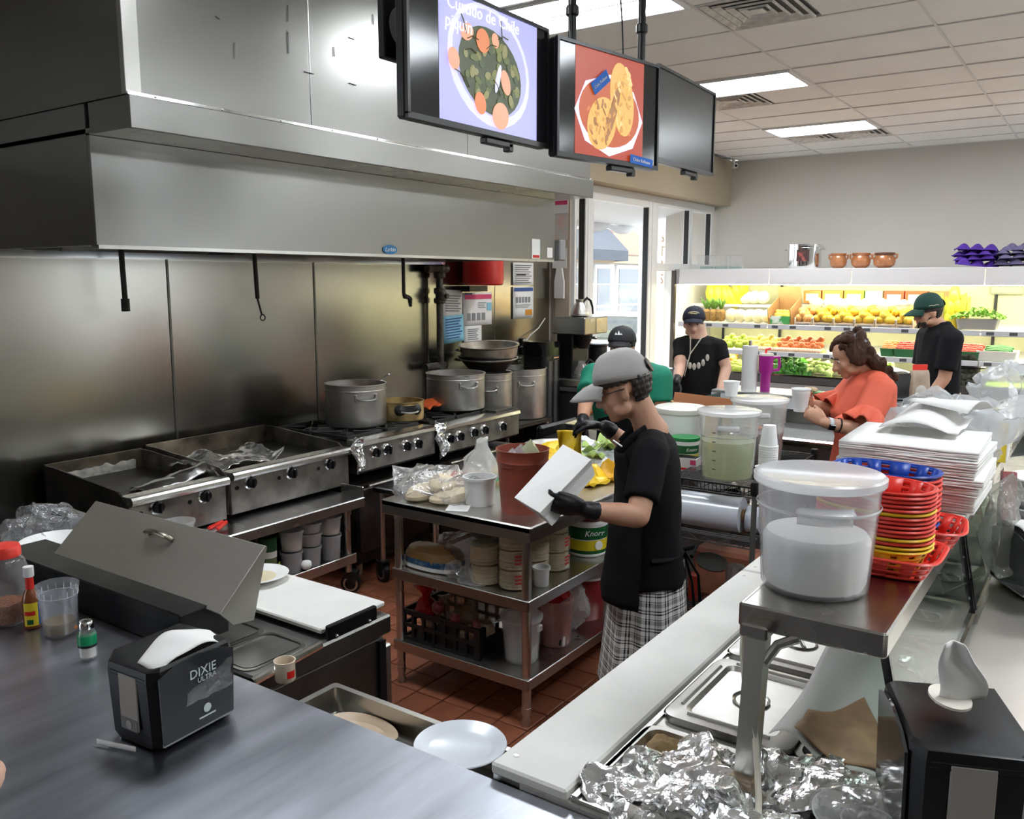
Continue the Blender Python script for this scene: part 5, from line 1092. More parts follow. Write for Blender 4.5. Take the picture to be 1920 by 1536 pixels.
# steel posts and overshelf
ov = thing('overshelf', 'stainless overshelf on posts above the steam table', 'shelf', (0, 0, 0))
OVM = M('overshelf steel', (.44,.42,.39), .26, 1, var=.1, vsc=4, bump=.05, bsc=40, bst=(14,1,14), rvar=.06)
g = G(); g.box((3.15, .43, 1.252), (3.07, .27, .016)); obj('shelf_plate', g, OVM, ov, sm=0)
g = G(); g.box((1.618, .43, 1.236), (.012, .274, .05), bev=.004); g.box((3.15, .296, 1.236), (3.07, .012, .05), bev=.004); g.box((3.15, .564, 1.236), (3.07, .012, .05), bev=.004); obj('shelf_edge', g, OVM, ov)
for k, x in enumerate((1.0, 2.75)):
    o_ = 0 if k == 0 else x-.8
    xb = 1.545 if k == 0 else 2.95
    g = G(); g.add([(xb+a*.02, .517+b*.019, .905) for a, b in ((-1,-1),(1,-1),(1,1),(-1,1))]+[(xb+.065+a*.02, .525+b*.019, 1.215) for a, b in ((-1,-1),(1,-1),(1,1),(-1,1))], [(0,1,5,4),(1,2,6,5),(2,3,7,6),(3,0,4,7),(0,3,2,1),(4,5,6,7)]); p_ = obj('post', g, M('post steel', (.42,.41,.38), .35, .9), ov, sm=0)
    g = G(); g.box((xb+.066, .525, 1.222), (.075, .055, .028), bev=.004); obj('post_cap', g, OVM, p_)
    g = G(); g.box((xb-.004, .517, .925), (.055, .05, .045), bev=.004); obj('post_foot', g, M('stained foot', (.35,.28,.2), .45, .8, var=.3, vsc=20), p_)
    g = G(); g.tube([(xb+.045, .505, 1.16), (xb+.06, .485, 1.195), (xb+.075, .45, 1.212)], .010, 8); obj('brace', g, STEEL, p_)
g = G(); q = [(1.60, .552, 1.215), (1.592, .55, 1.17), (1.575, .535, 1.10), (1.555, .505, 1.02), (1.53, .49, .97), (1.50, .475, .925), (1.46, .462, .91), (1.40, .45, .908)]
g.tube(q, .0065, 8); tag(obj('power_cord', g, M('cream cord', (.62,.58,.48), .5)), 'cream cord running down the steel post', 'cord')
# sneeze glass: tilted panes in black channels
sg_ = thing('sneeze_guard', 'tilted sneeze-guard glass in black frames under the overshelf', 'sneeze guard', (0, 0, 0))
yt, yb_, zt_, zb_ = .300, .262, 1.212, .965
for a, b in ((1.65, 2.60), (2.63, 3.58), (3.61, 4.56)):
    g = G(); g.add([(a, yt, zt_), (b, yt, zt_), (b+.06, yb_, zb_), (a+.06, yb_, zb_)], [(0,1,2,3)]); o = obj('pane', g, SGLASS, sg_, sm=0, solid=.006)
    for e in (a, b):
        g = G(); g.add([(e-.007, yt-.008, zt_), (e+.007, yt-.008, zt_), (e+.007, yt+.008, zt_), (e-.007, yt+.008, zt_), (e+.053, yb_-.008, zb_), (e+.067, yb_-.008, zb_), (e+.067, yb_+.008, zb_), (e+.053, yb_+.008, zb_)], [(0,1,2,3),(7,6,5,4),(0,4,5,1),(1,5,6,2),(2,6,7,3),(3,7,4,0)]); f = obj('black_frame', g, BLACKG, sg_, sm=0)
        for q in (.3, .8): g = G(); g.ball((e+.06*q-.008, yt+(yb_-yt)*q, zt_+(zb_-zt_)*q), .004, 8, 5); obj('screw', g, CHROME, f)
# customer counter on the right with dispensers
rc = thing('serving_counter', 'stainless customer counter at the right edge', 'counter', (0, 0, 0))
g = G(); g.box((3.42, -.125, .945), (4.14, .755, .03), bev=.006); obj('counter_top', g, M('right counter steel', (.62,.58,.53), .36, 1, var=.08, vsc=3, thr=(.1,.9), bump=.03, bsc=24, bst=(1,8,1)), rc)
g = G(); g.box((3.42, -.17, .46), (4.1, .6, .92)); obj('base_panel', g, M('grey laminate', (.2,.2,.2), .5), rc, sm=0)
g = G(); g.box((3.42, .247, .925), (4.14, .012, .07)); obj('edge', g, STEELX, rc, sm=0)
dispenser('black napkin dispenser with a pulled-up napkin at the lower right corner', (1.555, .165, .961), rad(202), brand=False, paper='pull').scale = (1.1, 1.1, 1.1)
dispenser('black napkin dispenser cut off by the right edge', (2.98, .13, .961), rad(212), brand=False, group=None)
t = thing('clear_dish', 'round clear plastic dish rim at the bottom edge of the picture', 'dish', (1.452, .272, .99))
g = G(); g.lathe([(.07, -.05), (.076, -.045), (.085, .0), (.089, .004), (.089, .010), (.082, .012), (.076, .004), (.070, -.002), (0, -.002)], n=44); obj('lid_body', g, film('clear lid plastic', (.75,.75,.73), .3, .08), t)
g = G(); g.lathe([(.089, .006), (.0915, .008), (.089, .010)], n=44, cap0=False, cap1=False); obj('rim', g, MILKY, t)
g = G(); g.lathe([(.045, -.001), (.043, .002), (.041, -.001)], n=36, cap0=False, cap1=False); obj('inner_ring', g, MILKY, t)
# ---- on the overshelf ----
OZ = 1.262
t = thing('lidded_bucket', 'large translucent bucket of white masa with a lid, on the near end of the overshelf', 'bucket', (1.80, .475, OZ))
g = G(); g.lathe([(.102, 0), (.108, .006), (.123, .225), (.127, .225), (.127, .232), (.122, .232), (.104, .008), (0, .006)], n=48); obj('bucket_body', g, film('frosted bucket', (.80,.82,.86), .17, .14), t)
g = G(); g.lathe([(.1235, .175), (.1245, .178), (.1225, .181)], n=48, cap0=False, cap1=False); obj('fill_ring', g, MILKY, t)
g = G(); g.lathe([(.098, .008), (.103, .02), (.108, .105), (.10, .118), (.06, .126), (0, .128)], n=40); obj('contents', g, M('white masa', (.90,.89,.86), .7), t)
g = G(); g.lathe([(.129, .222), (.132, .226), (.132, .238), (.127, .242), (.118, .238), (0, .236)], n=48); obj('lid', g, MILKY, t)
a0 = math.atan2(-.475, -1.80); g = G()
g.grid(lambda u, v: ((.126+.012*math.sin(pi*min(1, v*2)))*math.cos(a0-.42+.84*u+.12), (.126+.012*math.sin(pi*min(1, v*2)))*math.sin(a0-.42+.84*u+.12), .195-.034*v), 14, 4); obj('handle', g, MILKY, t, solid=.004)
def basket_mesh(a, b, h, p=2.5):
    n = 42; g = G()
    o1 = ell(a, b, n, p); o0 = ell(a*.84, b*.80, n, p)
    mix = lambda t_, z, k=1: [((o0[i][0]*(1-t_)+o1[i][0]*t_)*k, (o0[i][1]*(1-t_)+o1[i][1]*t_)*k, z) for i in range(n)]
    rim = G(); rim.loft([mix(1, h-.003), mix(1, h-.004, 1.05), mix(1, h-.001, 1.07), mix(1, h+.002, 1.045), mix(1, h+.001, .995), mix(.97, h-.004)], False, False)
    for z0, z1 in ((.26, .40), (.58, .70), (.84, .98)): g.loft([mix(z0, z0*h), mix(z1, z1*h)], False, False)
    for i in range(0, n, 3):
        j = (i+2) % n
        q = lambda k, t_: (o0[k][0]*(1-t_)+o1[k][0]*t_, o0[k][1]*(1-t_)+o1[k][1]*t_, t_*h)
        g.add([q(i, 0), q(j, 0), q(j, 1), q(i, 1)], [(0, 1, 2, 3)])
    g.loft([mix(0, 0), mix(.12, .12*h)], True, False)
    return rim, g
RIMO, WALLO = basket_mesh(.118, .078, .052); RIMR, WALLR = basket_mesh(.135, .10, .045, 5)
def basket(label, loc, m, kind, rz, proto, tilt=0):
    key = (kind, m.name)
    if key not in proto:
        t = thing('food_basket', label, 'basket', loc, rz, 'plastic food baskets')
        r_, w_ = (RIMO, WALLO) if kind == 'o' else (RIMR, WALLR)
        obj('rim', r_, m, t); obj('lattice_wall', w_, m, t, solid=.0015); proto[key] = t
    else: t = dup(proto[key], loc, rz, label)
    t.rotation_euler = (tilt, 0, rz); return t
proto = {}
basket('red rectangular basket at the bottom of the near stack', (2.01, .40, OZ+.002), REDB, 'r', rad(90), proto)
seq = 'yryryrrrrryrrrr'; seq = 'yyryrrrrryrrrrr'
ordn = ['lowest', 'second', 'third', 'fourth', 'fifth', 'sixth', 'seventh', 'eighth', 'ninth', 'tenth', 'eleventh', 'twelfth', 'thirteenth', 'fourteenth', 'top']
for k, ch in enumerate(seq):
    basket('%s oval basket, %s of the near stack counted from below' % ('yellow' if ch == 'y' else 'red', ordn[k]) if k < 14 else 'red oval basket on top of the near stack', (2.0, .405, OZ+.010+k*.0092), YEL if ch == 'y' else REDB, 'o', rad(80+(k*37) % 5), proto)
basket('red rectangular basket at the bottom of the far stack', (2.27, .39, OZ+.002), REDB, 'r', rad(97), proto)
for k in range(11):
    m = BLUE if k in (0, 10) else REDB
    basket(('blue oval basket on top of the far stack' if k == 10 else '%s oval basket, %s of the far stack counted from below' % ('blue' if k == 0 else 'red', ordn[k])), (2.20, .425, OZ+.012+k*.0122), m, 'o', rad(82+(k*53) % 6), proto)
# stack of folded white deli paper
ST0 = None
SHEET = M('white deli paper', (.88,.87,.84), .85, var=.05, vsc=14)
for k in range(9):
    h = .0232; dx, dy = R.uniform(-.010, .010), R.uniform(-.009, .009)+.004*(k/9)
    if k < 3: dy += .03*(1-k/3)
    if ST0 is None:
        ST0 = thing('paper_bundle', 'lowest bundle of folded white paper in the tall stack', 'paper', (2.575, .41, OZ), 0, 'bundles of white paper')
        for i in range(4):
            g = G(); g.grid(lambda u, v: ((u-.5)*.36, (v-.5)*.335, .003+.0056*i+.0016*math.sin(5*v+i*2)*math.sin(3*u+i)+(.0012*math.sin(9*v+i) if u < .05 else 0)), 8, 10); obj('folded_sheet', g, SHEET, ST0, solid=.0040+.0008*(i % 2))
        t = ST0
    else: t = dup(ST0, (2.575+dx, .41+dy, OZ+k*h), R.uniform(-.03, .03), '%s bundle of folded white paper counted from the bottom of the stack' % (ordn[k] if k < 8 else 'top')); 
    t.location.y = .41+dy
t = thing('paper_bag_pile', 'white paper bags folded over on top of the paper stack', 'bag', (2.72, .42, OZ+.215))
g = G(); g.grid(lambda u, v: (-.16+.30*u, .10-.20*v, .01+.055*math.sin(pi*min(1, v*1.15))*(.4+.6*u)+.004*math.sin(9*u)), 16, 16); ob = obj('bag_sheet', g, WPAPER, t, solid=.002)
g = G(); g.grid(lambda u, v: (.0+.14*u, -.10+.16*v-.05*u, .045+.03*math.sin(3*u+v)), 8, 8); obj('folded_end', g, WPAPER, t, solid=.002)
text('PACK 500', .014, INK, frame((.06, .03, .077), (-.3, .15, 1), (.35, -1, .2)), t)
bagblob('clear_bag', 'big crumpled clear bag lying over the end of the paper stack', 'bag', (3.05, .39, 1.43), (.22, .16, .085), film('frost bag film', (.80,.82,.84), .40, .2, bump=.35, gl=.9), .09, 8, 71, n=40, m=24, sm=45)
bagblob('clear_bag', 'clear bag standing at the far end of the overshelf', 'bag', (4.10, .36, 1.42), (.14, .13, .12), MATS['frost bag film'], .08, 9, 77, n=30, m=20, sm=45)
bagblob('hanging_bag', 'greyish plastic bag hanging against the outside of the sneeze glass', 'bag', (2.95, .235, 1.16), (.09, .03, .16), film('grey haze film', (.42,.42,.38), .45, .12, bump=.4), .05, 9, 83, n=30, m=20, sm=22)
t = thing('spoon_box', 'blue, white and yellow box of plastic cutlery on the overshelf', 'box', (3.55, .385, OZ), .05)
g = G(); g.box((0, 0, .085), (.26, .22, .17), bev=.003); obj('carton', g, WHITE, t)
BBX = M('sky blue print', (.16,.36,.68), .5); YBX = M('yellow print', (.82,.62,.05), .5)
g = G(); g.box((0, .03, .171), (.25, .13, .002)); obj('blue_print', g, BBX, t, sm=0)
for s_ in (-1, 1): g = G(); g.prism(ell(.04, .035, 18), .172, .174, c=(0, .02+s_*.055, 0)); obj('yellow_print', g, YBX, t)
g = G(); g.box((-.131, -.09, .08), (.002, .03, .16)); obj('yellow_edge', g, YBX, t, sm=0)
for k in range(5): g = G(); g.box((-.132, .06-.025*k, .09), (.004, .012, .12), bev=.002); obj('printed_spoon', g, FOAM, t)
t = thing('white_carton', 'plain white carton partly under the clear bag', 'box', (3.32, .56, OZ-.03), .2); g = G(); g.box((0, 0, .06), (.22, .12, .12), bev=.003); obj('carton', g, M('grey white carton', (.55,.53,.52), .7), t)
g = G(); g.box((0, 0, .122), (.22, .12, .003), rot=Matrix.Rotation(.15, 3, 'Y')); obj('flap', g, WPAPER, t, sm=0)
c0 = None
for k in range(7):
    lab = '%s foam bowl in the stack at the right edge, counted from below' % ordn[k]
    if c0 is None:
        c0 = thing('foam_bowl', lab, 'bowl', (3.45, .15, .962), 0, 'stacked foam bowls'); g = G(); g.lathe([(.07, 0), (.105, .05), (.115, .052), (.113, .056), (.1, .052), (.066, .006), (0, .006)], n=32); obj('bowl_body', g, FOAM, c0)
    else: dup(c0, (3.45, .15, .962+k*.034), 0, lab)
t = thing('red_pack', 'dull red packet leaning between the stack and the glass', 'packet', (3.12, .235, 1.20)); t.rotation_euler = (0, .15, .2)
g = G(); g.prism([(-.06, -.08), (.06, -.08), (.065, .0), (.03, .02), (.03, .09), (-.025, .09), (-.06, .02)], -.02, .02, Matrix(((1,0,0),(0,0,-1),(0,1,0)))); obj('pack', g, M('dull red pack', (.30,.05,.055), .5), t, sm=25)
g = G(); g.box((.0, -.03, -.08), (.1, .004, .06)); obj('label', g, M('grey pack label', (.45,.42,.38), .6), t, sm=0)

# ================= wire rack with drinks, right of the worker =================
rk = thing('wire_rack', 'black wire shelving rack carrying the drink buckets', 'rack', (0, 0, 0))
RX0, RX1, RY0, RY1 = 4.0, 5.0, 1.355, 1.80
WIRE = M('black wire', (.035,.033,.03), .4, .6)
for nm, z in (('wire_shelf', .90), ('wire_shelf', .63), ('wire_shelf', .22)):
    g = G()
    for (p, q) in (((RX0, RY0), (RX1, RY0)), ((RX0, RY1), (RX1, RY1)), ((RX0, RY0), (RX0, RY1)), ((RX1, RY0), (RX1, RY1))):
        for dz in (0, -.035): g.cyl((*p, z+dz), (*q, z+dz), .004, n=6)
        L_ = math.hypot(q[0]-p[0], q[1]-p[1]); m = int(L_/.05); d = ((q[0]-p[0])/m, (q[1]-p[1])/m)
        g.tube([(p[0]+d[0]*i, p[1]+d[1]*i, z-.035*(i % 2)) for i in range(m+1)], .003, 5)
    s_ = obj(nm, g, WIRE, rk)
    g = G()
    for i in range(38): x = RX0+(i+.5)*(RX1-RX0)/38; g.cyl((x, RY0, z+.003), (x, RY1, z+.003), .0022, n=5, caps=False)
    w = obj('shelf_wires', g, WIRE, s_); w['kind'] = 'stuff'
g = G()
for i in range(22): y = RY0+(i+.5)*(RY1-RY0)/22; g.cyl((RX0-.004, y, .905), (RX0-.004, y, .855), .0022, n=5, caps=False)
for z in (.905, .855): g.cyl((RX0-.004, RY0, z), (RX0-.004, RY1, z), .004, n=6)
obj('shelf_ledge', g, WIRE, rk)
for x in (RX0, RX1):
    for y in (RY0, RY1):
        g = G(); g.tube([(x, y, .0), (x, y, .925)], .0135, 10); p_ = obj('post', g, M('dull grey post', (.20,.20,.19), .45, .7), rk)
        g = G(); g.lathe([(.02, -.055), (.022, .0), (.018, .012), (0, .014)], (x, y, .92), 12); obj('post_cap', g, BLACK, p_)
# drink buckets
def drink(label, loc, r, h, fillm, fl, rz):
    t = thing('drink_bucket', label, 'bucket', loc, rz)
    g = G(); g.lathe([(r*.84, 0), (r*.86, .006), (r*.93, h*.66), (r*.955, h*.665), (r, h-.01), (r*1.04, h-.009), (r*1.04, h), (r*.98, h), (r*.91, h*.66), (r*.83, .008), (0, .006)], n=44); obj('bucket_body', g, film('clear bucket plastic', (.85,.86,.84), .2, .1), t)
    g = G(); g.lathe([(r*.815, .01), (r*(.84+.09*fl), h*fl), (0, h*fl)], n=36); obj('drink', g, fillm, t)
    g = G(); g.lathe([(r*1.05, h-.004), (r*1.07, h), (r*1.07, h+.012), (r*1.0, h+.016), (0, h+.014)], n=44); obj('lid', g, MILKY, t)
    g = G(); g.lathe([(r*.957, h*.662), (r*.965, h*.667), (r*.957, h*.672)], n=44, cap0=False, cap1=False); obj('fill_ring', g, M('grey ring', (.35,.35,.33), .5), t)
    for k in range(5): g = G(); a = -.5; g.box((r*(.88+.02*k)*math.cos(a), r*(.88+.02*k)*math.sin(a), h*(.18+.14*k)), (.003, .018, .004), rz=a); obj('measure_mark', g, BLACK, t, sm=0)
    g = G(); g.grid(lambda u, v: ((r*1.0+.012*math.sin(pi*v))*math.cos(-.35+.7*u), (r+.012*math.sin(pi*v))*math.sin(-.35+.7*u), h*.86-.03*v), 10, 3); obj('grip', g, MILKY, t, solid=.003)
    return t
LIME = film('limeade', (.62,.66,.34), .8, .2); JAM = M('hibiscus drink', (.075,.002,.006), .08)
db = drink('clear bucket of pale lime drink with a steel ladle, left on the wire rack', (4.14, 1.55, .907), .148, .33, LIME, .58, rad(200))
g = G(); g.box((-.115, -.045, .17), (.006, .022, .30)); obj('ladle_stem', g, M('dull ladle', (.3,.3,.29), .35, 1), db, sm=0)
db = drink('clear bucket of dark red hibiscus drink, right on the wire rack', (4.62, 1.56, .907), .148, .335, JAM, .5, rad(200))
for k in range(3): g = G(); g.ball((-.09+.02*k, -.05+.05*k, .172), (.03, .025, .012), 10, 6); obj('fruit_slice', g, M('orange fruit', (.65,.12,.04), .3), db)
# upside-down foam cups
c0 = None
for k in range(12):
    lab = '%s foam cup of the upturned stack beside the hibiscus bucket' % (ordn[k] if k < 11 else 'topmost')
    if c0 is None:
        c0 = thing('foam_cup', lab, 'cup', (4.33, 1.405, .908), 0, 'upturned foam cups'); g = G(); g.lathe([(.047, 0), (.049, .002), (.049, .010), (.046, .012), (.032, .115), (0, .116)], n=28); obj('cup_body', g, FOAM, c0)
    else: dup(c0, (4.33, 1.405, .908+k*.0125), 0, lab)
c1 = None
for k in range(3):
    lab = ['white foam cup standing on the rim of the hibiscus bucket', 'foam cup at the foot of the upturned stack', 'foam cup behind the upturned stack'][k]; lo = [(4.56, 1.70, 1.262), (4.26, 1.40, .908), (4.42, 1.43, .908)][k]
    t = thing('loose_cup', lab, 'cup', lo); g = G(); g.lathe([(.03, 0), (.045, .08), (.048, .082), (.043, .08), (.028, .006), (0, .006)], n=24); obj('cup_body', g, FOAM, t)
    if k: t.scale = (1, 1, .6)
# rolls and odds on the lower shelf
def roll(label, p, L, r, m, dy=0):
    t = thing('film_roll', label, 'roll', p); t.rotation_euler = (0, 0, .06)
    g = G(); g.lathe([(r*.35, 0), (r, 0), (r*1.0, L*.5), (r, L), (r*.35, L)], n=36, ax=Matrix.Rotation(pi/2, 3, 'X')); obj('roll_body', g, m, t, sm=30)
    g = G(); g.lathe([(r*.34, -.012), (r*.34, L+.012)], n=20, ax=Matrix.Rotation(pi/2, 3, 'X')); obj('core', g, CARD, t); return t
ROLLF = M('cloudy film roll', (.62,.65,.72), .22, bump=.3, bsc=9, coat=.4)
roll('big wrapped roll of white film on the rack\'s middle shelf', (4.09, 1.79, .728), .34, .088, ROLLF)
roll('smaller white roll at the right on the rack\'s middle shelf', (4.15, 1.435, .705), .07, .066, ROLLF)
bagblob('foil_cone', 'crumpled foil cone behind the rolls on the rack', 'foil', (4.35, 1.56, .73), (.10, .09, .11), M('dull foil', (.55,.5,.44), .3, 1, bump=.4, bsc=40), .09, 9, 91, n=26, m=16, sm=14)
g = G(); g.lathe([(.05, 0), (.12, .035), (.13, .035), (.11, .03), (.04, .006), (0, .006)], n=28); tag(obj('black_pan', g, IRON, None, (4.30, 1.66, .79)), 'black frying pan on the rack under the drinks', 'pan')
t = thing('clay_dish', 'terracotta dish with a grey lid on the rack\'s bottom shelf', 'dish', (4.30, 1.58, .224)); g = G(); g.box((0, 0, .13), (.18, .34, .26), bev=.02); obj('dish_body', g, M('terracotta box', (.42,.16,.09), .7, var=.15, vsc=8), t)
g = G(); g.prism(ell(.05, .09, 20), 0, .004); o = obj('oval_lid', g, M('grey lid', (.12,.13,.12), .4), t); o.matrix_basis = frame((-.092, .06, .20), (-1, 0, 0), (0, 0, 1))
g = G(); g.lathe([(.05, 0), (.055, .01), (.05, .2), (.045, .24), (0, .245)], n=10); t = tag(obj('steel_jug', g, ALU, None, (4.10, 1.47, .224)), 'ribbed steel jug on the rack\'s bottom shelf', 'jug')
g = G(); g.box((4.12, 1.70, .30), (.05, .05, .15), bev=.01); tag(obj('red_bottle', g, M('dark red bottle', (.25,.02,.01), .3)), 'dark red bottle at the left of the terracotta dish', 'bottle')
bagblob('trash_bag', 'white grocery bag on the floor below the rack', 'bag', (3.90, 1.53, .16), (.12, .13, .16), M('white bag plastic', (.62,.65,.70), .35, bump=.4, bsc=14), .06, 8, 97, n=30, m=20, sm=24, zmin=.002)
bagblob('clear_bag', 'clear bag lying against the white grocery bag on the floor', 'bag', (4.08, 1.42, .12), (.1, .10, .12), BAGF, .05, 9, 99, zmin=.002)
g = G(); g.tube([(4.05, 1.27, .02), (4.45, 1.36, .03)], .014, 8, rnd=True); tag(obj('green_brush', g, GREEN), 'green brush handle on the floor by the rack', 'brush')
g = G(); g.box((0, 0, 0), (.06, .03, .02), bev=.006); tag(obj('sponge', g, YEL, None, (4.1, 1.2, .012)), 'yellow sponge on the floor near the green brush', 'sponge')
# mid counter beyond the worker
mc = thing('mid_counter', 'grey counter behind the worker with the seasoning buckets', 'counter', (4.76, 2.10, 0), 0)
g = G(); g.box((0, 0, .86), (.86, .52, .03), bev=.005); obj('counter_top', g, M('counter grey steel', (.30,.30,.29), .35, .9), mc); g = G(); g.box((.04, .02, .42), (.76, .44, .82)); obj('cabinet', g, M('grey cabinet', (.10,.10,.10), .5), mc, sm=0)
t = thing('white_bucket', 'large white lidded bucket behind the worker\'s shoulder', 'bucket', (4.62, 2.02, .876))
g = G(); g.lathe([(.125, 0), (.13, .008), (.14, .26), (.145, .262), (.145, .28), (0, .28)], n=36); obj('bucket_body', g, WHITE, t); g = G(); g.lathe([(.147, .262), (.15, .268), (.15, .29), (.14, .296), (0, .292)], n=36); obj('lid', g, M('cream lid', (.76,.74,.68), .4), t)
t = thing('seasoning_tub', 'green-lidded seasoning tub right of the worker', 'tub', (4.42, 1.90, .876), rad(210))
g = G(); g.lathe([(.066, 0), (.07, .004), (.075, .15), (0, .15)], n=30); obj('tub_body', g, WHITE, t); g = G(); g.lathe([(.077, .142), (.08, .148), (.08, .16), (0, .162)], n=30); obj('green_lid', g, GREEN, t)
band('green_band', .075, .12, .0745, DGR, t, -2, 2); band('yellow_band', .02, .07, .073, YLB, t, -2, 2); text('Knorr', .026, WHITE, Matrix.Rotation(rad(20), 4, 'Z')@frame((.0755, 0, .097), (1, 0, 0), (0, 1, 0)), t, shear=.25)
t = thing('tea_box', 'small red and white open carton beside the seasoning tub', 'box', (4.31, 1.845, .876), .1)
g = G(); g.box((0, 0, .035), (.08, .14, .07)); obj('carton', g, M('white red carton', (.62,.58,.58), .5), t, sm=0); g = G(); g.box((-.041, 0, .012), (.002, .14, .012)); obj('red_band', g, RED, t, sm=0); g = G(); g.box((0, 0, .071), (.07, .13, .004)); obj('dark_inside', g, BLACK, t, sm=0)
g = G(); g.box((-.042, -.05, .05), (.002, .03, .025)); obj('pink_mark', g, PINK, t, sm=0)
# ================= far counter, sinks and what stands there =================
fc = thing('far_counter', 'grey sink counter with a raised white ledge in front of the produce', 'counter', (0, 0, 0))
GST = M('grey sink steel', (.23,.23,.22), .38, .9, var=.1, vsc=4)
g = G(); g.box((5.98, 1.0, .845), (.62, 3.0, .035), bev=.006); obj('sink_deck', g, GST, fc)
g = G(); g.tube([(5.665, -.45, .85), (5.665, 2.5, .85)], .016, 8); obj('chrome_edge', g, CHROME, fc)
g = G(); g.box((6.0, 1.0, .40), (.56, 2.9, .80)); obj('cabinet', g, M('dark grey cabinet', (.075,.075,.072), .5), fc, sm=0)
g = G(); g.box((6.305, 1.0, .95), (.03, 3.0, .19)); obj('backsplash', g, GST, fc, sm=0)
g = G(); g.box((6.46, .95, 1.045), (.36, 3.1, .035), bev=.006); obj('ledge', g, M('pale ledge steel', (.52,.53,.54), .3, .8), fc)
g = G(); g.box((6.285, .95, 1.0), (.012, 3.1, .08)); obj('ledge_front', g, M('pale ledge front', (.60,.62,.64), .45), fc, sm=0)
for y in (.9, 1.25): g = G(); g.tube([(6.25, y, .87), (6.22, y, .98), (6.12, y, 1.0), (6.05, y, .96)], .012, 8); obj('tap', g, CHROME, fc)
g = G(); g.box((6.02, 2.2, .95), (.03, .52, .18)); g.box((6.2, 2.44, .95), (.38, .03, .18)); obj('side_splash', g, M('greenish steel', (.10,.135,.12), .3, .9), fc, sm=0)
LZ = 1.063
dispenser('small-looking napkin dispenser on the far white ledge beside the man in the green cap', (6.46, 1.235, LZ), rad(-60), brand=False)
t = thing('chip_bag', 'clear bag of brown nuts with a red tag beside the far dispenser', 'bag', (6.47, 1.075, LZ), rad(-55))
g = G(); g.loft([ring(rr(.13, .07, .02), 0), ring(rr(.14, .075, .02), .08), ring(rr(.13, .05, .02), .19), ring(rr(.12, .015, .007), .215)]); obj('bag_body', g, M('brown snack', (.30,.21,.14), .4, col2=(.45,.36,.28), vsc=9), t)
g = G(); g.box((0, -.0, .232), (.10, .012, .045), bev=.002); obj('red_tag', g, REDB, t); g = G(); g.ball((0, -.036, .07), (.04, .008, .045), 12, 8); obj('pale_label', g, M('pale label', (.5,.48,.44), .4), t)
t = thing('towel_roll', 'tall white paper towel roll standing on the far ledge', 'roll', (5.52+.72, 1.93+.25, LZ)); a = (6.063,2.133,1.072)
t.location = (6.36, 2.235, LZ-.02)
g = G(); g.lathe([(.058, .02), (.058, .36), (.02, .36)], n=28); obj('roll_body', g, M('soft white towel', (.68,.68,.67), .9), t); g = G(); g.lathe([(.075, 0), (.075, .02), (.02, .022), (.012, .4), (0, .4)], n=20); obj('stand', g, CHROME, t)
t = thing('tumbler', 'magenta insulated tumbler with handle beside the towel roll', 'tumbler', (6.40, 2.125, LZ), rad(-50))
MAG = M('magenta enamel', (.38,.012,.25), .35)
g = G(); g.lathe([(.034, 0), (.036, .004), (.039, .13), (.052, .15), (.054, .27), (0, .27)], n=28); obj('tumbler_body', g, MAG, t); g = G(); g.lathe([(.055, .268), (.056, .272), (.05, .286), (0, .288)], n=28); obj('lid', g, M('pale lid', (.6,.55,.5), .4), t)
g = G(); g.tube([(.05, 0, .25), (.10, 0, .255), (.105, 0, .2), (.10, 0, .16), (.05, 0, .155)], [.012]*5, 8); obj('handle', g, MAG, t); g = G(); g.tube([(-.005, 0, .285), (.0, 0, .315), (.03, 0, .32)], .01, 8); obj('straw_cap', g, REDB, t)
t = thing('green_tray', 'small green tray on the far ledge left of the held cup', 'tray', (6.44, 1.80, LZ)); g = G(); g.lathe([(.06, 0), (.09, .018), (.086, .018), (.05, .005), (0, .005)], n=24); obj('tray_body', g, GREEN, t); g = G(); g.ball((0, 0, .03), (.05, .05, .022), 12, 8); g.wob(.01, 30, 3); obj('bread_roll', g, M('tan bun', (.45,.32,.2), .8), t)
t = thing('cardboard_box', 'flat brown cardboard box on the counter behind the drinks', 'box', (5.05, 2.08, .876), rad(-58)); g = G(); g.box((0, 0, .13), (.34, .22, .26), bev=.003); obj('carton', g, CARD, t); g = G(); g.box((0, -.11, .29), (.36, .006, .06), rot=Matrix.Rotation(.12, 3, 'Y')); obj('open_flap', g, M('orange cardboard', (.5,.2,.09), .8), t, sm=0)
# blue jug and orange crate between the two men
t = thing('water_jug', 'blue and white translucent jug left of the man in black', 'jug', (5.50, 2.42, .60)); g = G(); g.lathe([(.1, 0), (.11, .01), (.11, .28), (.07, .36), (.05, .40), (0, .40)], n=28); obj('jug_body', g, M('translucent blue', (.12,.42,.72), .3, col2=(.55,.66,.75), thr=(.45,.6), vsc=7), t); g = G(); g.box((0, 0, -.3), (.34, .3, .6)); obj('stand', g, M('grey cabinet', (.10,.10,.10), .5), t, sm=0)
t = thing('orange_crate', 'orange-rimmed tub of produce behind the worker in green', 'tub', (5.82, 3.0, .62)); g = G(); g.loft([ring(rr(.42, .40, .05), 0), ring(rr(.48, .46, .05), .42)], True, False); obj('tub_body', g, M('translucent tub', (.55,.5,.42), .4), t, solid=.006)
for z in (.30, .42): g = G(); q = ring(rr(.50, .48, .05), z); g.tube([V(p) for p in q]+[V(q[0])], .016, 6); obj('orange_rim', g, M('orange plastic', (.75,.18,.02), .4), t)
g = G(); g.box((0, 0, -.32), (.4, .4, .6)); obj('stand', g, M('grey cabinet', (.10,.10,.10), .5), t, sm=0)

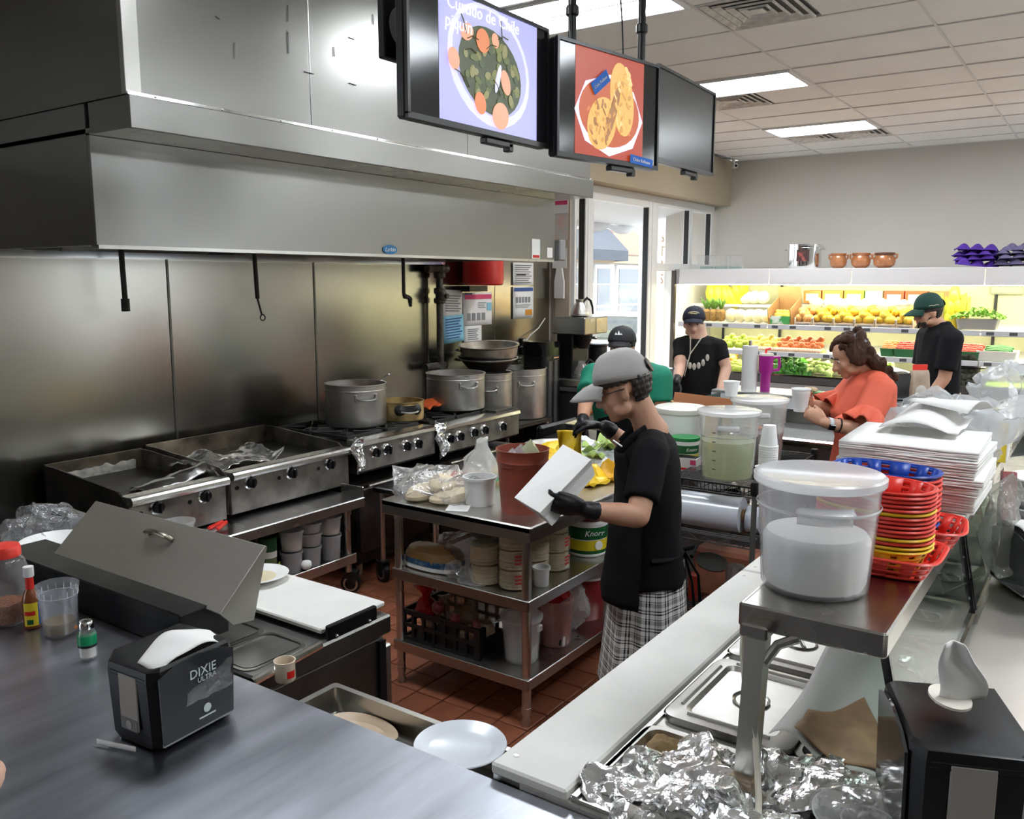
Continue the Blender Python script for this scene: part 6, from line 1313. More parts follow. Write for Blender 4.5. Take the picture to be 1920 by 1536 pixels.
# ================= lit produce case along the right wall =================
pc = thing('produce_case', 'long lit refrigerated produce case against the beige wall', 'display case', (0, 0, 0))
CX, CB, YL, YR = 9.9, 11.08, 4.46, -1.6
CWH = M('case white enamel', (.72,.72,.72), .35); CBK = M('case back panel', (.80,.80,.52), .5); CYL = (YL+YR)/2; CL = YL-YR
ANOD = M('bronze trim', (.07,.055,.04), .4, .5); SHF = M('case shelf white', (.74,.74,.72), .4); EDG = M('price rail grey', (.50,.52,.55), .4); TAGM = M('price tag', (.07,.075,.08), .5)
g = G(); g.box(((CX+CB)/2+.045, CYL, 2.005), (CB-CX+.09, CL, .022)); obj('canopy_top', g, CWH, pc, sm=0)
yj = [4.4, 3.29, 2.39, 1.106, -.3, -1.55]
for i in range(5): g = G(); g.box((CX, (yj[i]+yj[i+1])/2, 1.926), (.03, yj[i]-yj[i+1]-.006, .18), bev=.004); obj('canopy_fascia', g, CWH, pc)
g = G(); g.box((CX, 4.43, 1.926), (.03, .055, .18)); obj('corner_cap', g, M('grey cap', (.42,.42,.42), .4), pc, sm=0)
g = G(); g.box((CB-.02, CYL, 1.2), (.03, CL, 1.6)); obj('back_panel', g, CBK, pc, sm=0)
for y in (YL, YR): g = G(); g.box(((CX+CB)/2+.0, y, 1.0), (CB-CX, .03, 2.0)); obj('end_panel', g, CWH, pc, sm=0)
g = G(); g.box((CX-.02, YL+.0, 1.0), (.05, .045, 2.0)); obj('end_trim', g, ANOD, pc, sm=0)
g = G(); g.box(((CX+CB)/2-.05, CYL, .36), (CB-CX+.1, CL, .72)); obj('base', g, M('case base grey', (.25,.25,.24), .5), pc, sm=0)
g = G(); g.box((CX-.08, CYL, .765), (.05, CL, .09), bev=.01); obj('base_rail', g, M('dark rail', (.06,.06,.06), .4), pc)
g = G(); g.box((CX-.08, CYL, .815), (.05, CL, .02)); obj('base_trim', g, CHROME, pc, sm=0)
for z in (1.355, 1.045):
    g = G(); g.box(((CX+CB)/2+.1, CYL, z+.02), (CB-CX-.26, CL-.06, .02), rot=Matrix.Rotation(-.06, 3, 'Y')); s_ = obj('shelf', g, SHF, pc, sm=0)
    for i in range(5): g = G(); g.box((CX, (yj[i]+yj[i+1])/2, z), (.018, yj[i]-yj[i+1]-.008, .056), bev=.003); r_ = obj('price_rail', g, EDG, s_)
    for k in range(22): g = G(); g.box((CX-.0105, 4.2-k*.265+.06*((k*7) % 3), z), (.003, .07, .032)); obj('price_tag', g, TAGM, s_, sm=0)
CT_ = M('case tube light', (1.0,.95,.70), .5, emit=CASE_E)
for x, z in ((CX+.10, 1.845), (CX+.28, 1.345), (CX+.28, 1.035)):
    g = G(); g.cyl((x, YL-.1, z), (x, YR+.1, z), .014, n=8); obj('fluorescent_tube', g, CT_, pc)
for y in (4.25, 3.5, 1.106): g = G(); g.box((CB-.06, y, 1.3), (.02, .03, 1.1)); obj('shelf_standard', g, M('black standard', (.03,.03,.03), .5), pc, sm=0)
g = G(); g.box((CB-.1, 1.0, 1.78), (.1, .34, .10), bev=.02); obj('fan_box', g, M('grey green box', (.45,.48,.36), .5), pc)
def yat(px, x=10.1): # world y of the photographed spot on the case, at depth x
    a = rad(34.8)-math.atan((px-960)/1638); return x*math.tan(a)
# --- produce makers ---
PROD = {}
def put(key, make, loc, label, cat, group, rot=None, sc=1):
    if key not in PROD:
        g, m = make(); o = obj(key, g, m); PROD[key] = o
    else: o = PROD[key].copy(); COL.objects.link(o)
    o.location = loc; o.rotation_euler = rot or (R.uniform(0, 6), R.uniform(-.5, .5), R.uniform(0, 6)); o.scale = (sc, sc, sc)
    o['label'] = label; o['category'] = cat; o['group'] = group; return o
def fruit(r, sy=1, sz=1, m=None, n=14, k=9):
    def f():
        g = G(); g.ball((0, 0, 0), (r, r*sy, r*sz), n, k); return g, m
    return f
MANGO = M('yellow mango', (.75,.42,.03), .4, col2=(.62,.46,.05), vsc=8); PEACH = M('peach fruit', (.70,.25,.07), .45, col2=(.75,.45,.15), vsc=14)
def carton(label, y0, y1, x, z, h, m=CARD, dep=.34, nm='carton', tilt=-.12, txt=None):
    t = thing(nm, label, 'carton', (x, (y0+y1)/2, z), 0, 'produce cartons'); w = abs(y0-y1)
    t.rotation_euler = (0, tilt, 0); g = G()
    g.box((0, 0, .004), (dep, w, .008)); 
    for s_ in (-1, 1): g.box((0, s_*(w/2-.004), h/2), (dep, .008, h))
    g.box((dep/2, 0, h*.75), (.008, w, h*1.5)); g.box((-dep/2, 0, h*.28), (.008, w, h*.56)); obj('carton_body', g, m, t, sm=0)
    if txt: g = G(); g.box((-dep/2-.006, 0, h*.28), (.003, w*.7, h*.3)); obj('printed_label', g, txt, t, sm=0)
    return t
S1, S2, S0 = 1.385, 1.075, .80
# pineapples at the left
PINE = M('pineapple skin', (.30,.17,.05), .6, var=.4, vsc=40, bump=.6, bsc=60); LEAF = M('bright leaf', (.14,.30,.05), .5, var=.3, vsc=10)
for k, px in enumerate((1328, 1341, 1354)):
    t = thing('pineapple', ['pineapple farthest left on the top shelf', 'second pineapple from the left on the top shelf', 'third pineapple from the left, next to the pale melons'][k], 'pineapple', (10.15, yat(px, 10.15), S1), k, 'pineapples')
    g = G(); g.lathe([(.0, 0), (.045, .01), (.062, .06), (.058, .12), (.03, .15), (0, .152)], n=16); obj('fruit', g, PINE, t)
    g = G()
    for i in range(16): a = i*2.4; q = .03+.05*(i % 4)/3; g.tube([(0, 0, .14), (q*.6*math.cos(a), q*.6*math.sin(a), .20), (q*1.3*math.cos(a), q*1.3*math.sin(a), .25+.02*(i % 3))], [.012, .012, .003], 5)
    obj('crown', g, LEAF, t)
PAP = M('green papaya', (.42,.42,.03), .4, col2=(.62,.48,.03), vsc=6)
for k, (px, z) in enumerate(((1335, 1.76), (1348, 1.76), (1362, 1.73), (1374, 1.68), (1384, 1.72), (1394, 1.75))):
    def mk():
        g = G(); g.lathe([(0, -.17), (.05, -.13), (.075, -.04), (.06, .06), (.025, .12), (0, .13)], n=16); return g, PAP
    put('papaya', mk, (10.45, yat(px, 10.45), z), '%s yellow-green papaya from the left on the raised row above the pineapples' % ordn[k+0].replace('lowest', 'first'), 'papaya', 'papayas', rot=(.1*k, .2, k))
g = G(); g.box((10.55, yat(1368, 10.5), 1.575), (.3, 1.35, .03)); t = tag(obj('riser_shelf', g, SHF), 'white riser shelf carrying the papayas and melons in the case', 'shelf')
g = G(); g.box((10.62, yat(1368, 10.5), 1.47), (.1, 1.3, .19)); obj('riser_support', g, SHF, t)
MEL = M('pale melon', (.80,.76,.55), .5, col2=(.80,.60,.20), thr=(.55,.75), vsc=5)
for k in range(9):
    px = 1374+(k % 5)*17+(8 if k > 4 else 0); z = S1+.075 if k < 5 else 1.68
    put('pale_melon', fruit(.085, 1, .9, MEL, 18, 12), (10.2 if k < 5 else 10.48, yat(px, 10.2 if k < 5 else 10.48), z), ('%s pale melon from the left on the front of the top shelf' if k < 5 else '%s pale melon from the left on the riser') % ['first', 'second', 'third', 'fourth', 'fifth'][k % 5], 'melon', 'pale melons')
carton('tall open brown carton of small yellow fruit', yat(1453, 10.2), yat(1496, 10.2), 10.25, S1+.01, .24, dep=.42, tilt=-.35)
for k in range(16): put('yellow_plum', fruit(.028, 1, 1, M('small yellow fruit', (.72,.50,.10), .4)), (10.12+.04*(k // 6), yat(1459+6*(k % 6), 10.15), S1+.06+.035*(k // 6)), 'small yellow fruit in the tall open brown carton', 'fruit', 'small yellow fruit', sc=R.uniform(.9, 1.15))
g = G(); g.box((10.0, yat(1466, 10), S1+.045), (.03, .22, .09)); t = tag(obj('green_carton', g, M('green printed card', (.05,.30,.07), .5, col2=(.6,.66,.6), thr=(.5,.6), vsc=12)), 'green and white printed carton at the shelf edge below the small yellow fruit', 'carton')
# cartons with mangoes and peaches
cpx = [(1500, 1533), (1534, 1572), (1573, 1611), (1612, 1650), (1651, 1689), (1690, 1722)]
cn = ['first', 'second', 'third', 'fourth', 'fifth', 'sixth']
for i, (a, b) in enumerate(cpx):
    ya, yb2 = yat(a, 10.1), yat(b, 10.1)
    carton('%s low fruit carton from the left on the top shelf' % cn[i], ya, yb2, 10.17, S1+.012, .11, M('pale print carton', (.55,.45,.34), .7, var=.2, vsc=14), .40, tilt=-.22, txt=M('grey print', (.25,.25,.26), .8))
    kind = ('peach', PEACH, .042, 1, 1) if i == 0 else ('mango', MANGO, .052, .78, .8)
    for k in range(13):
        r_, c_ = divmod(k, 4) if k < 12 else (1, 1.5)
        x = 10.03+.085*r_; y = ya+(yb2-ya)*(.16+.68*(c_+.5*(r_ % 2)*.6)/3.3); z = S1+.075+.032*r_+(.045 if k % 3 == 1 else 0)
        put(kind[0], fruit(kind[2], kind[3], kind[4], kind[1]), (x, y, z), '%s in the %s fruit carton from the left' % ('orange-pink peach' if i == 0 else 'yellow mango', cn[i]), kind[0], 'fruit in the low cartons', sc=R.uniform(.9, 1.1))
BOXC = [(1511, 1545, 'orange'), (1546, 1586, 'orange'), (1587, 1625, 'green'), (1626, 1660, 'pale'), (1662, 1700, 'red'), (1701, 1744, 'red'), (1746, 1790, 'tan')]
bm = {'orange': M('orange crate card', (.62,.25,.06), .7), 'green': M('lime crate card', (.30,.55,.05), .7), 'pale': M('pale green crate card', (.60,.64,.42), .7), 'red': M('red crate card', (.60,.10,.04), .7), 'tan': CARD}
for i, (a, b, c_) in enumerate(BOXC):
    ya, yb2 = yat(a, 10.55), yat(b, 10.55); t = thing('stacked_carton', ['first, orange and cream carton on the raised back row', 'second, orange and cream carton on the raised back row', 'lime green carton on the raised back row', 'pale green carton on the raised back row', 'red carton on the raised back row, left of its twin', 'red carton on the raised back row, right of its twin', 'plain tan carton at the right of the raised back row'][i], 'carton', (10.62, (ya+yb2)/2, 1.69), 0, 'back row cartons')
    g = G(); g.box((0, 0, 0), (.3, abs(ya-yb2)-.01, .15)); obj('carton_body', g, bm[c_], t, sm=0)
    if c_ != 'tan': g = G(); g.box((-.152, 0, -.005), (.003, abs(ya-yb2)*.68, .085)); obj('pale_label', g, M('cream label', (.78,.72,.55), .6), t, sm=0)
g = G(); g.box((10.66, yat(1650, 10.6), 1.50), (.34, 1.75, .22)); tag(obj('riser_shelf', g, SHF), 'long white riser behind the mango cartons', 'shelf')
NETF = M('white net parcel', (.78,.74,.66), .6, var=.15, vsc=20)
for k in range(9): g = G(); g.ball((0, 0, 0), (.05, .085, .06), 12, 8); g.wob(.03, 16, k); tag(obj('wrapped_parcel', g, NETF, None, (10.44, yat(1535+24*k, 10.45), 1.62), sm=25), '%s white wrapped parcel from the left, behind the mangoes' % (['first', 'second', 'third', 'fourth', 'fifth', 'sixth', 'seventh', 'eighth', 'ninth'][k]), 'parcel', 'wrapped parcels')
# bananas in a crate, herb box
t = thing('yellow_crate', 'yellow crate holding green bananas beside the man in the green cap', 'crate', (10.35, yat(1772, 10.35), S1)); 
g = G()
for y in (-.2, .2): g.box((0, y, .17), (.3, .014, .34))
g.box((.15, 0, .17), (.012, .4, .34)); g.box((0, 0, .005), (.3, .4, .01)); obj('crate_body', g, M('yellow crate plastic', (.72,.50,.06), .5), t, sm=0)
BAN = M('green banana', (.45,.50,.05), .45)
for k in range(10):
    def mk():
        g = G(); g.tube([(0, 0, .12), (-.03, .0, .04), (-.03, 0, -.05), (0, 0, -.12)], [.012, .02, .02, .008], 8, rnd=True); return g, BAN
    put('banana', mk, (10.28+.03*(k % 2), yat(1755, 10.3)-.037*k, S1+.2+.02*(k % 3)), 'green banana in the yellow crate', 'banana', 'bananas in the crate', rot=(0, .1, R.uniform(-.4, .4)))
for k in range(5): put('papaya', None, (10.2, yat(1786+3*k, 10.2), S1+.1+.13*(k % 3)), '%s papaya of the upright row right of the yellow crate' % ['first', 'second', 'third', 'fourth', 'fifth'][k], 'papaya', 'papayas right', rot=(.1, 0, k), sc=.75)
t = thing('herb_box', 'grey box overflowing with bright green cilantro on the top shelf', 'herbs', (10.10, yat(1840, 10.1), S1+.005))
g = G(); g.loft([ring(rr(.22, .34, .02), 0), ring(rr(.25, .38, .02), .10)], True, False); obj('grey_box', g, M('grey tub', (.3,.3,.29), .5), t, sm=0, solid=.006)
HERB = M('cilantro', (.20,.42,.05), .5, var=.4, vsc=12); g = G()
for k in range(420):
    a, b = R.uniform(-1, 1), R.uniform(-1, 1); z = .10+.12*(1-a*a*.7)*(1-b*b*.8)*R.uniform(.5, 1); c_ = V((a*.15, b*.24, z)); s_ = R.uniform(.014, .028)
    q = Euler((R.uniform(-1, 1), R.uniform(-1, 1), R.uniform(0, 6))).to_matrix()
    g.add([c_+q@V((s_, 0, 0)), c_+q@V((0, s_*.6, .004)), c_+q@V((-s_, 0, 0)), c_+q@V((0, -s_*.6, .004))], [(0, 1, 2, 3)])
o = obj('cilantro_leaves', g, HERB, t, sm=0); o['kind'] = 'stuff'
# second shelf: rows of citrus, tomatoes, bins
CIT = [('green_lime', M('lime green fruit', (.42,.52,.05), .4), 1360, 1412, 'yellow-green lime in the left row of the second shelf'), ('guava', M('yellow guava', (.72,.60,.12), .4), 1413, 1466, 'yellow guava in the middle of the second shelf'), ('orange_tomato', M('orange tomato', (.70,.18,.04), .35), 1467, 1545, 'orange-red tomato on the second shelf left of the woman')]
for nm, m, a, b, lab in CIT:
    n_ = int((b-a)/5.2)
    for r_ in range(3):
        for k in range(n_):
            put(nm, fruit(.036, 1, .92, m), (9.98+.06*r_, yat(a+(k+.5*(r_ % 2)+.3)*(b-a)/n_, 10.0), S2+.045+.034*r_+(.03 if (k+r_) % 4 == 0 else 0)), lab, nm.replace('_', ' '), 'fruit rows on the second shelf', sc=R.uniform(.9, 1.12))
    for k in range(n_): put('pink_guava', fruit(.03, 1, .95, M('pink pale fruit', (.80,.55,.38), .4)), (9.93, yat(a+(k+.5)*(b-a)/n_, 9.93), S2+.02), 'pale pink fruit along the front edge of the second shelf', 'fruit', 'front row fruit', sc=.95) if nm != 'green_lime' else None
TOM = M('red tomato', (.60,.05,.02), .3)
for a, b, lab, m, bl in ((1664, 1686, 'orange pepper in the small bin right of the woman', M('orange pepper', (.75,.25,.03), .3), 'small black-green bin of orange peppers on the second shelf'), (1690, 1728, 'red tomato in the bin left of the man in the green cap', TOM, 'bin of red tomatoes left of the man in the green cap'), (1800, 1850, 'red tomato in the bin right of the man in the green cap', TOM, 'bin of red tomatoes right of the man in the green cap')):
    t = thing('produce_bin', bl, 'bin', (10.08, (yat(a, 10.05)+yat(b, 10.05))/2, S2+.0), 0, 'produce bins'); w = abs(yat(a, 10.05)-yat(b, 10.05)); g = G(); g.loft([ring(rr(.26, w, .02), 0), ring(rr(.3, w+.02, .02), .085)], True, False); obj('bin_body', g, M('green bin', (.03,.16,.06), .5), t, sm=0, solid=.006)
    n_ = max(4, int((b-a)/5))
    for r_ in range(4):
        for k in range(n_): put('tomato_'+('a' if m is TOM else 'b') if False else ('tomato' if m is TOM else 'orange_pepper'), fruit(.030, 1, .9, m), (9.98+.055*r_, yat(a+(k+.5)*(b-a)/n_, 10.0), S2+.075+.018*r_), lab, 'tomato' if m is TOM else 'pepper', 'bin vegetables', sc=R.uniform(.9, 1.15))
t = thing('produce_bin', 'white-sided bin of dark green cucumbers at the right of the second shelf', 'bin', (10.08, yat(1882, 10.05), S2), 0, 'produce bins'); g = G(); g.loft([ring(rr(.26, .34, .02), 0), ring(rr(.3, .36, .02), .10)], True, False); obj('bin_body', g, M('white bin', (.75,.75,.7), .5), t, sm=0, solid=.006)
for k in range(7):
    def mk():
        g = G(); g.tube([(0, -.1, 0), (0, 0, .008), (0, .1, 0)], [.018, .022, .016], 10, rnd=True); return g, M('cucumber', (.02,.16,.02), .4)
    put('cucumber', mk, (9.99+.032*k, yat(1880+3*(k % 3), 10.05), S2+.09+.006*k), 'dark green cucumber in the white-sided bin', 'cucumber', 'cucumbers', rot=(0, 0, R.uniform(-.2, .2)))
# base: mounds of peppers, oranges, avocados
JAL = M('jalapeno green', (.05,.20,.02), .3, var=.35, vsc=9); TMT = M('pale tomatillo', (.42,.55,.14), .4); ORG = M('orange fruit skin', (.80,.30,.02), .45)
def mk_j():
    g = G(); g.tube([(0, -.035, 0), (0, 0, .004), (0, .04, 0)], [.016, .017, .006], 8, rnd=True); return g, JAL
def mound(key, mk, a, b, n, h, lab, cat, grp, x0=9.95, sc=1, dz=0):
    for k in range(n):
        u = R.random(); v = R.random()**1.3; px = a+(b-a)*u; z = S0+.03+dz+h*v*(1-(2*u-1)**2*.75)
        put(key, mk, (x0+.30*v+.02*R.random(), yat(px, x0+.3*v), z), lab, cat, grp, sc=sc*R.uniform(.85, 1.2))
mound('jalapeno', mk_j, 1442, 1530, 150, .22, 'green jalapeno in the dark green mound behind the held cup', 'pepper', 'jalapeno mound', sc=1.25)
mound('tomatillo', fruit(.03, 1, .9, TMT), 1518, 1572, 80, .25, 'pale green tomatillo in the mound left of the woman', 'tomatillo', 'tomatillo mound', sc=1.0)
mound('green_lime', None, 1362, 1398, 40, .14, 'yellow-green lime in the lower mound right of the man in black', 'lime', 'lower limes')
mound('orange', fruit(.040, 1, 1, ORG), 1358, 1384, 22, .20, 'orange in the pile beside the man in black', 'orange', 'orange pile', x0=10.1, dz=.08)
mound('tomatillo', None, 1655, 1690, 30, .2, 'pale green tomatillo right of the woman\'s hair', 'tomatillo', 'right tomatillos', sc=1.2)
AVO = M('dark avocado', (.03,.035,.018), .35, var=.4, vsc=14, bump=.3, bsc=60)
def mk_a():
    g = G(); g.lathe([(0, -.05), (.03, -.04), (.042, -.01), (.036, .025), (.02, .05), (0, .058)], n=14); return g, AVO
for lay in range(5):
    for k in range(7-lay):
        for r_ in range(2): put('avocado', mk_a, (9.97+.09*r_, yat(1803+4*lay+(50-7*lay)*(k+.5)/(7-lay), 10.0), S0+.04+lay*.068+.02*r_), 'dark avocado in the pyramid right of the man in the green cap', 'avocado', 'avocado pyramid', sc=1.05)
g = G(); g.box((10.0, yat(1825, 10), S0+.20), (.22, .36, .010)); tag(obj('black_tray', g, BLACK), 'black tray edge within the avocado pyramid', 'tray')
g = G(); g.box((10.2, yat(1880, 10.2), S0+.01), (.5, .7, .02)); tag(obj('green_mat', g, M('lime green mat', (.40,.60,.03), .6)), 'bright lime green mat on the bare right end of the case base', 'mat')
g = G(); g.prism(ell(.035, .035, 18), 0, .006); o = obj('green_knob', g, M('olive knob', (.25,.33,.03), .4)); o.matrix_basis = frame((CB-.04, yat(1883, 11), 1.0), (-1, 0, 0), (0, 1, 0)); o.parent = pc
# on top of the case
TZ = 2.017
pt_ = pot('new polished stockpot on top of the produce case', (10.3, 3.02, TZ), .185, .27, mat=M('polished steel', (.75,.75,.75), .12, 1), hl=(pi*.5, pi*1.5), nm='stockpot', hz=.85)
g = G(); g.grid(lambda u, v: (.188*math.cos(pi*1.05+(u-.5)*.75), .188*math.sin(pi*1.05+(u-.5)*.75), .08+.13*v), 10, 6); obj('round_sticker', g, M('dark sticker', (.05,.02,.02), .5, col2=(.5,.10,.08), thr=(.5,.62), vsc=16), pt_)
CLAY = M('glazed clay', (.42,.16,.06), .25, var=.2, vsc=9, coat=.3); CLAY2 = M('dark clay rim', (.16,.06,.03), .3)
for k, px in enumerate((1570, 1612, 1656)):
    t = thing('clay_pot', ['small glazed clay pot beside the new stockpot', 'middle glazed clay pot on the produce case', 'darker-rimmed clay pot, rightmost of the three'][k], 'pot', (10.3, yat(px, 10.3), TZ), 0, 'clay pots'); r_ = .092+.012*k
    g = G(); g.lathe([(r_*.5, 0), (r_*.9, .03), (r_, .075), (r_*.93, .115), (r_*.78, .14), (r_*.92, .165), (r_*.86, .165), (r_*.7, .14), (0, .05)], n=28); obj('pot_body', g, CLAY, t)
    g = G(); g.lathe([(r_*.80, .138), (r_*.945, .164), (r_*.9, .17), (r_*.84, .164)], n=28, cap0=False, cap1=False); obj('rim', g, CLAY2 if k == 2 else CLAY, t)
    for s_ in (-1, 1): g = G(); g.tube([(0, s_*r_*.82, .15), (0, s_*r_*1.12, .15), (0, s_*r_*1.1, .115), (0, s_*r_*.95, .10)], .011, 8); obj('ear_handle', g, CLAY, t)
PUR = M('purple moulded card', (.075,.02,.30), .8); PUR2 = M('dull mauve card', (.13,.11,.22), .8)
for st_, (px, m, nl) in enumerate(((1832, PUR, 4), (1908, PUR2, 4))):
    for k in range(nl):
        t = thing('fruit_tray', '%s %s moulded fruit tray, %s in its pile' % ('bright purple' if st_ == 0 else 'dull mauve', 'left' if st_ == 0 else 'right', ['lowest', 'second', 'third', 'topmost'][k]), 'tray', (10.15, yat(px, 10.15)+R.uniform(-.03, .03), TZ+.02+k*.052), R.uniform(-.3, .3), 'moulded fruit trays')
        t.rotation_euler = (R.uniform(-.12, .12), R.uniform(-.1, .1), t.rotation_euler.z)
        g = G(); g.grid(lambda u, v: (-.14+.28*u, -.19+.38*v, .055*abs(math.sin(u*pi*2)*math.sin(v*pi*3))+.012*math.sin(7*u+k)), 30, 40); obj('tray_sheet', g, m, t, solid=.004)
for k in range(3):
    t = thing('clear_tub', ['clear plastic tub at the left end of the case top', 'second clear plastic tub on the case top', 'clear plastic tub nearest the clean wall on the case top'][k], 'tub', (10.3+.12*k, 4.22-.14*k, TZ), 0, 'clear tubs'); g = G(); g.loft([ring(rr(.16, .16, .03), 0), ring(rr(.2, .2, .03), .15), ring(rr(.21, .21, .03), .155), ring(rr(.18, .18, .03), .17)], True, True); obj('tub_body', g, CLEARP, t, sm=30)
    g = G(); g.box((0, 0, .02), (.12, .12, .03)); obj('teal_base', g, film('teal tint', (.2,.55,.45), .4, .1), t, sm=0)
# security camera at the soffit corner
t = thing('security_camera', 'small white security camera at the corner of the ceiling', 'camera', (10.9, 4.15, CEIL-.01)); g = G(); g.cyl((0, 0, 0), (0, 0, -.06), .02); obj('mount', g, WHITE, t); g = G(); g.cyl((.04, .02, -.09), (-.07, -.06, -.10), .03, n=14); obj('camera_body', g, WHITE, t); g = G(); g.cyl((-.072, -.062, -.1), (-.076, -.065, -.1), .018); obj('lens', g, BLACK, t)
# ================= hanging menu screens =================
SCRB = M('screen black', (.012,.012,.014), .12); BEZ = M('screen bezel', (.015,.015,.016), .3)
def scr(name, c, e=1.0):
    if name in MATS: return MATS[name]
    m = M(name, c, .35, emit=e*.34); return m
def tv(label, c, xd, w, h, pole=None, mount=True):
    n_ = V(xd).normalized().cross(V((0, 0, 1)))
    t = thing('menu_screen', label, 'screen', (0, 0, 0)); t.matrix_basis = frame(c, n_, xd)   # x along width, y up, z to viewer
    g = G(); g.box((0, 0, -.022), (w, h, .04), bev=.008); obj('housing', g, BEZ, t)
    g = G(); b = .012
    g.box((0, h/2-b/2, .003), (w, b, .012)); g.box((0, -h/2+b*.75, .003), (w, b*1.5, .012)); g.box((-w/2+b/2, 0, .003), (b, h-2*b, .012)); g.box((w/2-b/2, 0, .003), (b, h-2*b, .012)); obj('bezel', g, BEZ, t, sm=0)
    g = G(); g.box((0, .004, .0), (w-2*b, h-2.5*b, .004)); s_ = obj('display', g, SCRB, t, sm=0)
    g = G(); g.box((.1, -h/2-.012, -.02), (.16, .022, .03), bev=.004); g.box((.17, -h/2-.02, -.02), (.03, .03, .03), bev=.004); obj('sensor_bar', g, BEZ, t)
    g = G(); g.box((0, .0, -.055), (.3, h*.6, .03)); obj('rear_bulge', g, BEZ, t, sm=0)
    return t, s_
def disc(nm, cx, cy, a, b, m, par, z, rot=0, n=26, p=2):
    g = G(); c_, s_ = math.cos(rot), math.sin(rot)
    g.prism([(cx+x*c_-y*s_, cy+x*s_+y*c_) for x, y in ell(a, b, n, p)], z, z+.0006); return obj(nm, g, m, par, sm=0)
t1, d1 = tv('left hanging screen showing a bowl of green chillies and carrots', (2.425, 1.80, 2.592), (1, 0, 0), .785, .425)
LAV = scr('lavender glow', (.36,.36,.72), 1); LAV2 = scr('pale lavender glow', (.60,.60,.90), .9); LAV3 = scr('violet grey glow', (.42,.42,.66), .8)
g = G(); g.box((.04, .004, .0026), (.555, .392, .001)); obj('picture', g, LAV, d1, sm=0)
disc('bowl_rim', .035, .012, .235, .19, LAV2, d1, .0034, -.25); disc('bowl_inside', .038, .02, .212, .165, LAV3, d1, .0042, -.25); disc('pickle_bed', .035, -.005, .18, .135, scr('dark green glow', (.05,.065,.03), .8), d1, .005, -.25)
CHG = [scr('chilli glow %d' % i, c_, .9) for i, c_ in enumerate(((.10,.12,.035), (.16,.17,.05), (.06,.08,.035), (.22,.21,.09)))]; CAR = scr('carrot glow', (.62,.20,.08), .9); CAR2 = scr('carrot pink glow', (.70,.32,.2), .9); STEM = scr('stem glow', (.05,.045,.02), .8)
rr_ = random.Random(3)
for k in range(60):
    a = rr_.uniform(0, 6.28); q = math.sqrt(rr_.random()); disc('chilli', .035+.165*q*math.cos(a), -.012+.115*q*math.sin(a), rr_.uniform(.012, .02), rr_.uniform(.010, .014), CHG[k % 4], d1, .0058+.00003*k, rr_.uniform(0, 3), 14)
for x, y, a, b, m in ((-.10, .095, .034, .026, CAR2), (-.015, .085, .036, .038, CAR), (.055, .10, .02, .024, CAR2), (-.17, .0, .028, .034, CAR2), (.115, -.025, .026, .042, CAR2), (-.03, -.115, .03, .036, CAR), (.085, -.14, .048, .044, CAR2)): disc('carrot', x, y, a, b, m, d1, .0082, .4)
for k in range(9): g = G(); x, y = rr_.uniform(-.14, .14), rr_.uniform(-.08, .12); a = rr_.uniform(0, 3); g.tube([(x, y, .009), (x+.03*math.cos(a), y+.03*math.sin(a)+.01, .009), (x+.06*math.cos(a), y+.06*math.sin(a), .009)], .0018, 5); obj('stem', g, STEM, d1)
disc('reflection_bar', .07, -.02, .012, .05, LAV2, d1, .0088, -.3)
WTX = scr('white glow', (.85,.85,.95), 1)
text('Curtido de Chile', .058, WTX, frame((-.205, .165, .0092), (0, 0, 1), (1, 0, 0)), d1, shear=.1, align='LEFT'); text('piquin', .058, WTX, frame((-.215, .108, .0092), (0, 0, 1), (1, 0, 0)), d1, shear=.1, align='LEFT')
t2, d2 = tv('middle hanging screen showing a plate of battered peppers with blue tape', (3.13, 1.705, 2.565), (.62, -.105, 0), .645, .425)
REDG = scr('red brown glow', (.34,.04,.015), .9); g = G(); g.box((.0, .004, .0026), (.43, .392, .001)); obj('picture', g, REDG, d2, sm=0)
disc('plate', -.005, -.03, .215, .155, scr('plate glow', (.66,.64,.84), .9), d2, .0034, 0, 8, 2); disc('plate_edge', -.005, -.02, .19, .13, scr('sauce glow', (.42,.08,.02), .9), d2, .0042, 0, 26)
GOLD = [scr('fried glow %d' % i, c_, .9) for i, c_ in enumerate(((.66,.38,.10), (.75,.50,.20), (.52,.25,.06), (.30,.13,.04)))]
disc('fried_pepper', -.055, -.065, .085, .105, GOLD[0], d2, .0046, -.5); disc('fried_pepper', .07, .04, .075, .14, GOLD[0], d2, .0048, .18); disc('pepper_shadow', .015, -.01, .022, .11, GOLD[3], d2, .005, -.35)
for k in range(90):
    a, q = rr_.uniform(0, 6.28), math.sqrt(rr_.random()); px_2, py_2 = (-.055+.075*q*math.cos(a), -.065+.095*q*math.sin(a)) if k % 2 else (.072+.066*q*math.cos(a), .04+.125*q*math.sin(a))
    disc('batter', px_2, py_2, rr_.uniform(.006, .022), rr_.uniform(.004, .011), GOLD[(k*7+k//3) % 4], d2, .0053+.00003*k, rr_.uniform(.6, 2.6), 10)
for k in range(14): disc('sauce_fleck', rr_.uniform(-.15, .14), rr_.uniform(-.13, .02), .012, .006, scr('sauce light', (.55,.16,.05), .9), d2, .0044, rr_.uniform(0, 3), 10)
disc('dark_gap', .0, -.02, .012, .06, GOLD[3], d2, .0075, -.4)
TAPE = M('blue tape', (.0,.14,.62), .6)
tq = t2
g = G(); g.box((0, 0, .0), (.115, .048, .001)); o = obj('tape', g, TAPE, t2, (-.075, .085, .011), sm=0); o.rotation_euler = (0, 0, .62); text('Chile Relleno', .017, WHITE, frame((0, 0, .0012), (0, 0, 1), (1, 0, 0)), o)
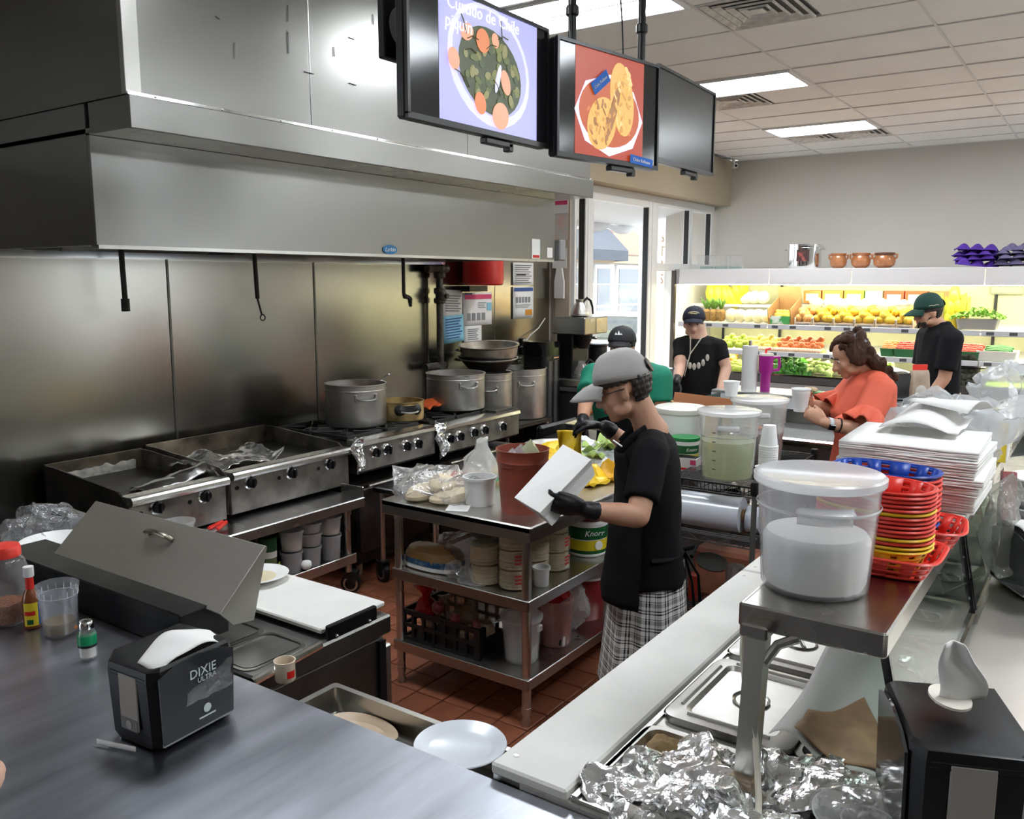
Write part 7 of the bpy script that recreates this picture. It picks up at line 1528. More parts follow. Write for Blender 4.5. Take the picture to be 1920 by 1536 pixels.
g = G(); g.box((0, 0, .0), (.155, .034, .001)); o = obj('tape', g, TAPE, t2, (.20, -.185, .011), sm=0); o.rotation_euler = (0, 0, -.06); text('Chiles Rellenos', .019, WHITE, frame((0, 0, .0012), (0, 0, 1), (1, 0, 0)), o)
t3, d3 = tv('right hanging screen, switched off and dark', (3.96, 1.745, 2.622), (.73, .03, 0), .735, .41)
d3.data.materials[0] = M('dull off screen', (.035,.037,.038), .22)
def mount(px, y, z0, lab, xo):
    t = thing('screen_pole', lab, 'pole', (px, y, 0)); g = G(); g.tube([(0, 0, z0), (0, 0, CEIL)], .017, 12); obj('pole', g, BLACK, t)
    g = G(); g.lathe([(.022, -.02), (.026, -.015), (.026, .015), (.022, .02)], (0, 0, z0+.22), 12); obj('collar', g, BLACK, t)
    g = G(); g.box((xo, .0, z0-.1), (.34, .03, .25), bev=.004); b_ = obj('bracket_plate', g, BLACK, t)
    g = G(); g.lathe([(.06, 0), (.06, .002), (0, .002)], n=20, ax=Matrix.Rotation(pi/2, 3, 'X')); obj('round_hole', g, M('hole backdrop', (.45,.45,.42), .6), b_, (xo-.09, -.016, z0-.12))
mount(2.20, 1.93, 2.80, 'black bracket and pole at the left end of the left screen', .04); mount(3.11, 1.87, 2.73, 'black pole above the middle screen', -.03); mount(3.66, 1.84, 2.78, 'black pole above the dark right screen', .04)
for lab, q in (('thin black cable looping down beside the middle pole', [(3.03, 1.9, 3.41), (3.06, 1.87, 3.1), (3.08, 1.86, 2.9), (3.09, 1.86, 2.78)]), ('thin black cable hanging to the top of the middle screen', [(3.33, 1.78, 3.41), (3.31, 1.77, 3.1), (3.34, 1.77, 2.95), (3.32, 1.75, 2.77)])): g = G(); g.tube(q, .0035, 6); tag(obj('cable', g, BLACK), lab, 'cable')

# ================= people =================
EYEW = M('eye white', (.75,.73,.70), .3); IRIS = M('dark iris', (.03,.018,.012), .2); LIP = M('lips', (.40,.15,.12), .5); BROW = M('brows', (.03,.02,.015), .8)
def mix(a, b, t): return V(a)*(1-t)+V(b)*t
def head(p, g, c, f, up, s=1.0, lean=None):
    """adds a head to the body skin; returns its frame (x right, y forward, z up)"""
    f = V(f).normalized(); u = V(up); u = (u-f*u.dot(f)).normalized(); x = f.cross(u)
    m = Matrix((x, f, u)).transposed(); P = lambda a, b, c_: V(c)+m@V((a*s, b*s, c_*s))
    g.ball(P(0, -.012, .032), (.077*s, .096*s, .086*s), 24, 16, m); g.ball(P(0, .022, -.03), (.064*s, .068*s, .085*s), 20, 14, m); g.ball(P(0, .055, -.095), (.034*s, .03*s, .025*s), 14, 10, m)
    for q in (-1, 1):
        g.ball(P(q*.035, .055, -.035), (.028*s, .026*s, .03*s), 12, 8, m); g.ball(P(q*.078, -.012, -.018), (.010*s, .02*s, .031*s), 12, 8, m@Matrix.Rotation(q*.35, 3, 'Z')); g.ball(P(q*.05, .02, -.072), (.02*s, .04*s, .025*s), 12, 8, m)
    g.tube([P(0, .083, .012), P(0, .098, -.018), P(0, .107, -.038)], [.009*s, .012*s, .016*s], 10, rnd=True)
    for q in (-1, 1): g.ball(P(q*.014, .092, -.04), (.010*s, .012*s, .009*s), 10, 6, m)
    g.ball(P(0, .078, -.066), (.026*s, .014*s, .014*s), 12, 8, m)
    return m, P
def face(par, m, P, s=1.0):
    for q in (-1, 1):
        g = G(); g.ball(P(q*.031, .0765, .0), (.0135*s, .0065*s, .0065*s), 12, 8, m); e = obj('eye', g, EYEW, par); g = G(); g.ball(P(q*.031, .0815, -.001), (.0062*s, .003*s, .006*s), 10, 6, m); obj('iris', g, IRIS, e)
        g = G(); g.tube([P(q*.05, .077, .018), P(q*.034, .089, .026), P(q*.014, .09, .021)], [.0035*s, .005*s, .004*s], 6, rnd=True); obj('eyebrow', g, BROW, par)
    g = G(); g.ball(P(0, .0905, -.0635), (.021*s, .006*s, .0045*s), 12, 6, m); g.ball(P(0, .090, -.0715), (.018*s, .007*s, .0055*s), 12, 6, m); obj('mouth', g, LIP, par)
def cap(par, m, P, mat, s=1.0, tilt=-.12, deep=1.0, logo=None, hole=False, bill=.075):
    mm = m@Matrix.Rotation(tilt, 3, 'X'); c = P(0, -.008, .046); g = G(); rings = []
    for i in range(9):
        a = pi/2*i/8.6; z = -.012+.10*deep*math.sin(a)*s; k = math.cos(a)**.8
        rings.append([c+mm@V((.089*s*k*math.cos(t*2*pi/32), (.108*s*k+.0)*math.sin(t*2*pi/32), z)) for t in range(32)])
    g.loft(rings, False, True); k = obj('cap', g, mat, par, sm=60, solid=.003)
    g = G()
    def br(u, v):
        a = (u-.5)*1.9; q = .088*s; w = bill*s*v*(1-(abs(u-.5)*2)**2.5*.85)
        return c+mm@V((q*math.sin(a), .106*s*math.cos(a)*1.0+w, -.008-.014*(abs(u-.5)*2)**2*s-(.22*v+.3*v*v)*bill))
    g.grid(br, 16, 6); b = obj('bill', g, mat, k, solid=.004)
    g = G(); g.ball(c+mm@V((0, 0, .088*deep*s)), .006, 8, 5); obj('button', g, mat, k)
    if hole:
        g = G(); g.prism(ell(.036, .03, 20), 0, .004); o = obj('back_opening', g, HAIRB, k); pos = c+mm@V((0.0, -.106*s, .022)); o.matrix_basis = frame(pos, mm@V((0.0, -1, .35)), mm@V((1, 0, 0)))
    return k, mm, c
def hand(g, w, d, n, s_=1, curl=(.5, .6, .4), spread=.0, k=1.0, thumb=(.6, .5)):
    """palm and five fingers; w wrist, d towards the knuckles, n the way the palm faces, s_ the thumb side"""
    w = V(w); d = V(d).normalized(); n = V(n); n = (n-d*n.dot(d)).normalized(); s = d.cross(n)*s_
    g.tube([w-d*.01*k, w+d*.03*k, w+d*.065*k, w+d*.09*k], [.027*k, .036*k, .041*k, .038*k], 12, rnd=True, flat=.5, up=s)
    for i, (o, L) in enumerate(((.030, .074), (.010, .082), (-.010, .076), (-.029, .060))):
        b = w+d*.088*k+s*o*k; p = [b-d*.03*k, b]; dr = (d+s*spread*(o/.03)).normalized(); ax = None; a = 0
        for j, fr_ in enumerate((.45, .32, .23)):
            a += curl[j]; q = dr*math.cos(a)+n*math.sin(a); p.append(p[-1]+q*L*fr_*k)
        g.tube(p, [.0095*k, .0098*k, .0088*k, .008*k, .0068*k], 8, rnd=True)
    b = w+d*.025*k+s*.028*k; t1_ = (d*math.cos(thumb[0])+s*math.sin(thumb[0])+n*.35).normalized(); t2_ = (d*.8+n*thumb[1]+s*.1).normalized()
    g.tube([b, b+t1_*.038*k, b+t1_*.038*k+t2_*.03*k, b+t1_*.038*k+t2_*.055*k], [.016*k, .0125*k, .011*k, .008*k], 8, rnd=True)
def trunk(g, secs):
    """secs: (centre, half width, half depth, side axis)"""
    rg = []
    for c, a, b, sx in secs:
        sx = V(sx).normalized(); fy = V((0, 0, 1)).cross(sx).normalized(); rg.append([V(c)+sx*a*math.copysign(abs(math.cos(t*2*pi/28))**.85, math.cos(t*2*pi/28))+fy*b*math.copysign(abs(math.sin(t*2*pi/28))**.85, math.sin(t*2*pi/28)) for t in range(28)])
    g.loft(rg)
def ground_legs(g, hip, sx, zf=0, r=(.085, .055, .045), w=.09, foot=None):
    sx = V(sx).normalized(); fy = V((0, 0, 1)).cross(sx).normalized()
    for q in (-1, 1):
        h = V(hip)+sx*w*q; g.tube([h, V((h.x, h.y, h.z*.52+zf))+fy*.015, V((h.x, h.y, zf+.09))], r, 12, rnd=True); g.tube([V((h.x, h.y, zf+.05)), V((h.x, h.y, zf+.035))+fy*.12], [.04, .032], 10, rnd=True, flat=.8)
    return fy
def sleeves(g, S, E, t, r, B=None):
    q = mix(S, E, t)
    g.tube([S+(V((0, 0, .012))), mix(S, E, t*.5), q], [r, r*.98, r*.94], 16); g.ball(S, r*1.02, 14, 10)
    if B is not None: g.tube([mix(B, S, .1)+V((0, 0, -.02)), mix(B, S, .6)+V((0, 0, .005)), S], [r*.8, r*.85, r], 16, rnd=True)
SHOE = M('dark shoe', (.03,.03,.03), .6)

# ---------- 1: worker in grey cap, plaid trousers and black apron ----------
p1 = thing('person', 'worker in grey cap, black apron and plaid trousers filling a white bag', 'person', (0, 0, 0))
F1 = V((-.42, .90, 0)).normalized(); S1v = F1.cross(V((0, 0, 1)))      # right-hand side of the worker
hc = V((2.967,1.540,1.482)); neck = V((3.019,1.467,1.361)); up1 = (hc-neck).normalized()
g = G(); m1, P1 = head(p1, g, hc, V((-.33, .90, -.32)), V((-.10, .25, .95)), 1.02)
base = V((3.036,1.446,1.306)); hip = V((2.961,1.396,0.778)); hip.x = base.x; hip.y = base.y-.0
g.tube([hc-up1*.05-V(F1)*.02, neck, base], [.054, .056, .07], 14, rnd=True)
trunk(g, [(base+V((0, 0, .0)), .10, .06, S1v), (base+V((0, 0, -.05)), .165, .085, S1v), (base+V((0, 0, -.22)), .155, .10, S1v), (base+V((0, 0, -.38)), .15, .10, S1v), (hip+V((0, 0, -.05)), .17, .115, S1v), (hip+V((0, 0, -.14)), .15, .1, S1v)])
LS = base-S1v*.165+V((0, 0, -.055)); RS = base+S1v*.165+V((0, 0, -.055))
LE = V((2.736,1.350,1.055)); LW = V((2.556,1.463,1.102)); RW = V((3.102,1.685,1.296)); RE = mix(RS, RW, .5)+V((.03, .0, -.07))
g.tube([LS, mix(LS, LE, .5), LE], [.052, .048, .043], 14, rnd=True); g.tube([LE, mix(LE, LW, .35), LW], [.044, .042, .029], 14, rnd=True)
g.tube([RS, RE], [.05, .042], 14, rnd=True); g.tube([RE, mix(RE, RW, .4), RW], [.042, .038, .028], 14, rnd=True)
ground_legs(g, hip+V((0, 0, -.12)), S1v, r=(.08, .052, .04))
body1 = blob('body', g, SKIN, p1, .0075, 5); face(p1, m1, P1, 1.02)
hand_d = (V((2.469,1.523,1.127))-LW); g = G(); hand(g, LW+hand_d.normalized()*.005, hand_d, V((.15, .75, .55)), s_=-1, curl=(.25, .5, .4), k=.98, thumb=(.25, .1)); g.tube([mix(LE, LW, .80), mix(LE, LW, .92), LW], [.034, .033, .031], 12, rnd=True); blob('left_glove', g, GLOVE, p1, .0055, 3)
hd = V((3.117,1.842,1.299))-RW; g = G(); hand(g, RW, hd, V((-.25, .0, -.95)), s_=1, curl=(.5, .6, .4), k=1.02, thumb=(.5, .5)); g.tube([mix(RE, RW, .78), mix(RE, RW, .9), RW], [.036, .034, .031], 12, rnd=True); blob('right_glove', g, GLOVE, p1, .0055, 3)
g = G(); trunk(g, [(base+V((0, 0, .012))-F1*.0, .085, .05, S1v), (base+V((0, 0, -.04)), .172, .092, S1v), (base+V((0, 0, -.12)), .178, .112, S1v), (base+V((0, 0, -.26)), .17, .118, S1v), (base+V((0, 0, -.38)), .165, .118, S1v), (hip+V((0, 0, .01)), .185, .138, S1v), (hip+V((0, 0, -.05)), .195, .146, S1v)])
sleeves(g, LS, LE, .74, .066, base); sleeves(g, RS, RE, .7, .066, base)
sh1 = blob('tee_shirt', g, CLOTHB, p1, .008, 5, fold=.006, fsc=9, seed=2)
# apron: bib and skirt panel wrapped round the front, neck strap, ties
APR = M('black apron', (.006,.006,.007), .8, spec=.15, bump=.1, bsc=200)
def apr(u, v):
    a = (u-.5)*(1.7+1.1*min(1, v*2.2)); z = base.z-.06-.575*v; k = 1
    k *= 1+.62*max(0, v-.45); rx, ry = .196*k, .146*k*(1+.03*math.sin(9*u))
    c = mix(base, hip, min(1, max(0, (base.z-z)/(base.z-hip.z)))); return V((c.x, c.y, 0))+S1v*rx*math.sin(a)+F1*ry*math.cos(a)+V((0, 0, z))
g = G(); g.grid(apr, 26, 26); g.wob(.010, 7, 12); ap = obj('apron', g, APR, p1, solid=.004)
st = [apr(.86, 0), mix(apr(.86, 0), neck, .5)+S1v*.05, neck+S1v*.058+V((0, 0, -.02)), neck-F1*.062+V((0, 0, -.015)), neck-S1v*.060+V((0, 0, -.03)), mix(apr(.14, 0), neck, .45)-S1v*.045, apr(.14, 0)]
g = G(); g.tube(st, .016, 8, flat=.25, up=V((0, 0, 1))); obj('neck_strap', g, APR, ap)
wz = V((0, 0, hip.z+.07)); tie = [V((base.x, base.y, 0))+wz+S1v*.185*math.sin(a)+F1*.135*math.cos(a) for a in [rad(q) for q in range(-95, -186, -13)]]
g = G(); g.tube(tie, .010, 6, flat=.4); g.tube([tie[-1], tie[-1]-F1*.05+V((0, 0, .015)), tie[-1]-F1*.03-S1v*.05+V((0, 0, -.01))], .009, 6); g.tube([tie[-1], tie[-1]-F1*.035-S1v*.02+V((0, 0, -.12)), tie[-1]-F1*.05-S1v*.05+V((0, 0, -.24))], [.009, .011, .014], 6, flat=.4); g.tube([tie[-1], tie[-1]-F1*.06+V((0, 0, -.10)), tie[-1]-F1*.07+V((0, 0, -.21))], [.009, .011, .014], 6, flat=.4); obj('waist_tie', g, APR, ap)
g = G(); g.tube([V((2.763,1.469,1.316)), V((2.743,1.423,1.302))], .003, 6); obj('pen', g, WHITE, p1)
# plaid trousers, wide and pleated
PLD = M('plaid cloth', (.7,.69,.66), .85); nt = PLD.node_tree; N = nt.nodes; L = nt.links
uvn = N.new('ShaderNodeUVMap'); uvn.uv_map = 'UVMap'; sep = N.new('ShaderNodeSeparateXYZ'); L.new(uvn.outputs[0], sep.inputs[0])
def stripes(sock, per, w, off):
    a = N.new('ShaderNodeMath'); a.operation = 'MULTIPLY_ADD'; a.inputs[1].default_value = per; a.inputs[2].default_value = off; L.new(sock, a.inputs[0])
    b = N.new('ShaderNodeMath'); b.operation = 'FRACT'; L.new(a.outputs[0], b.inputs[0]); c = N.new('ShaderNodeMath'); c.operation = 'LESS_THAN'; c.inputs[1].default_value = w; L.new(b.outputs[0], c.inputs[0]); return c.outputs[0]
def mul(a, k):
    n = N.new('ShaderNodeMath'); n.operation = 'MULTIPLY'; n.inputs[1].default_value = k; L.new(a, n.inputs[0]); return n.outputs[0]
def addn(a, b):
    n = N.new('ShaderNodeMath'); n.operation = 'ADD'; n.use_clamp = True; L.new(a, n.inputs[0]); L.new(b, n.inputs[1]); return n.outputs[0]
t_ = None
for sk_, per in ((sep.outputs['X'], 13), (sep.outputs['Y'], 8)):
    for w, off, k in ((.24, 0, .36), (.08, .42, .7), (.07, .58, .7), (.06, .1, .5)):
        q = mul(stripes(sk_, per, w, off), k); t_ = q if t_ is None else addn(t_, q)
rp = N.new('ShaderNodeMix'); rp.data_type = 'RGBA'; L.new(t_, rp.inputs['Factor']); rp.inputs['A'].default_value = (.80, .79, .76, 1); rp.inputs['B'].default_value = (.012, .012, .013, 1); L.new(rp.outputs['Result'], N['Principled BSDF'].inputs['Base Color'])
g = G()
def skirt(u, v):
    a = u*2*pi; z = hip.z+.035-(hip.z-.25)*v; r = 1+.34*v; pl = 1+.055*v*math.sin(a*9+2*math.sin(a*2))
    return V((base.x, base.y, 0))+S1v*.172*r*pl*math.cos(a)+F1*.128*r*1.08*pl*math.sin(a)+V((0, 0, z+.012*v*math.sin(a*5)))
g.grid(skirt, 120, 30); obj('plaid_trousers', g, PLD, p1, solid=.003)
GCAP = M('grey cap cloth', (.36,.35,.335), .75, bump=.12, bsc=150)
k1, mm1, cc1 = cap(p1, m1, P1, GCAP, 1.06, tilt=.10, deep=1.10, hole=True, bill=.10)
for v_ in k1.data.vertices: v_.co += noise.noise_vector(v_.co*17)*.007
def hairshell(nm, mat, par, P, z0, z1, yf, s=1.0, vox=.006, fold=.005, thick=.012, n=46, seed=1, ear=True):
    g = G()
    for i in range(n):
        for j in range(7):
            a = 2*pi*i/n; z = z0+(z1-z0)*j/6; k = math.sqrt(max(.15, 1-((z-.03)/.105)**2)); q = V((.078*k*math.cos(a), -.012+.097*k*math.sin(a), z))
            if q.y > yf+.02*(z > .015): continue
            if ear and q.y > -.042 and z < .012 and abs(q.x) > .035: continue
            if q.y > .05 and z < .015: continue
            w = thick*(1+.3*math.sin(i*3.1+j*1.7)); g.ball(P(q.x*s, q.y*s, q.z*s), w, 6, 4)
    return blob(nm, g, mat, par, vox, 2, fold=fold, fsc=45, seed=seed)
hairshell('hair', HAIRB, p1, P1, -.07, .05, .055, 1.02, .0055, .003, .010)
g = G(); ew = P1(-.072, .02, .006); g.tube([P1(-.088, -.018, .004), P1(-.084, .02, .004), P1(-.078, .05, .002)], .002, 5); obj('glasses_arm', g, BLACK, p1)
# the white bag in the worker's hand
bg = thing('paper_sack', 'white paper sack held tilted in the worker\'s black-gloved hand', 'bag', (0, 0, 0))
fq = [(2.387,1.648,1.154), (2.390,1.546,1.115), (2.614,1.477,1.269), (2.623,1.598,1.308)]; bq = [(2.492,1.639,1.085), (2.465,1.544,1.052), (2.684,1.499,1.199), (2.711,1.595,1.238)]
fq = [V(q) for q in fq]; bq = [V(q) for q in bq]; sd = lambda t: mix(mix(fq[1], fq[2], t), mix(bq[1], bq[2], t), .5)-S1v*.0
g = G(); g.add(fq, [(0, 1, 2, 3)]); g.add([mix(fq[0], fq[3], .42), mix(fq[1], fq[2], .42)], []); obj('front_panel', g, WPAPER, bg, sm=0, solid=.002)
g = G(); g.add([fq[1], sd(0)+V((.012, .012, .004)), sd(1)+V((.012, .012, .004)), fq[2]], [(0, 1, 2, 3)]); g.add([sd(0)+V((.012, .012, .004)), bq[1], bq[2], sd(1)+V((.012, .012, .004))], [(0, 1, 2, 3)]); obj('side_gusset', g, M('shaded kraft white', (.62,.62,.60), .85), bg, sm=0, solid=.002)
g = G(); g.add([fq[0], bq[0], bq[3], fq[3]], [(0, 1, 2, 3)]); g.add([bq[0], bq[1], bq[2], bq[3]], [(3, 2, 1, 0)]); obj('back_panel', g, WPAPER, bg, sm=0, solid=.002)
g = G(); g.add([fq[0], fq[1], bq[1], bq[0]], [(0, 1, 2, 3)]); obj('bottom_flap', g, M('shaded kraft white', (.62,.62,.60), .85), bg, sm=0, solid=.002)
g = G(); g.tube([mix(fq[0], fq[3], .40)-F1*.003, mix(fq[1], fq[2], .40)-F1*.003], .002, 5); obj('fold_line', g, WHITE, bg)
g = G(); q0 = V((3.096,1.860,1.254)); ys = [q0+V((0, 0, .01)), V((3.065,1.825,1.222)), V((3.049,1.764,1.172))]
g.grid(lambda u, v: V((3.085,1.843,1.267))+V((.06*(u-.5)*1.0, -.10*(u-.5), -.16*v))+V((.02*math.sin(4*u+3*v), .012*math.sin(9*u), -.03*u*v)), 14, 14); tag(obj('yellow_wrapper', g, YB, solid=.003), 'bright yellow wrapper dangling from the worker\'s raised gloved hand', 'wrapper')

# ---------- helper for the others ----------
# ---------- 2: man in black tee and navy cap, behind the far counter ----------
p2 = thing('person', 'young man in navy cap and black tee with pale print, before the produce', 'person', (0, 0, 0))
c2 = V((6.563,2.780,1.548)); f2 = V((-.88, -.33, -.06)); F2 = V((-.97, -.05, 0)).normalized(); S2v = F2.cross(V((0, 0, 1)))
b2 = V((6.575,2.731,1.429)); hip2 = V((b2.x, b2.y, .93)); g = G(); m2, P2 = head(p2, g, c2, f2, (0, 0, 1), .98)
g.tube([c2+V((.02, 0, -.07)), b2+V((0, 0, .06)), b2], [.05, .055, .07], 12, rnd=True)
trunk(g, [(b2, .11, .06, S2v), (b2+V((0, 0, -.05)), .16, .085, S2v), (b2+V((0, 0, -.24)), .155, .10, S2v), (b2+V((0, 0, -.42)), .15, .095, S2v), (hip2, .16, .10, S2v)])
Ls, Rs = b2-S2v*.165+V((0, 0, -.06)), b2+S2v*.165+V((0, 0, -.06))
Le, Lw = V((6.572,2.498,1.202)), V((6.369,2.472,1.004)); Re, Rw = V((6.362,2.800,1.202)), V((6.055,2.692,1.128))
for a, e, w in ((Ls, Le, Lw), (Rs, Re, Rw)): g.tube([a, mix(a, e, .5), e], [.054, .05, .044], 12, rnd=True); g.tube([e, mix(e, w, .4), w], [.044, .041, .03], 12, rnd=True)
hand(g, Lw, Lw-Le, F2, 1, k=.95); ground_legs(g, hip2, S2v); blob('body', g, SKIN2, p2, .010, 4); face(p2, m2, P2)
g = G(); hand(g, Rw, V((-.1, .05, -1)), F2, -1, curl=(.3, .4, .3)); g.tube([mix(Re, Rw, .75), Rw], [.037, .033], 10, rnd=True); blob('right_glove', g, GLOVE, p2, .008, 3)
g = G(); trunk(g, [(b2+V((0, 0, .01)), .09, .055, S2v), (b2+V((0, 0, -.04)), .165, .09, S2v), (b2+V((0, 0, -.24)), .168, .115, S2v), (b2+V((0, 0, -.42)), .155, .105, S2v), (hip2+V((0, 0, .02)), .165, .112, S2v)]); sleeves(g, Ls, Le, .62, .058, b2); sleeves(g, Rs, Re, .62, .058, b2); t2s = blob('tee_shirt', g, M('charcoal cloth', (.013,.012,.012), .85, spec=.15), p2, .010, 4, fold=.006, fsc=9, seed=5)
PRNT = M('pale shirt print', (.55,.52,.46), .8)
for k in range(7): a = -.62+.2*k; g = G(); g.ball((0, 0, 0), (.016, .005, .028), 10, 6); o = obj('print_mark', g, PRNT, t2s); q = b2+S2v*.18*math.sin(a)*1.0+F2*(.118*math.cos(a*.9))+V((0, 0, -.15-.07*(1-(a/.6)**2))); o.matrix_basis = frame(q, V((0, 0, 1)), S2v)
g = G(); g.tube([b2+S2v*.05+F2*.075+V((0, 0, .02)), b2+S2v*.03+F2*.125+V((0, 0, -.12)), b2+S2v*.07+F2*.135+V((0, 0, -.30))], .0045, 6); g.tube([b2-S2v*.05+F2*.075+V((0, 0, .02)), b2+S2v*.03+F2*.125+V((0, 0, -.12))], .0045, 6); obj('neck_cord', g, M('cream cord', (.62,.58,.48), .5), p2)
g = G(); trunk(g, [(hip2+V((0, 0, .04)), .178, .12, S2v), (hip2+V((0, 0, -.1)), .185, .125, S2v), (hip2+V((0, 0, -.45)), .19, .12, S2v), (hip2+V((0, 0, -.82)), .18, .11, S2v)]); blob('trousers', g, M('black trousers', (.012,.012,.013), .85), p2, .015, 3)
NAVY = M('navy cap cloth', (.010,.013,.028), .8); k2, mm2, cc2 = cap(p2, m2, P2, NAVY, 1.02, tilt=.10, deep=1.02, bill=.06)
g = G(); g.tube([cc2+mm2@V((.05*math.sin(a), .1085*math.cos(a*.55), .045-.012*a*a)) for a in [q*.25 for q in range(-4, 5)]], .005, 6); g.tube([cc2+mm2@V((-.028, .106, .03)), cc2+mm2@V((.028, .106, .032))], .006, 6); obj('cap_badge', g, M('gold thread', (.55,.48,.30), .7), k2)
hairshell('hair', HAIRB, p2, P2, -.07, .05, .02, 1.0, .008)
g = G(); a = Rw+V((-.02, 0, -.10)); g.tube([a, a+V((.02, -.03, -.10)), a+V((.05, -.08, -.19))], [.006, .007, .004], 6); g.tube([a, a+V((-.02, .01, -.10)), a+V((.0, .02, -.17))], [.006, .007, .004], 6); tag(obj('steel_tongs', g, CHROME), 'steel tongs hanging from the gloved hand of the man in the navy cap', 'tongs')
g = G(); g.grid(lambda u, v: b2+S2v*(.20-.07*v)+F2*(.17-.02*v)+V((0, 0, -.42-.20*v))+S2v*.10*(u-.5)*(1+v)+F2*.02*math.sin(7*u), 10, 10); obj('white_towel', g, M('white towel', (.7,.68,.75), .9), p2, solid=.004)
# ---------- 3: worker in green polo, black apron and black cap ----------
p3 = thing('person', 'worker in green polo, black apron and black cap with a white mark', 'person', (0, 0, 0))
c3 = V((5.137,2.680,1.454)); F3 = V((-.95, -.25, 0)).normalized(); S3v = F3.cross(V((0, 0, 1))); g = G(); m3, P3 = head(p3, g, c3, V((-.93, -.24, -.06)), (0, 0, 1), .98)
b3 = V((5.139,2.642,1.321)); hip3 = V((b3.x+.08, b3.y, .82)); g.tube([c3+V((.02, 0, -.06)), b3], [.055, .07], 12, rnd=True)
trunk(g, [(b3, .12, .07, S3v), (b3+V((0, 0, -.06)), .20, .11, S3v), (b3+V((0, 0, -.28)), .21, .13, S3v), (hip3, .20, .13, S3v)])
Ls, Rs = b3-S3v*.22+V((0, 0, -.07)), b3+S3v*.22+V((0, 0, -.07)); Le, Lw = V((5.160,2.408,1.016)), V((4.918,2.405,0.896)); Re, Rw = V((4.825,2.772,1.107)), V((4.626,2.679,1.013))
for a, e, w in ((Ls, Le, Lw), (Rs, Re, Rw)): g.tube([a, mix(a, e, .5), e], [.06, .056, .05], 12, rnd=True); g.tube([e, mix(e, w, .4), w], [.05, .045, .033], 12, rnd=True)
ground_legs(g, hip3, S3v, w=.1); blob('body', g, SKIN, p3, .010, 4); face(p3, m3, P3)
for nm, w, e, s_ in (('left_glove', Lw, Le, 1), ('right_glove', Rw, Re, -1)): g = G(); hand(g, w, w-e, F3*.3+V((0, 0, -1)), s_); g.tube([mix(e, w, .8), w], [.04, .036], 10, rnd=True); blob(nm, g, GLOVE, p3, .008, 3)
g = G(); trunk(g, [(b3+V((0, 0, .02)), .10, .065, S3v), (b3+V((0, 0, -.05)), .215, .12, S3v), (b3+V((0, 0, -.28)), .225, .145, S3v), (hip3, .22, .15, S3v)]); sleeves(g, Ls, Le, .62, .085, b3); sleeves(g, Rs, Re, .62, .085, b3); GPO = M('green polo cloth', (.0,.19,.11), .75, bump=.1, bsc=200); blob('green_polo', g, GPO, p3, .010, 4, fold=.007, fsc=8, seed=8)
g = G(); g.grid(lambda u, v: V((b3.x, b3.y, b3.z-.10-.62*v))+S3v*.235*math.sin((u-.5)*(1.2+1.3*v))+F3*.165*math.cos((u-.5)*(1.2+1.3*v))+V((.07*v, 0, 0)), 18, 16); ap3 = obj('apron', g, APR, p3, solid=.004)
g = G(); g.tube([b3+S3v*.11+F3*.15+V((0, 0, -.10)), b3+S3v*.07+F3*.05+V((0, 0, .035)), b3-F3*.08+V((0, 0, .05)), b3-S3v*.07+F3*.05+V((0, 0, .035)), b3-S3v*.11+F3*.15+V((0, 0, -.10))], .013, 6, flat=.3); obj('neck_strap', g, APR, ap3)
BCAP = M('black cap cloth', (.014,.014,.016), .75); k3, mm3, cc3 = cap(p3, m3, P3, BCAP, 1.05, tilt=.08, deep=.98, bill=.055)
for k, (x0_, z_, h_) in enumerate(((-.018, .036, .018), (0, .036, .03), (.016, .036, .014))): g = G(); g.prism([(x0_-.008, 0), (x0_+.010, 0), (x0_-.000, h_)], 0, .003); o = obj('white_mark', g, WHITE, k3, sm=0); o.matrix_basis = frame(cc3+mm3@V((0, .106, z_)), mm3@V((0, 1, .35)), mm3@V((-1, 0, 0)))
hairshell('hair', HAIRB, p3, P3, -.06, .05, .02, 1.0, .008)
# ---------- 4: woman in orange blouse holding a foam cup ----------
p4 = thing('person', 'woman in coral ruffle-sleeve blouse with long dark curls holding a foam cup', 'person', (0, 0, 0))
c4 = V((5.211,1.246,1.457)); F4 = V((-.50, .86, 0)).normalized(); S4v = F4.cross(V((0, 0, 1))); g = G(); m4_, P4 = head(p4, g, c4, V((-.48, .76, -.42)), V((-.2, .35, .9)), .98)
b4 = V((5.289,1.140,1.352)); hip4 = V((b4.x-.0, b4.y+.02, .80)); g.tube([c4+V((.01, -.03, -.05)), mix(c4, b4, .6), b4], [.054, .054, .07], 12, rnd=True)
trunk(g, [(b4+V((0, 0, -.0)), .12, .07, S4v), (b4+V((0, 0, -.06)), .18, .11, S4v), (b4+F4*.03+V((0, 0, -.22)), .185, .15, S4v), (b4+F4*.01+V((0, 0, -.40)), .175, .13, S4v), (hip4, .20, .15, S4v)])
Ls, Rs = b4-S4v*.185+V((0, 0, -.07)), b4+S4v*.185+V((0, 0, -.07)); Le, Lw = V((4.927,1.094,1.081)), V((4.798,1.255,1.122)); Rw = V((5.175,1.434,1.169)); Re = mix(Rs, Rw, .55)+V((0, 0, -.10))
for a, e, w in ((Ls, Le, Lw), (Rs, Re, Rw)): g.tube([a, mix(a, e, .5), e], [.058, .054, .046], 12, rnd=True); g.tube([e, mix(e, w, .4), w], [.047, .042, .028], 12, rnd=True)
dl = V((4.814,1.390,1.188))-Lw; hand(g, Lw, dl, V((.35, .80, .35)), -1, curl=(.35, .5, .4), k=.95, thumb=(.5, .2)); hand(g, Rw, V((5.019,1.459,1.223))-Rw, V((-.2, -.9, .1)), 1, curl=(.4, .5, .4), k=.9)
ground_legs(g, hip4, S4v, w=.1); blob('body', g, SKIN, p4, .0062, 3); face(p4, m4_, P4)
CORAL = M('coral cloth', (.68,.115,.06), .7, bump=.12, bsc=120)
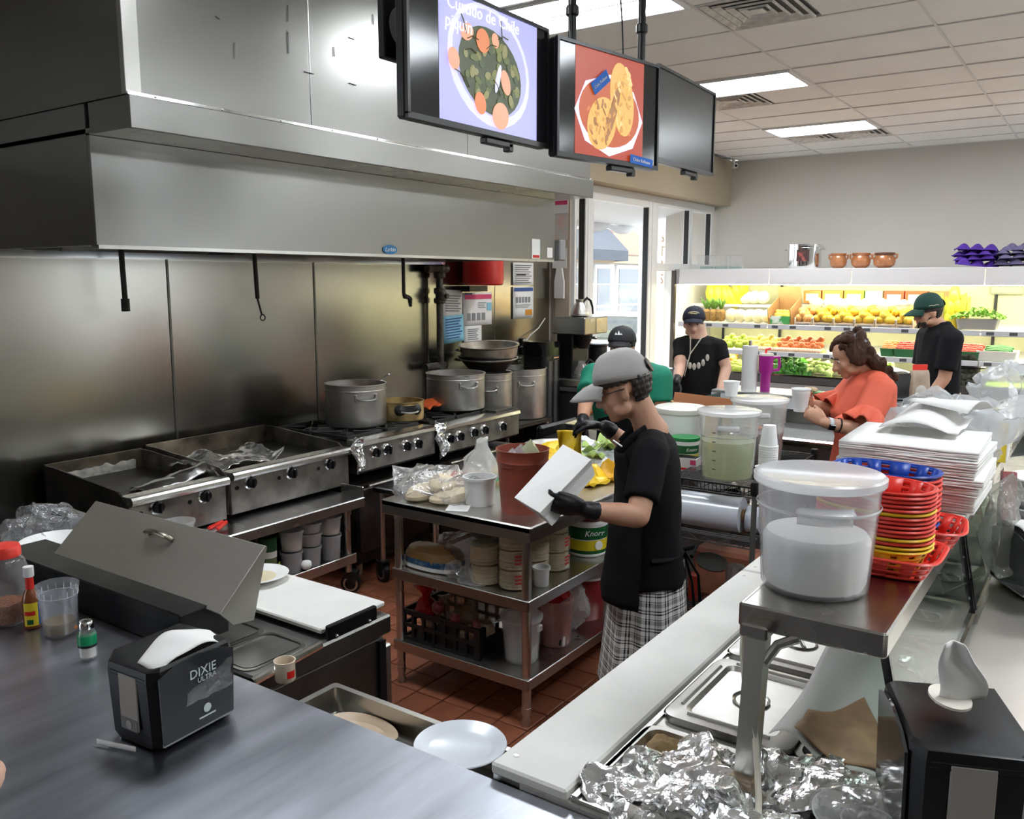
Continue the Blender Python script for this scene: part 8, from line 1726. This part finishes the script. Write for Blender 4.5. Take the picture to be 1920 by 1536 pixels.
g = G(); trunk(g, [(b4+V((0, 0, .01)), .11, .065, S4v), (b4+V((0, 0, -.05)), .195, .125, S4v), (b4+F4*.035+V((0, 0, -.22)), .20, .17, S4v), (b4+F4*.012+V((0, 0, -.38)), .192, .15, S4v), (hip4+V((0, 0, .02)), .215, .165, S4v), (hip4+V((0, 0, -.22)), .225, .17, S4v)]); sleeves(g, Ls, Le, .80, .078, b4); sleeves(g, Rs, Re, .8, .078, b4); bl = blob('coral_blouse', g, CORAL, p4, .009, 4, fold=.009, fsc=9, seed=11)
for a, e in ((Ls, Le), (Rs, Re)):
    d = (e-a).normalized(); x = d.orthogonal().normalized(); y = d.cross(x); q = mix(a, e, .60); L0 = (e-a).length
    g = G(); g.grid(lambda u, v: q+d*(.115*v)+(x*math.cos(u*2*pi)+y*math.sin(u*2*pi))*(.080+.055*v*(1+.45*math.sin(u*2*pi*9)))+V((0, 0, -.01*v)), 64, 6); obj('ruffle', g, CORAL, bl, solid=.003)
    g = G(); g.tube([q+(x*math.cos(t*pi/8)+y*math.sin(t*pi/8))*.078 for t in range(17)], .005, 6); obj('sleeve_seam', g, CORAL, bl)
g = G()
for i in range(260):
    u = R.random(); a = R.uniform(2.9, 6.5); ln_ = R.uniform(.0, 1)
    if ln_ < .5: q = P4(.083*math.cos(a), -.012+.102*math.sin(a), .03+R.uniform(-.08, .09)); 
    else: t = (ln_-.5)*2; q = P4(R.uniform(-.09, .10), -.085-.055*t+R.uniform(-.035, .03), .0-.20*t); q = q+V((R.uniform(-.02, .02),)*3)
    g.ball(q, (.019, .018, .024), 6, 4)
for i in range(60): a = R.uniform(0, 6.28); e_ = R.uniform(.35, 1.5); g.ball(P4(.082*math.cos(a)*math.cos(e_), -.02+.10*math.sin(a)*math.cos(e_), .032+.092*math.sin(e_)), .016, 6, 4)
hr = blob('long_curls', g, M('dark brown curls', (.055,.026,.016), .65, spec=.2, bump=1.0, bsc=45, bst=(1,1,.4), var=.4, vsc=30), p4, .009, 1, fold=.010, fsc=40, seed=3)
g = G(); g.tube([P4(-.05, -.06, .115), P4(-.07, -.085, .085), P4(-.075, -.10, .05)], [.012, .014, .009], 8, flat=.6); obj('hair_clip', g, M('patterned clip', (.35,.38,.42), .2, col2=(.02,.02,.03), vsc=60), p4)
g = G(); g.ball(P4(-.086, -.012, -.052), .006, 8, 6); obj('earring', g, M('gold', (.7,.45,.15), .25, 1), p4)
da = (Lw-Le).normalized(); wq = mix(Le, Lw, .86); x = da.orthogonal().normalized(); y = da.cross(x)
def bandr(nm, c, r, w, m, par): g = G(); g.loft([[c+da*o+(x*math.cos(t*pi/10)+y*math.sin(t*pi/10))*rq for t in range(20)] for o, rq in ((-w, r), (w, r))], False, False); return obj(nm, g, m, par, solid=.002)
w4 = bandr('watch_strap', wq, .0335, .013, M('pale strap', (.6,.6,.62), .4), p4); vd = (V((0, 0, 1.9))-wq).normalized(); vd = (vd-da*vd.dot(da)).normalized(); vd = (vd+V((0, 0, -.5))).normalized(); g = G(); g.box((0, 0, 0), (.04, .036, .010), bev=.004); o = obj('watch_face', g, BLACKG, w4); o.matrix_basis = frame(wq+vd*.036, vd, da)
bandr('black_bracelet', mix(Le, Lw, .62), .041, .004, BLACK, p4)
t = thing('held_cup', 'white foam cup in the hands of the woman in coral', 'cup', (4.938,1.431,1.212)); g = G(); g.lathe([(.034, -.06), (.036, -.058), (.049, .04), (.05, .042), (.051, .062), (.055, .066), (.055, .072), (.049, .07), (.032, -.05), (0, -.05)], n=30); obj('cup_body', g, FOAM, t)
# ---------- 5: man in dark green cap and black polo at the far side ----------
p5 = thing('person', 'bearded man in dark green cap and black polo, back to the counter', 'person', (0, 0, 0))
c5 = V((7.648,1.241,1.633)); F5 = V((-.55, .83, 0)).normalized(); S5v = F5.cross(V((0, 0, 1))); g = G(); m5, P5 = head(p5, g, c5, V((-.55, .82, -.14)), (0, 0, 1), 1.0)
b5 = V((7.722,1.154,1.504)); hip5 = V((b5.x+.0, b5.y, .95)); g.tube([c5+V((.01, -.03, -.06)), mix(c5, b5, .7), b5], [.056, .06, .075], 12, rnd=True)
trunk(g, [(b5, .13, .08, S5v), (b5+V((0, 0, -.06)), .20, .11, S5v), (b5+V((0, 0, -.26)), .19, .125, S5v), (hip5, .18, .13, S5v)])
Ls, Rs = b5-S5v*.21+V((0, 0, -.08)), b5+S5v*.21+V((0, 0, -.08)); Le, Lw = Ls+V((-.03, .03, -.30)), Ls+V((-.10, .14, -.50)); Re, Rw = Rs+V((-.02, .03, -.30)), Rs+V((-.10, .14, -.48))
for a, e, w in ((Ls, Le, Lw), (Rs, Re, Rw)): g.tube([a, mix(a, e, .5), e], [.06, .056, .05], 12, rnd=True); g.tube([e, mix(e, w, .4), w], [.05, .045, .032], 12, rnd=True)
hand(g, Lw, Lw-Le, V((-.3, .3, -.8)), 1, k=1.0); hand(g, Rw, Rw-Re, V((-.3, .3, -.8)), -1, k=1.0); ground_legs(g, hip5, S5v, w=.1); blob('body', g, SKIN, p5, .010, 4); face(p5, m5, P5)
g = G(); trunk(g, [(b5+V((0, 0, .03)), .095, .075, S5v), (b5+V((0, 0, -.04)), .215, .125, S5v), (b5+V((0, 0, -.26)), .215, .145, S5v), (hip5+V((0, 0, -.05)), .205, .15, S5v)]); sleeves(g, Ls, Le, .78, .085, b5); sleeves(g, Rs, Re, .78, .085, b5); g.tube([b5+V((.0, 0, .01)), b5+V((0, 0, .055))], [.078, .074], 16); blob('black_polo', g, M('soft black cloth', (.011,.011,.013), .85, spec=.15), p5, .010, 4, fold=.007, fsc=8, seed=14)
g = G(); trunk(g, [(hip5+V((0, 0, -.02)), .19, .14, S5v), (hip5+V((0, 0, -.45)), .19, .12, S5v), (hip5+V((0, 0, -.86)), .17, .11, S5v)]); blob('trousers', g, MATS['black trousers'], p5, .015, 3)
g = G(); g.tube([b5-F5*.13-S5v*.03+V((0, 0, -.18)), b5-F5*.15-S5v*.02+V((0, 0, -.30))], .006, 5); obj('shirt_mark', g, M('grey print', (.25,.25,.26), .8), p5)
DGC = M('dark green cap cloth', (.004,.045,.032), .75); k5, mm5, cc5 = cap(p5, m5, P5, DGC, 1.06, tilt=.02, deep=1.18, hole=True, bill=.085)
g = G(); g.tube([cc5+mm5@V((-.094, .0-.0+.02*q, .012+.004*(q % 2))) for q in range(-2, 3)], .0025, 5); obj('cap_script', g, M('pale script', (.55,.5,.35), .7), k5)
g = G()
for i in range(70):
    a = R.uniform(.25, 2.9); g.ball(P5(.053*math.cos(a), .020+.062*math.sin(a)*1.0, -.088+R.uniform(-.022, .018)), (.009, .009, .013), 6, 4)
for q in (-1, 1):
    for k in range(18): g.ball(P5(q*(.066-.012*(k/18)), .004+.05*(k/18)+R.uniform(-.006, .006), -.03-.05*(k/18)+R.uniform(-.008, .008)), .007, 6, 4)
blob('beard', g, M('dark beard', (.03,.02,.016), .8, bump=.6, bsc=90), p5, .0065, 2)
hairshell('hair', M('cropped hair', (.03,.022,.018), .7), p5, P5, -.05, .05, .03, .985, .007, .002, .010)
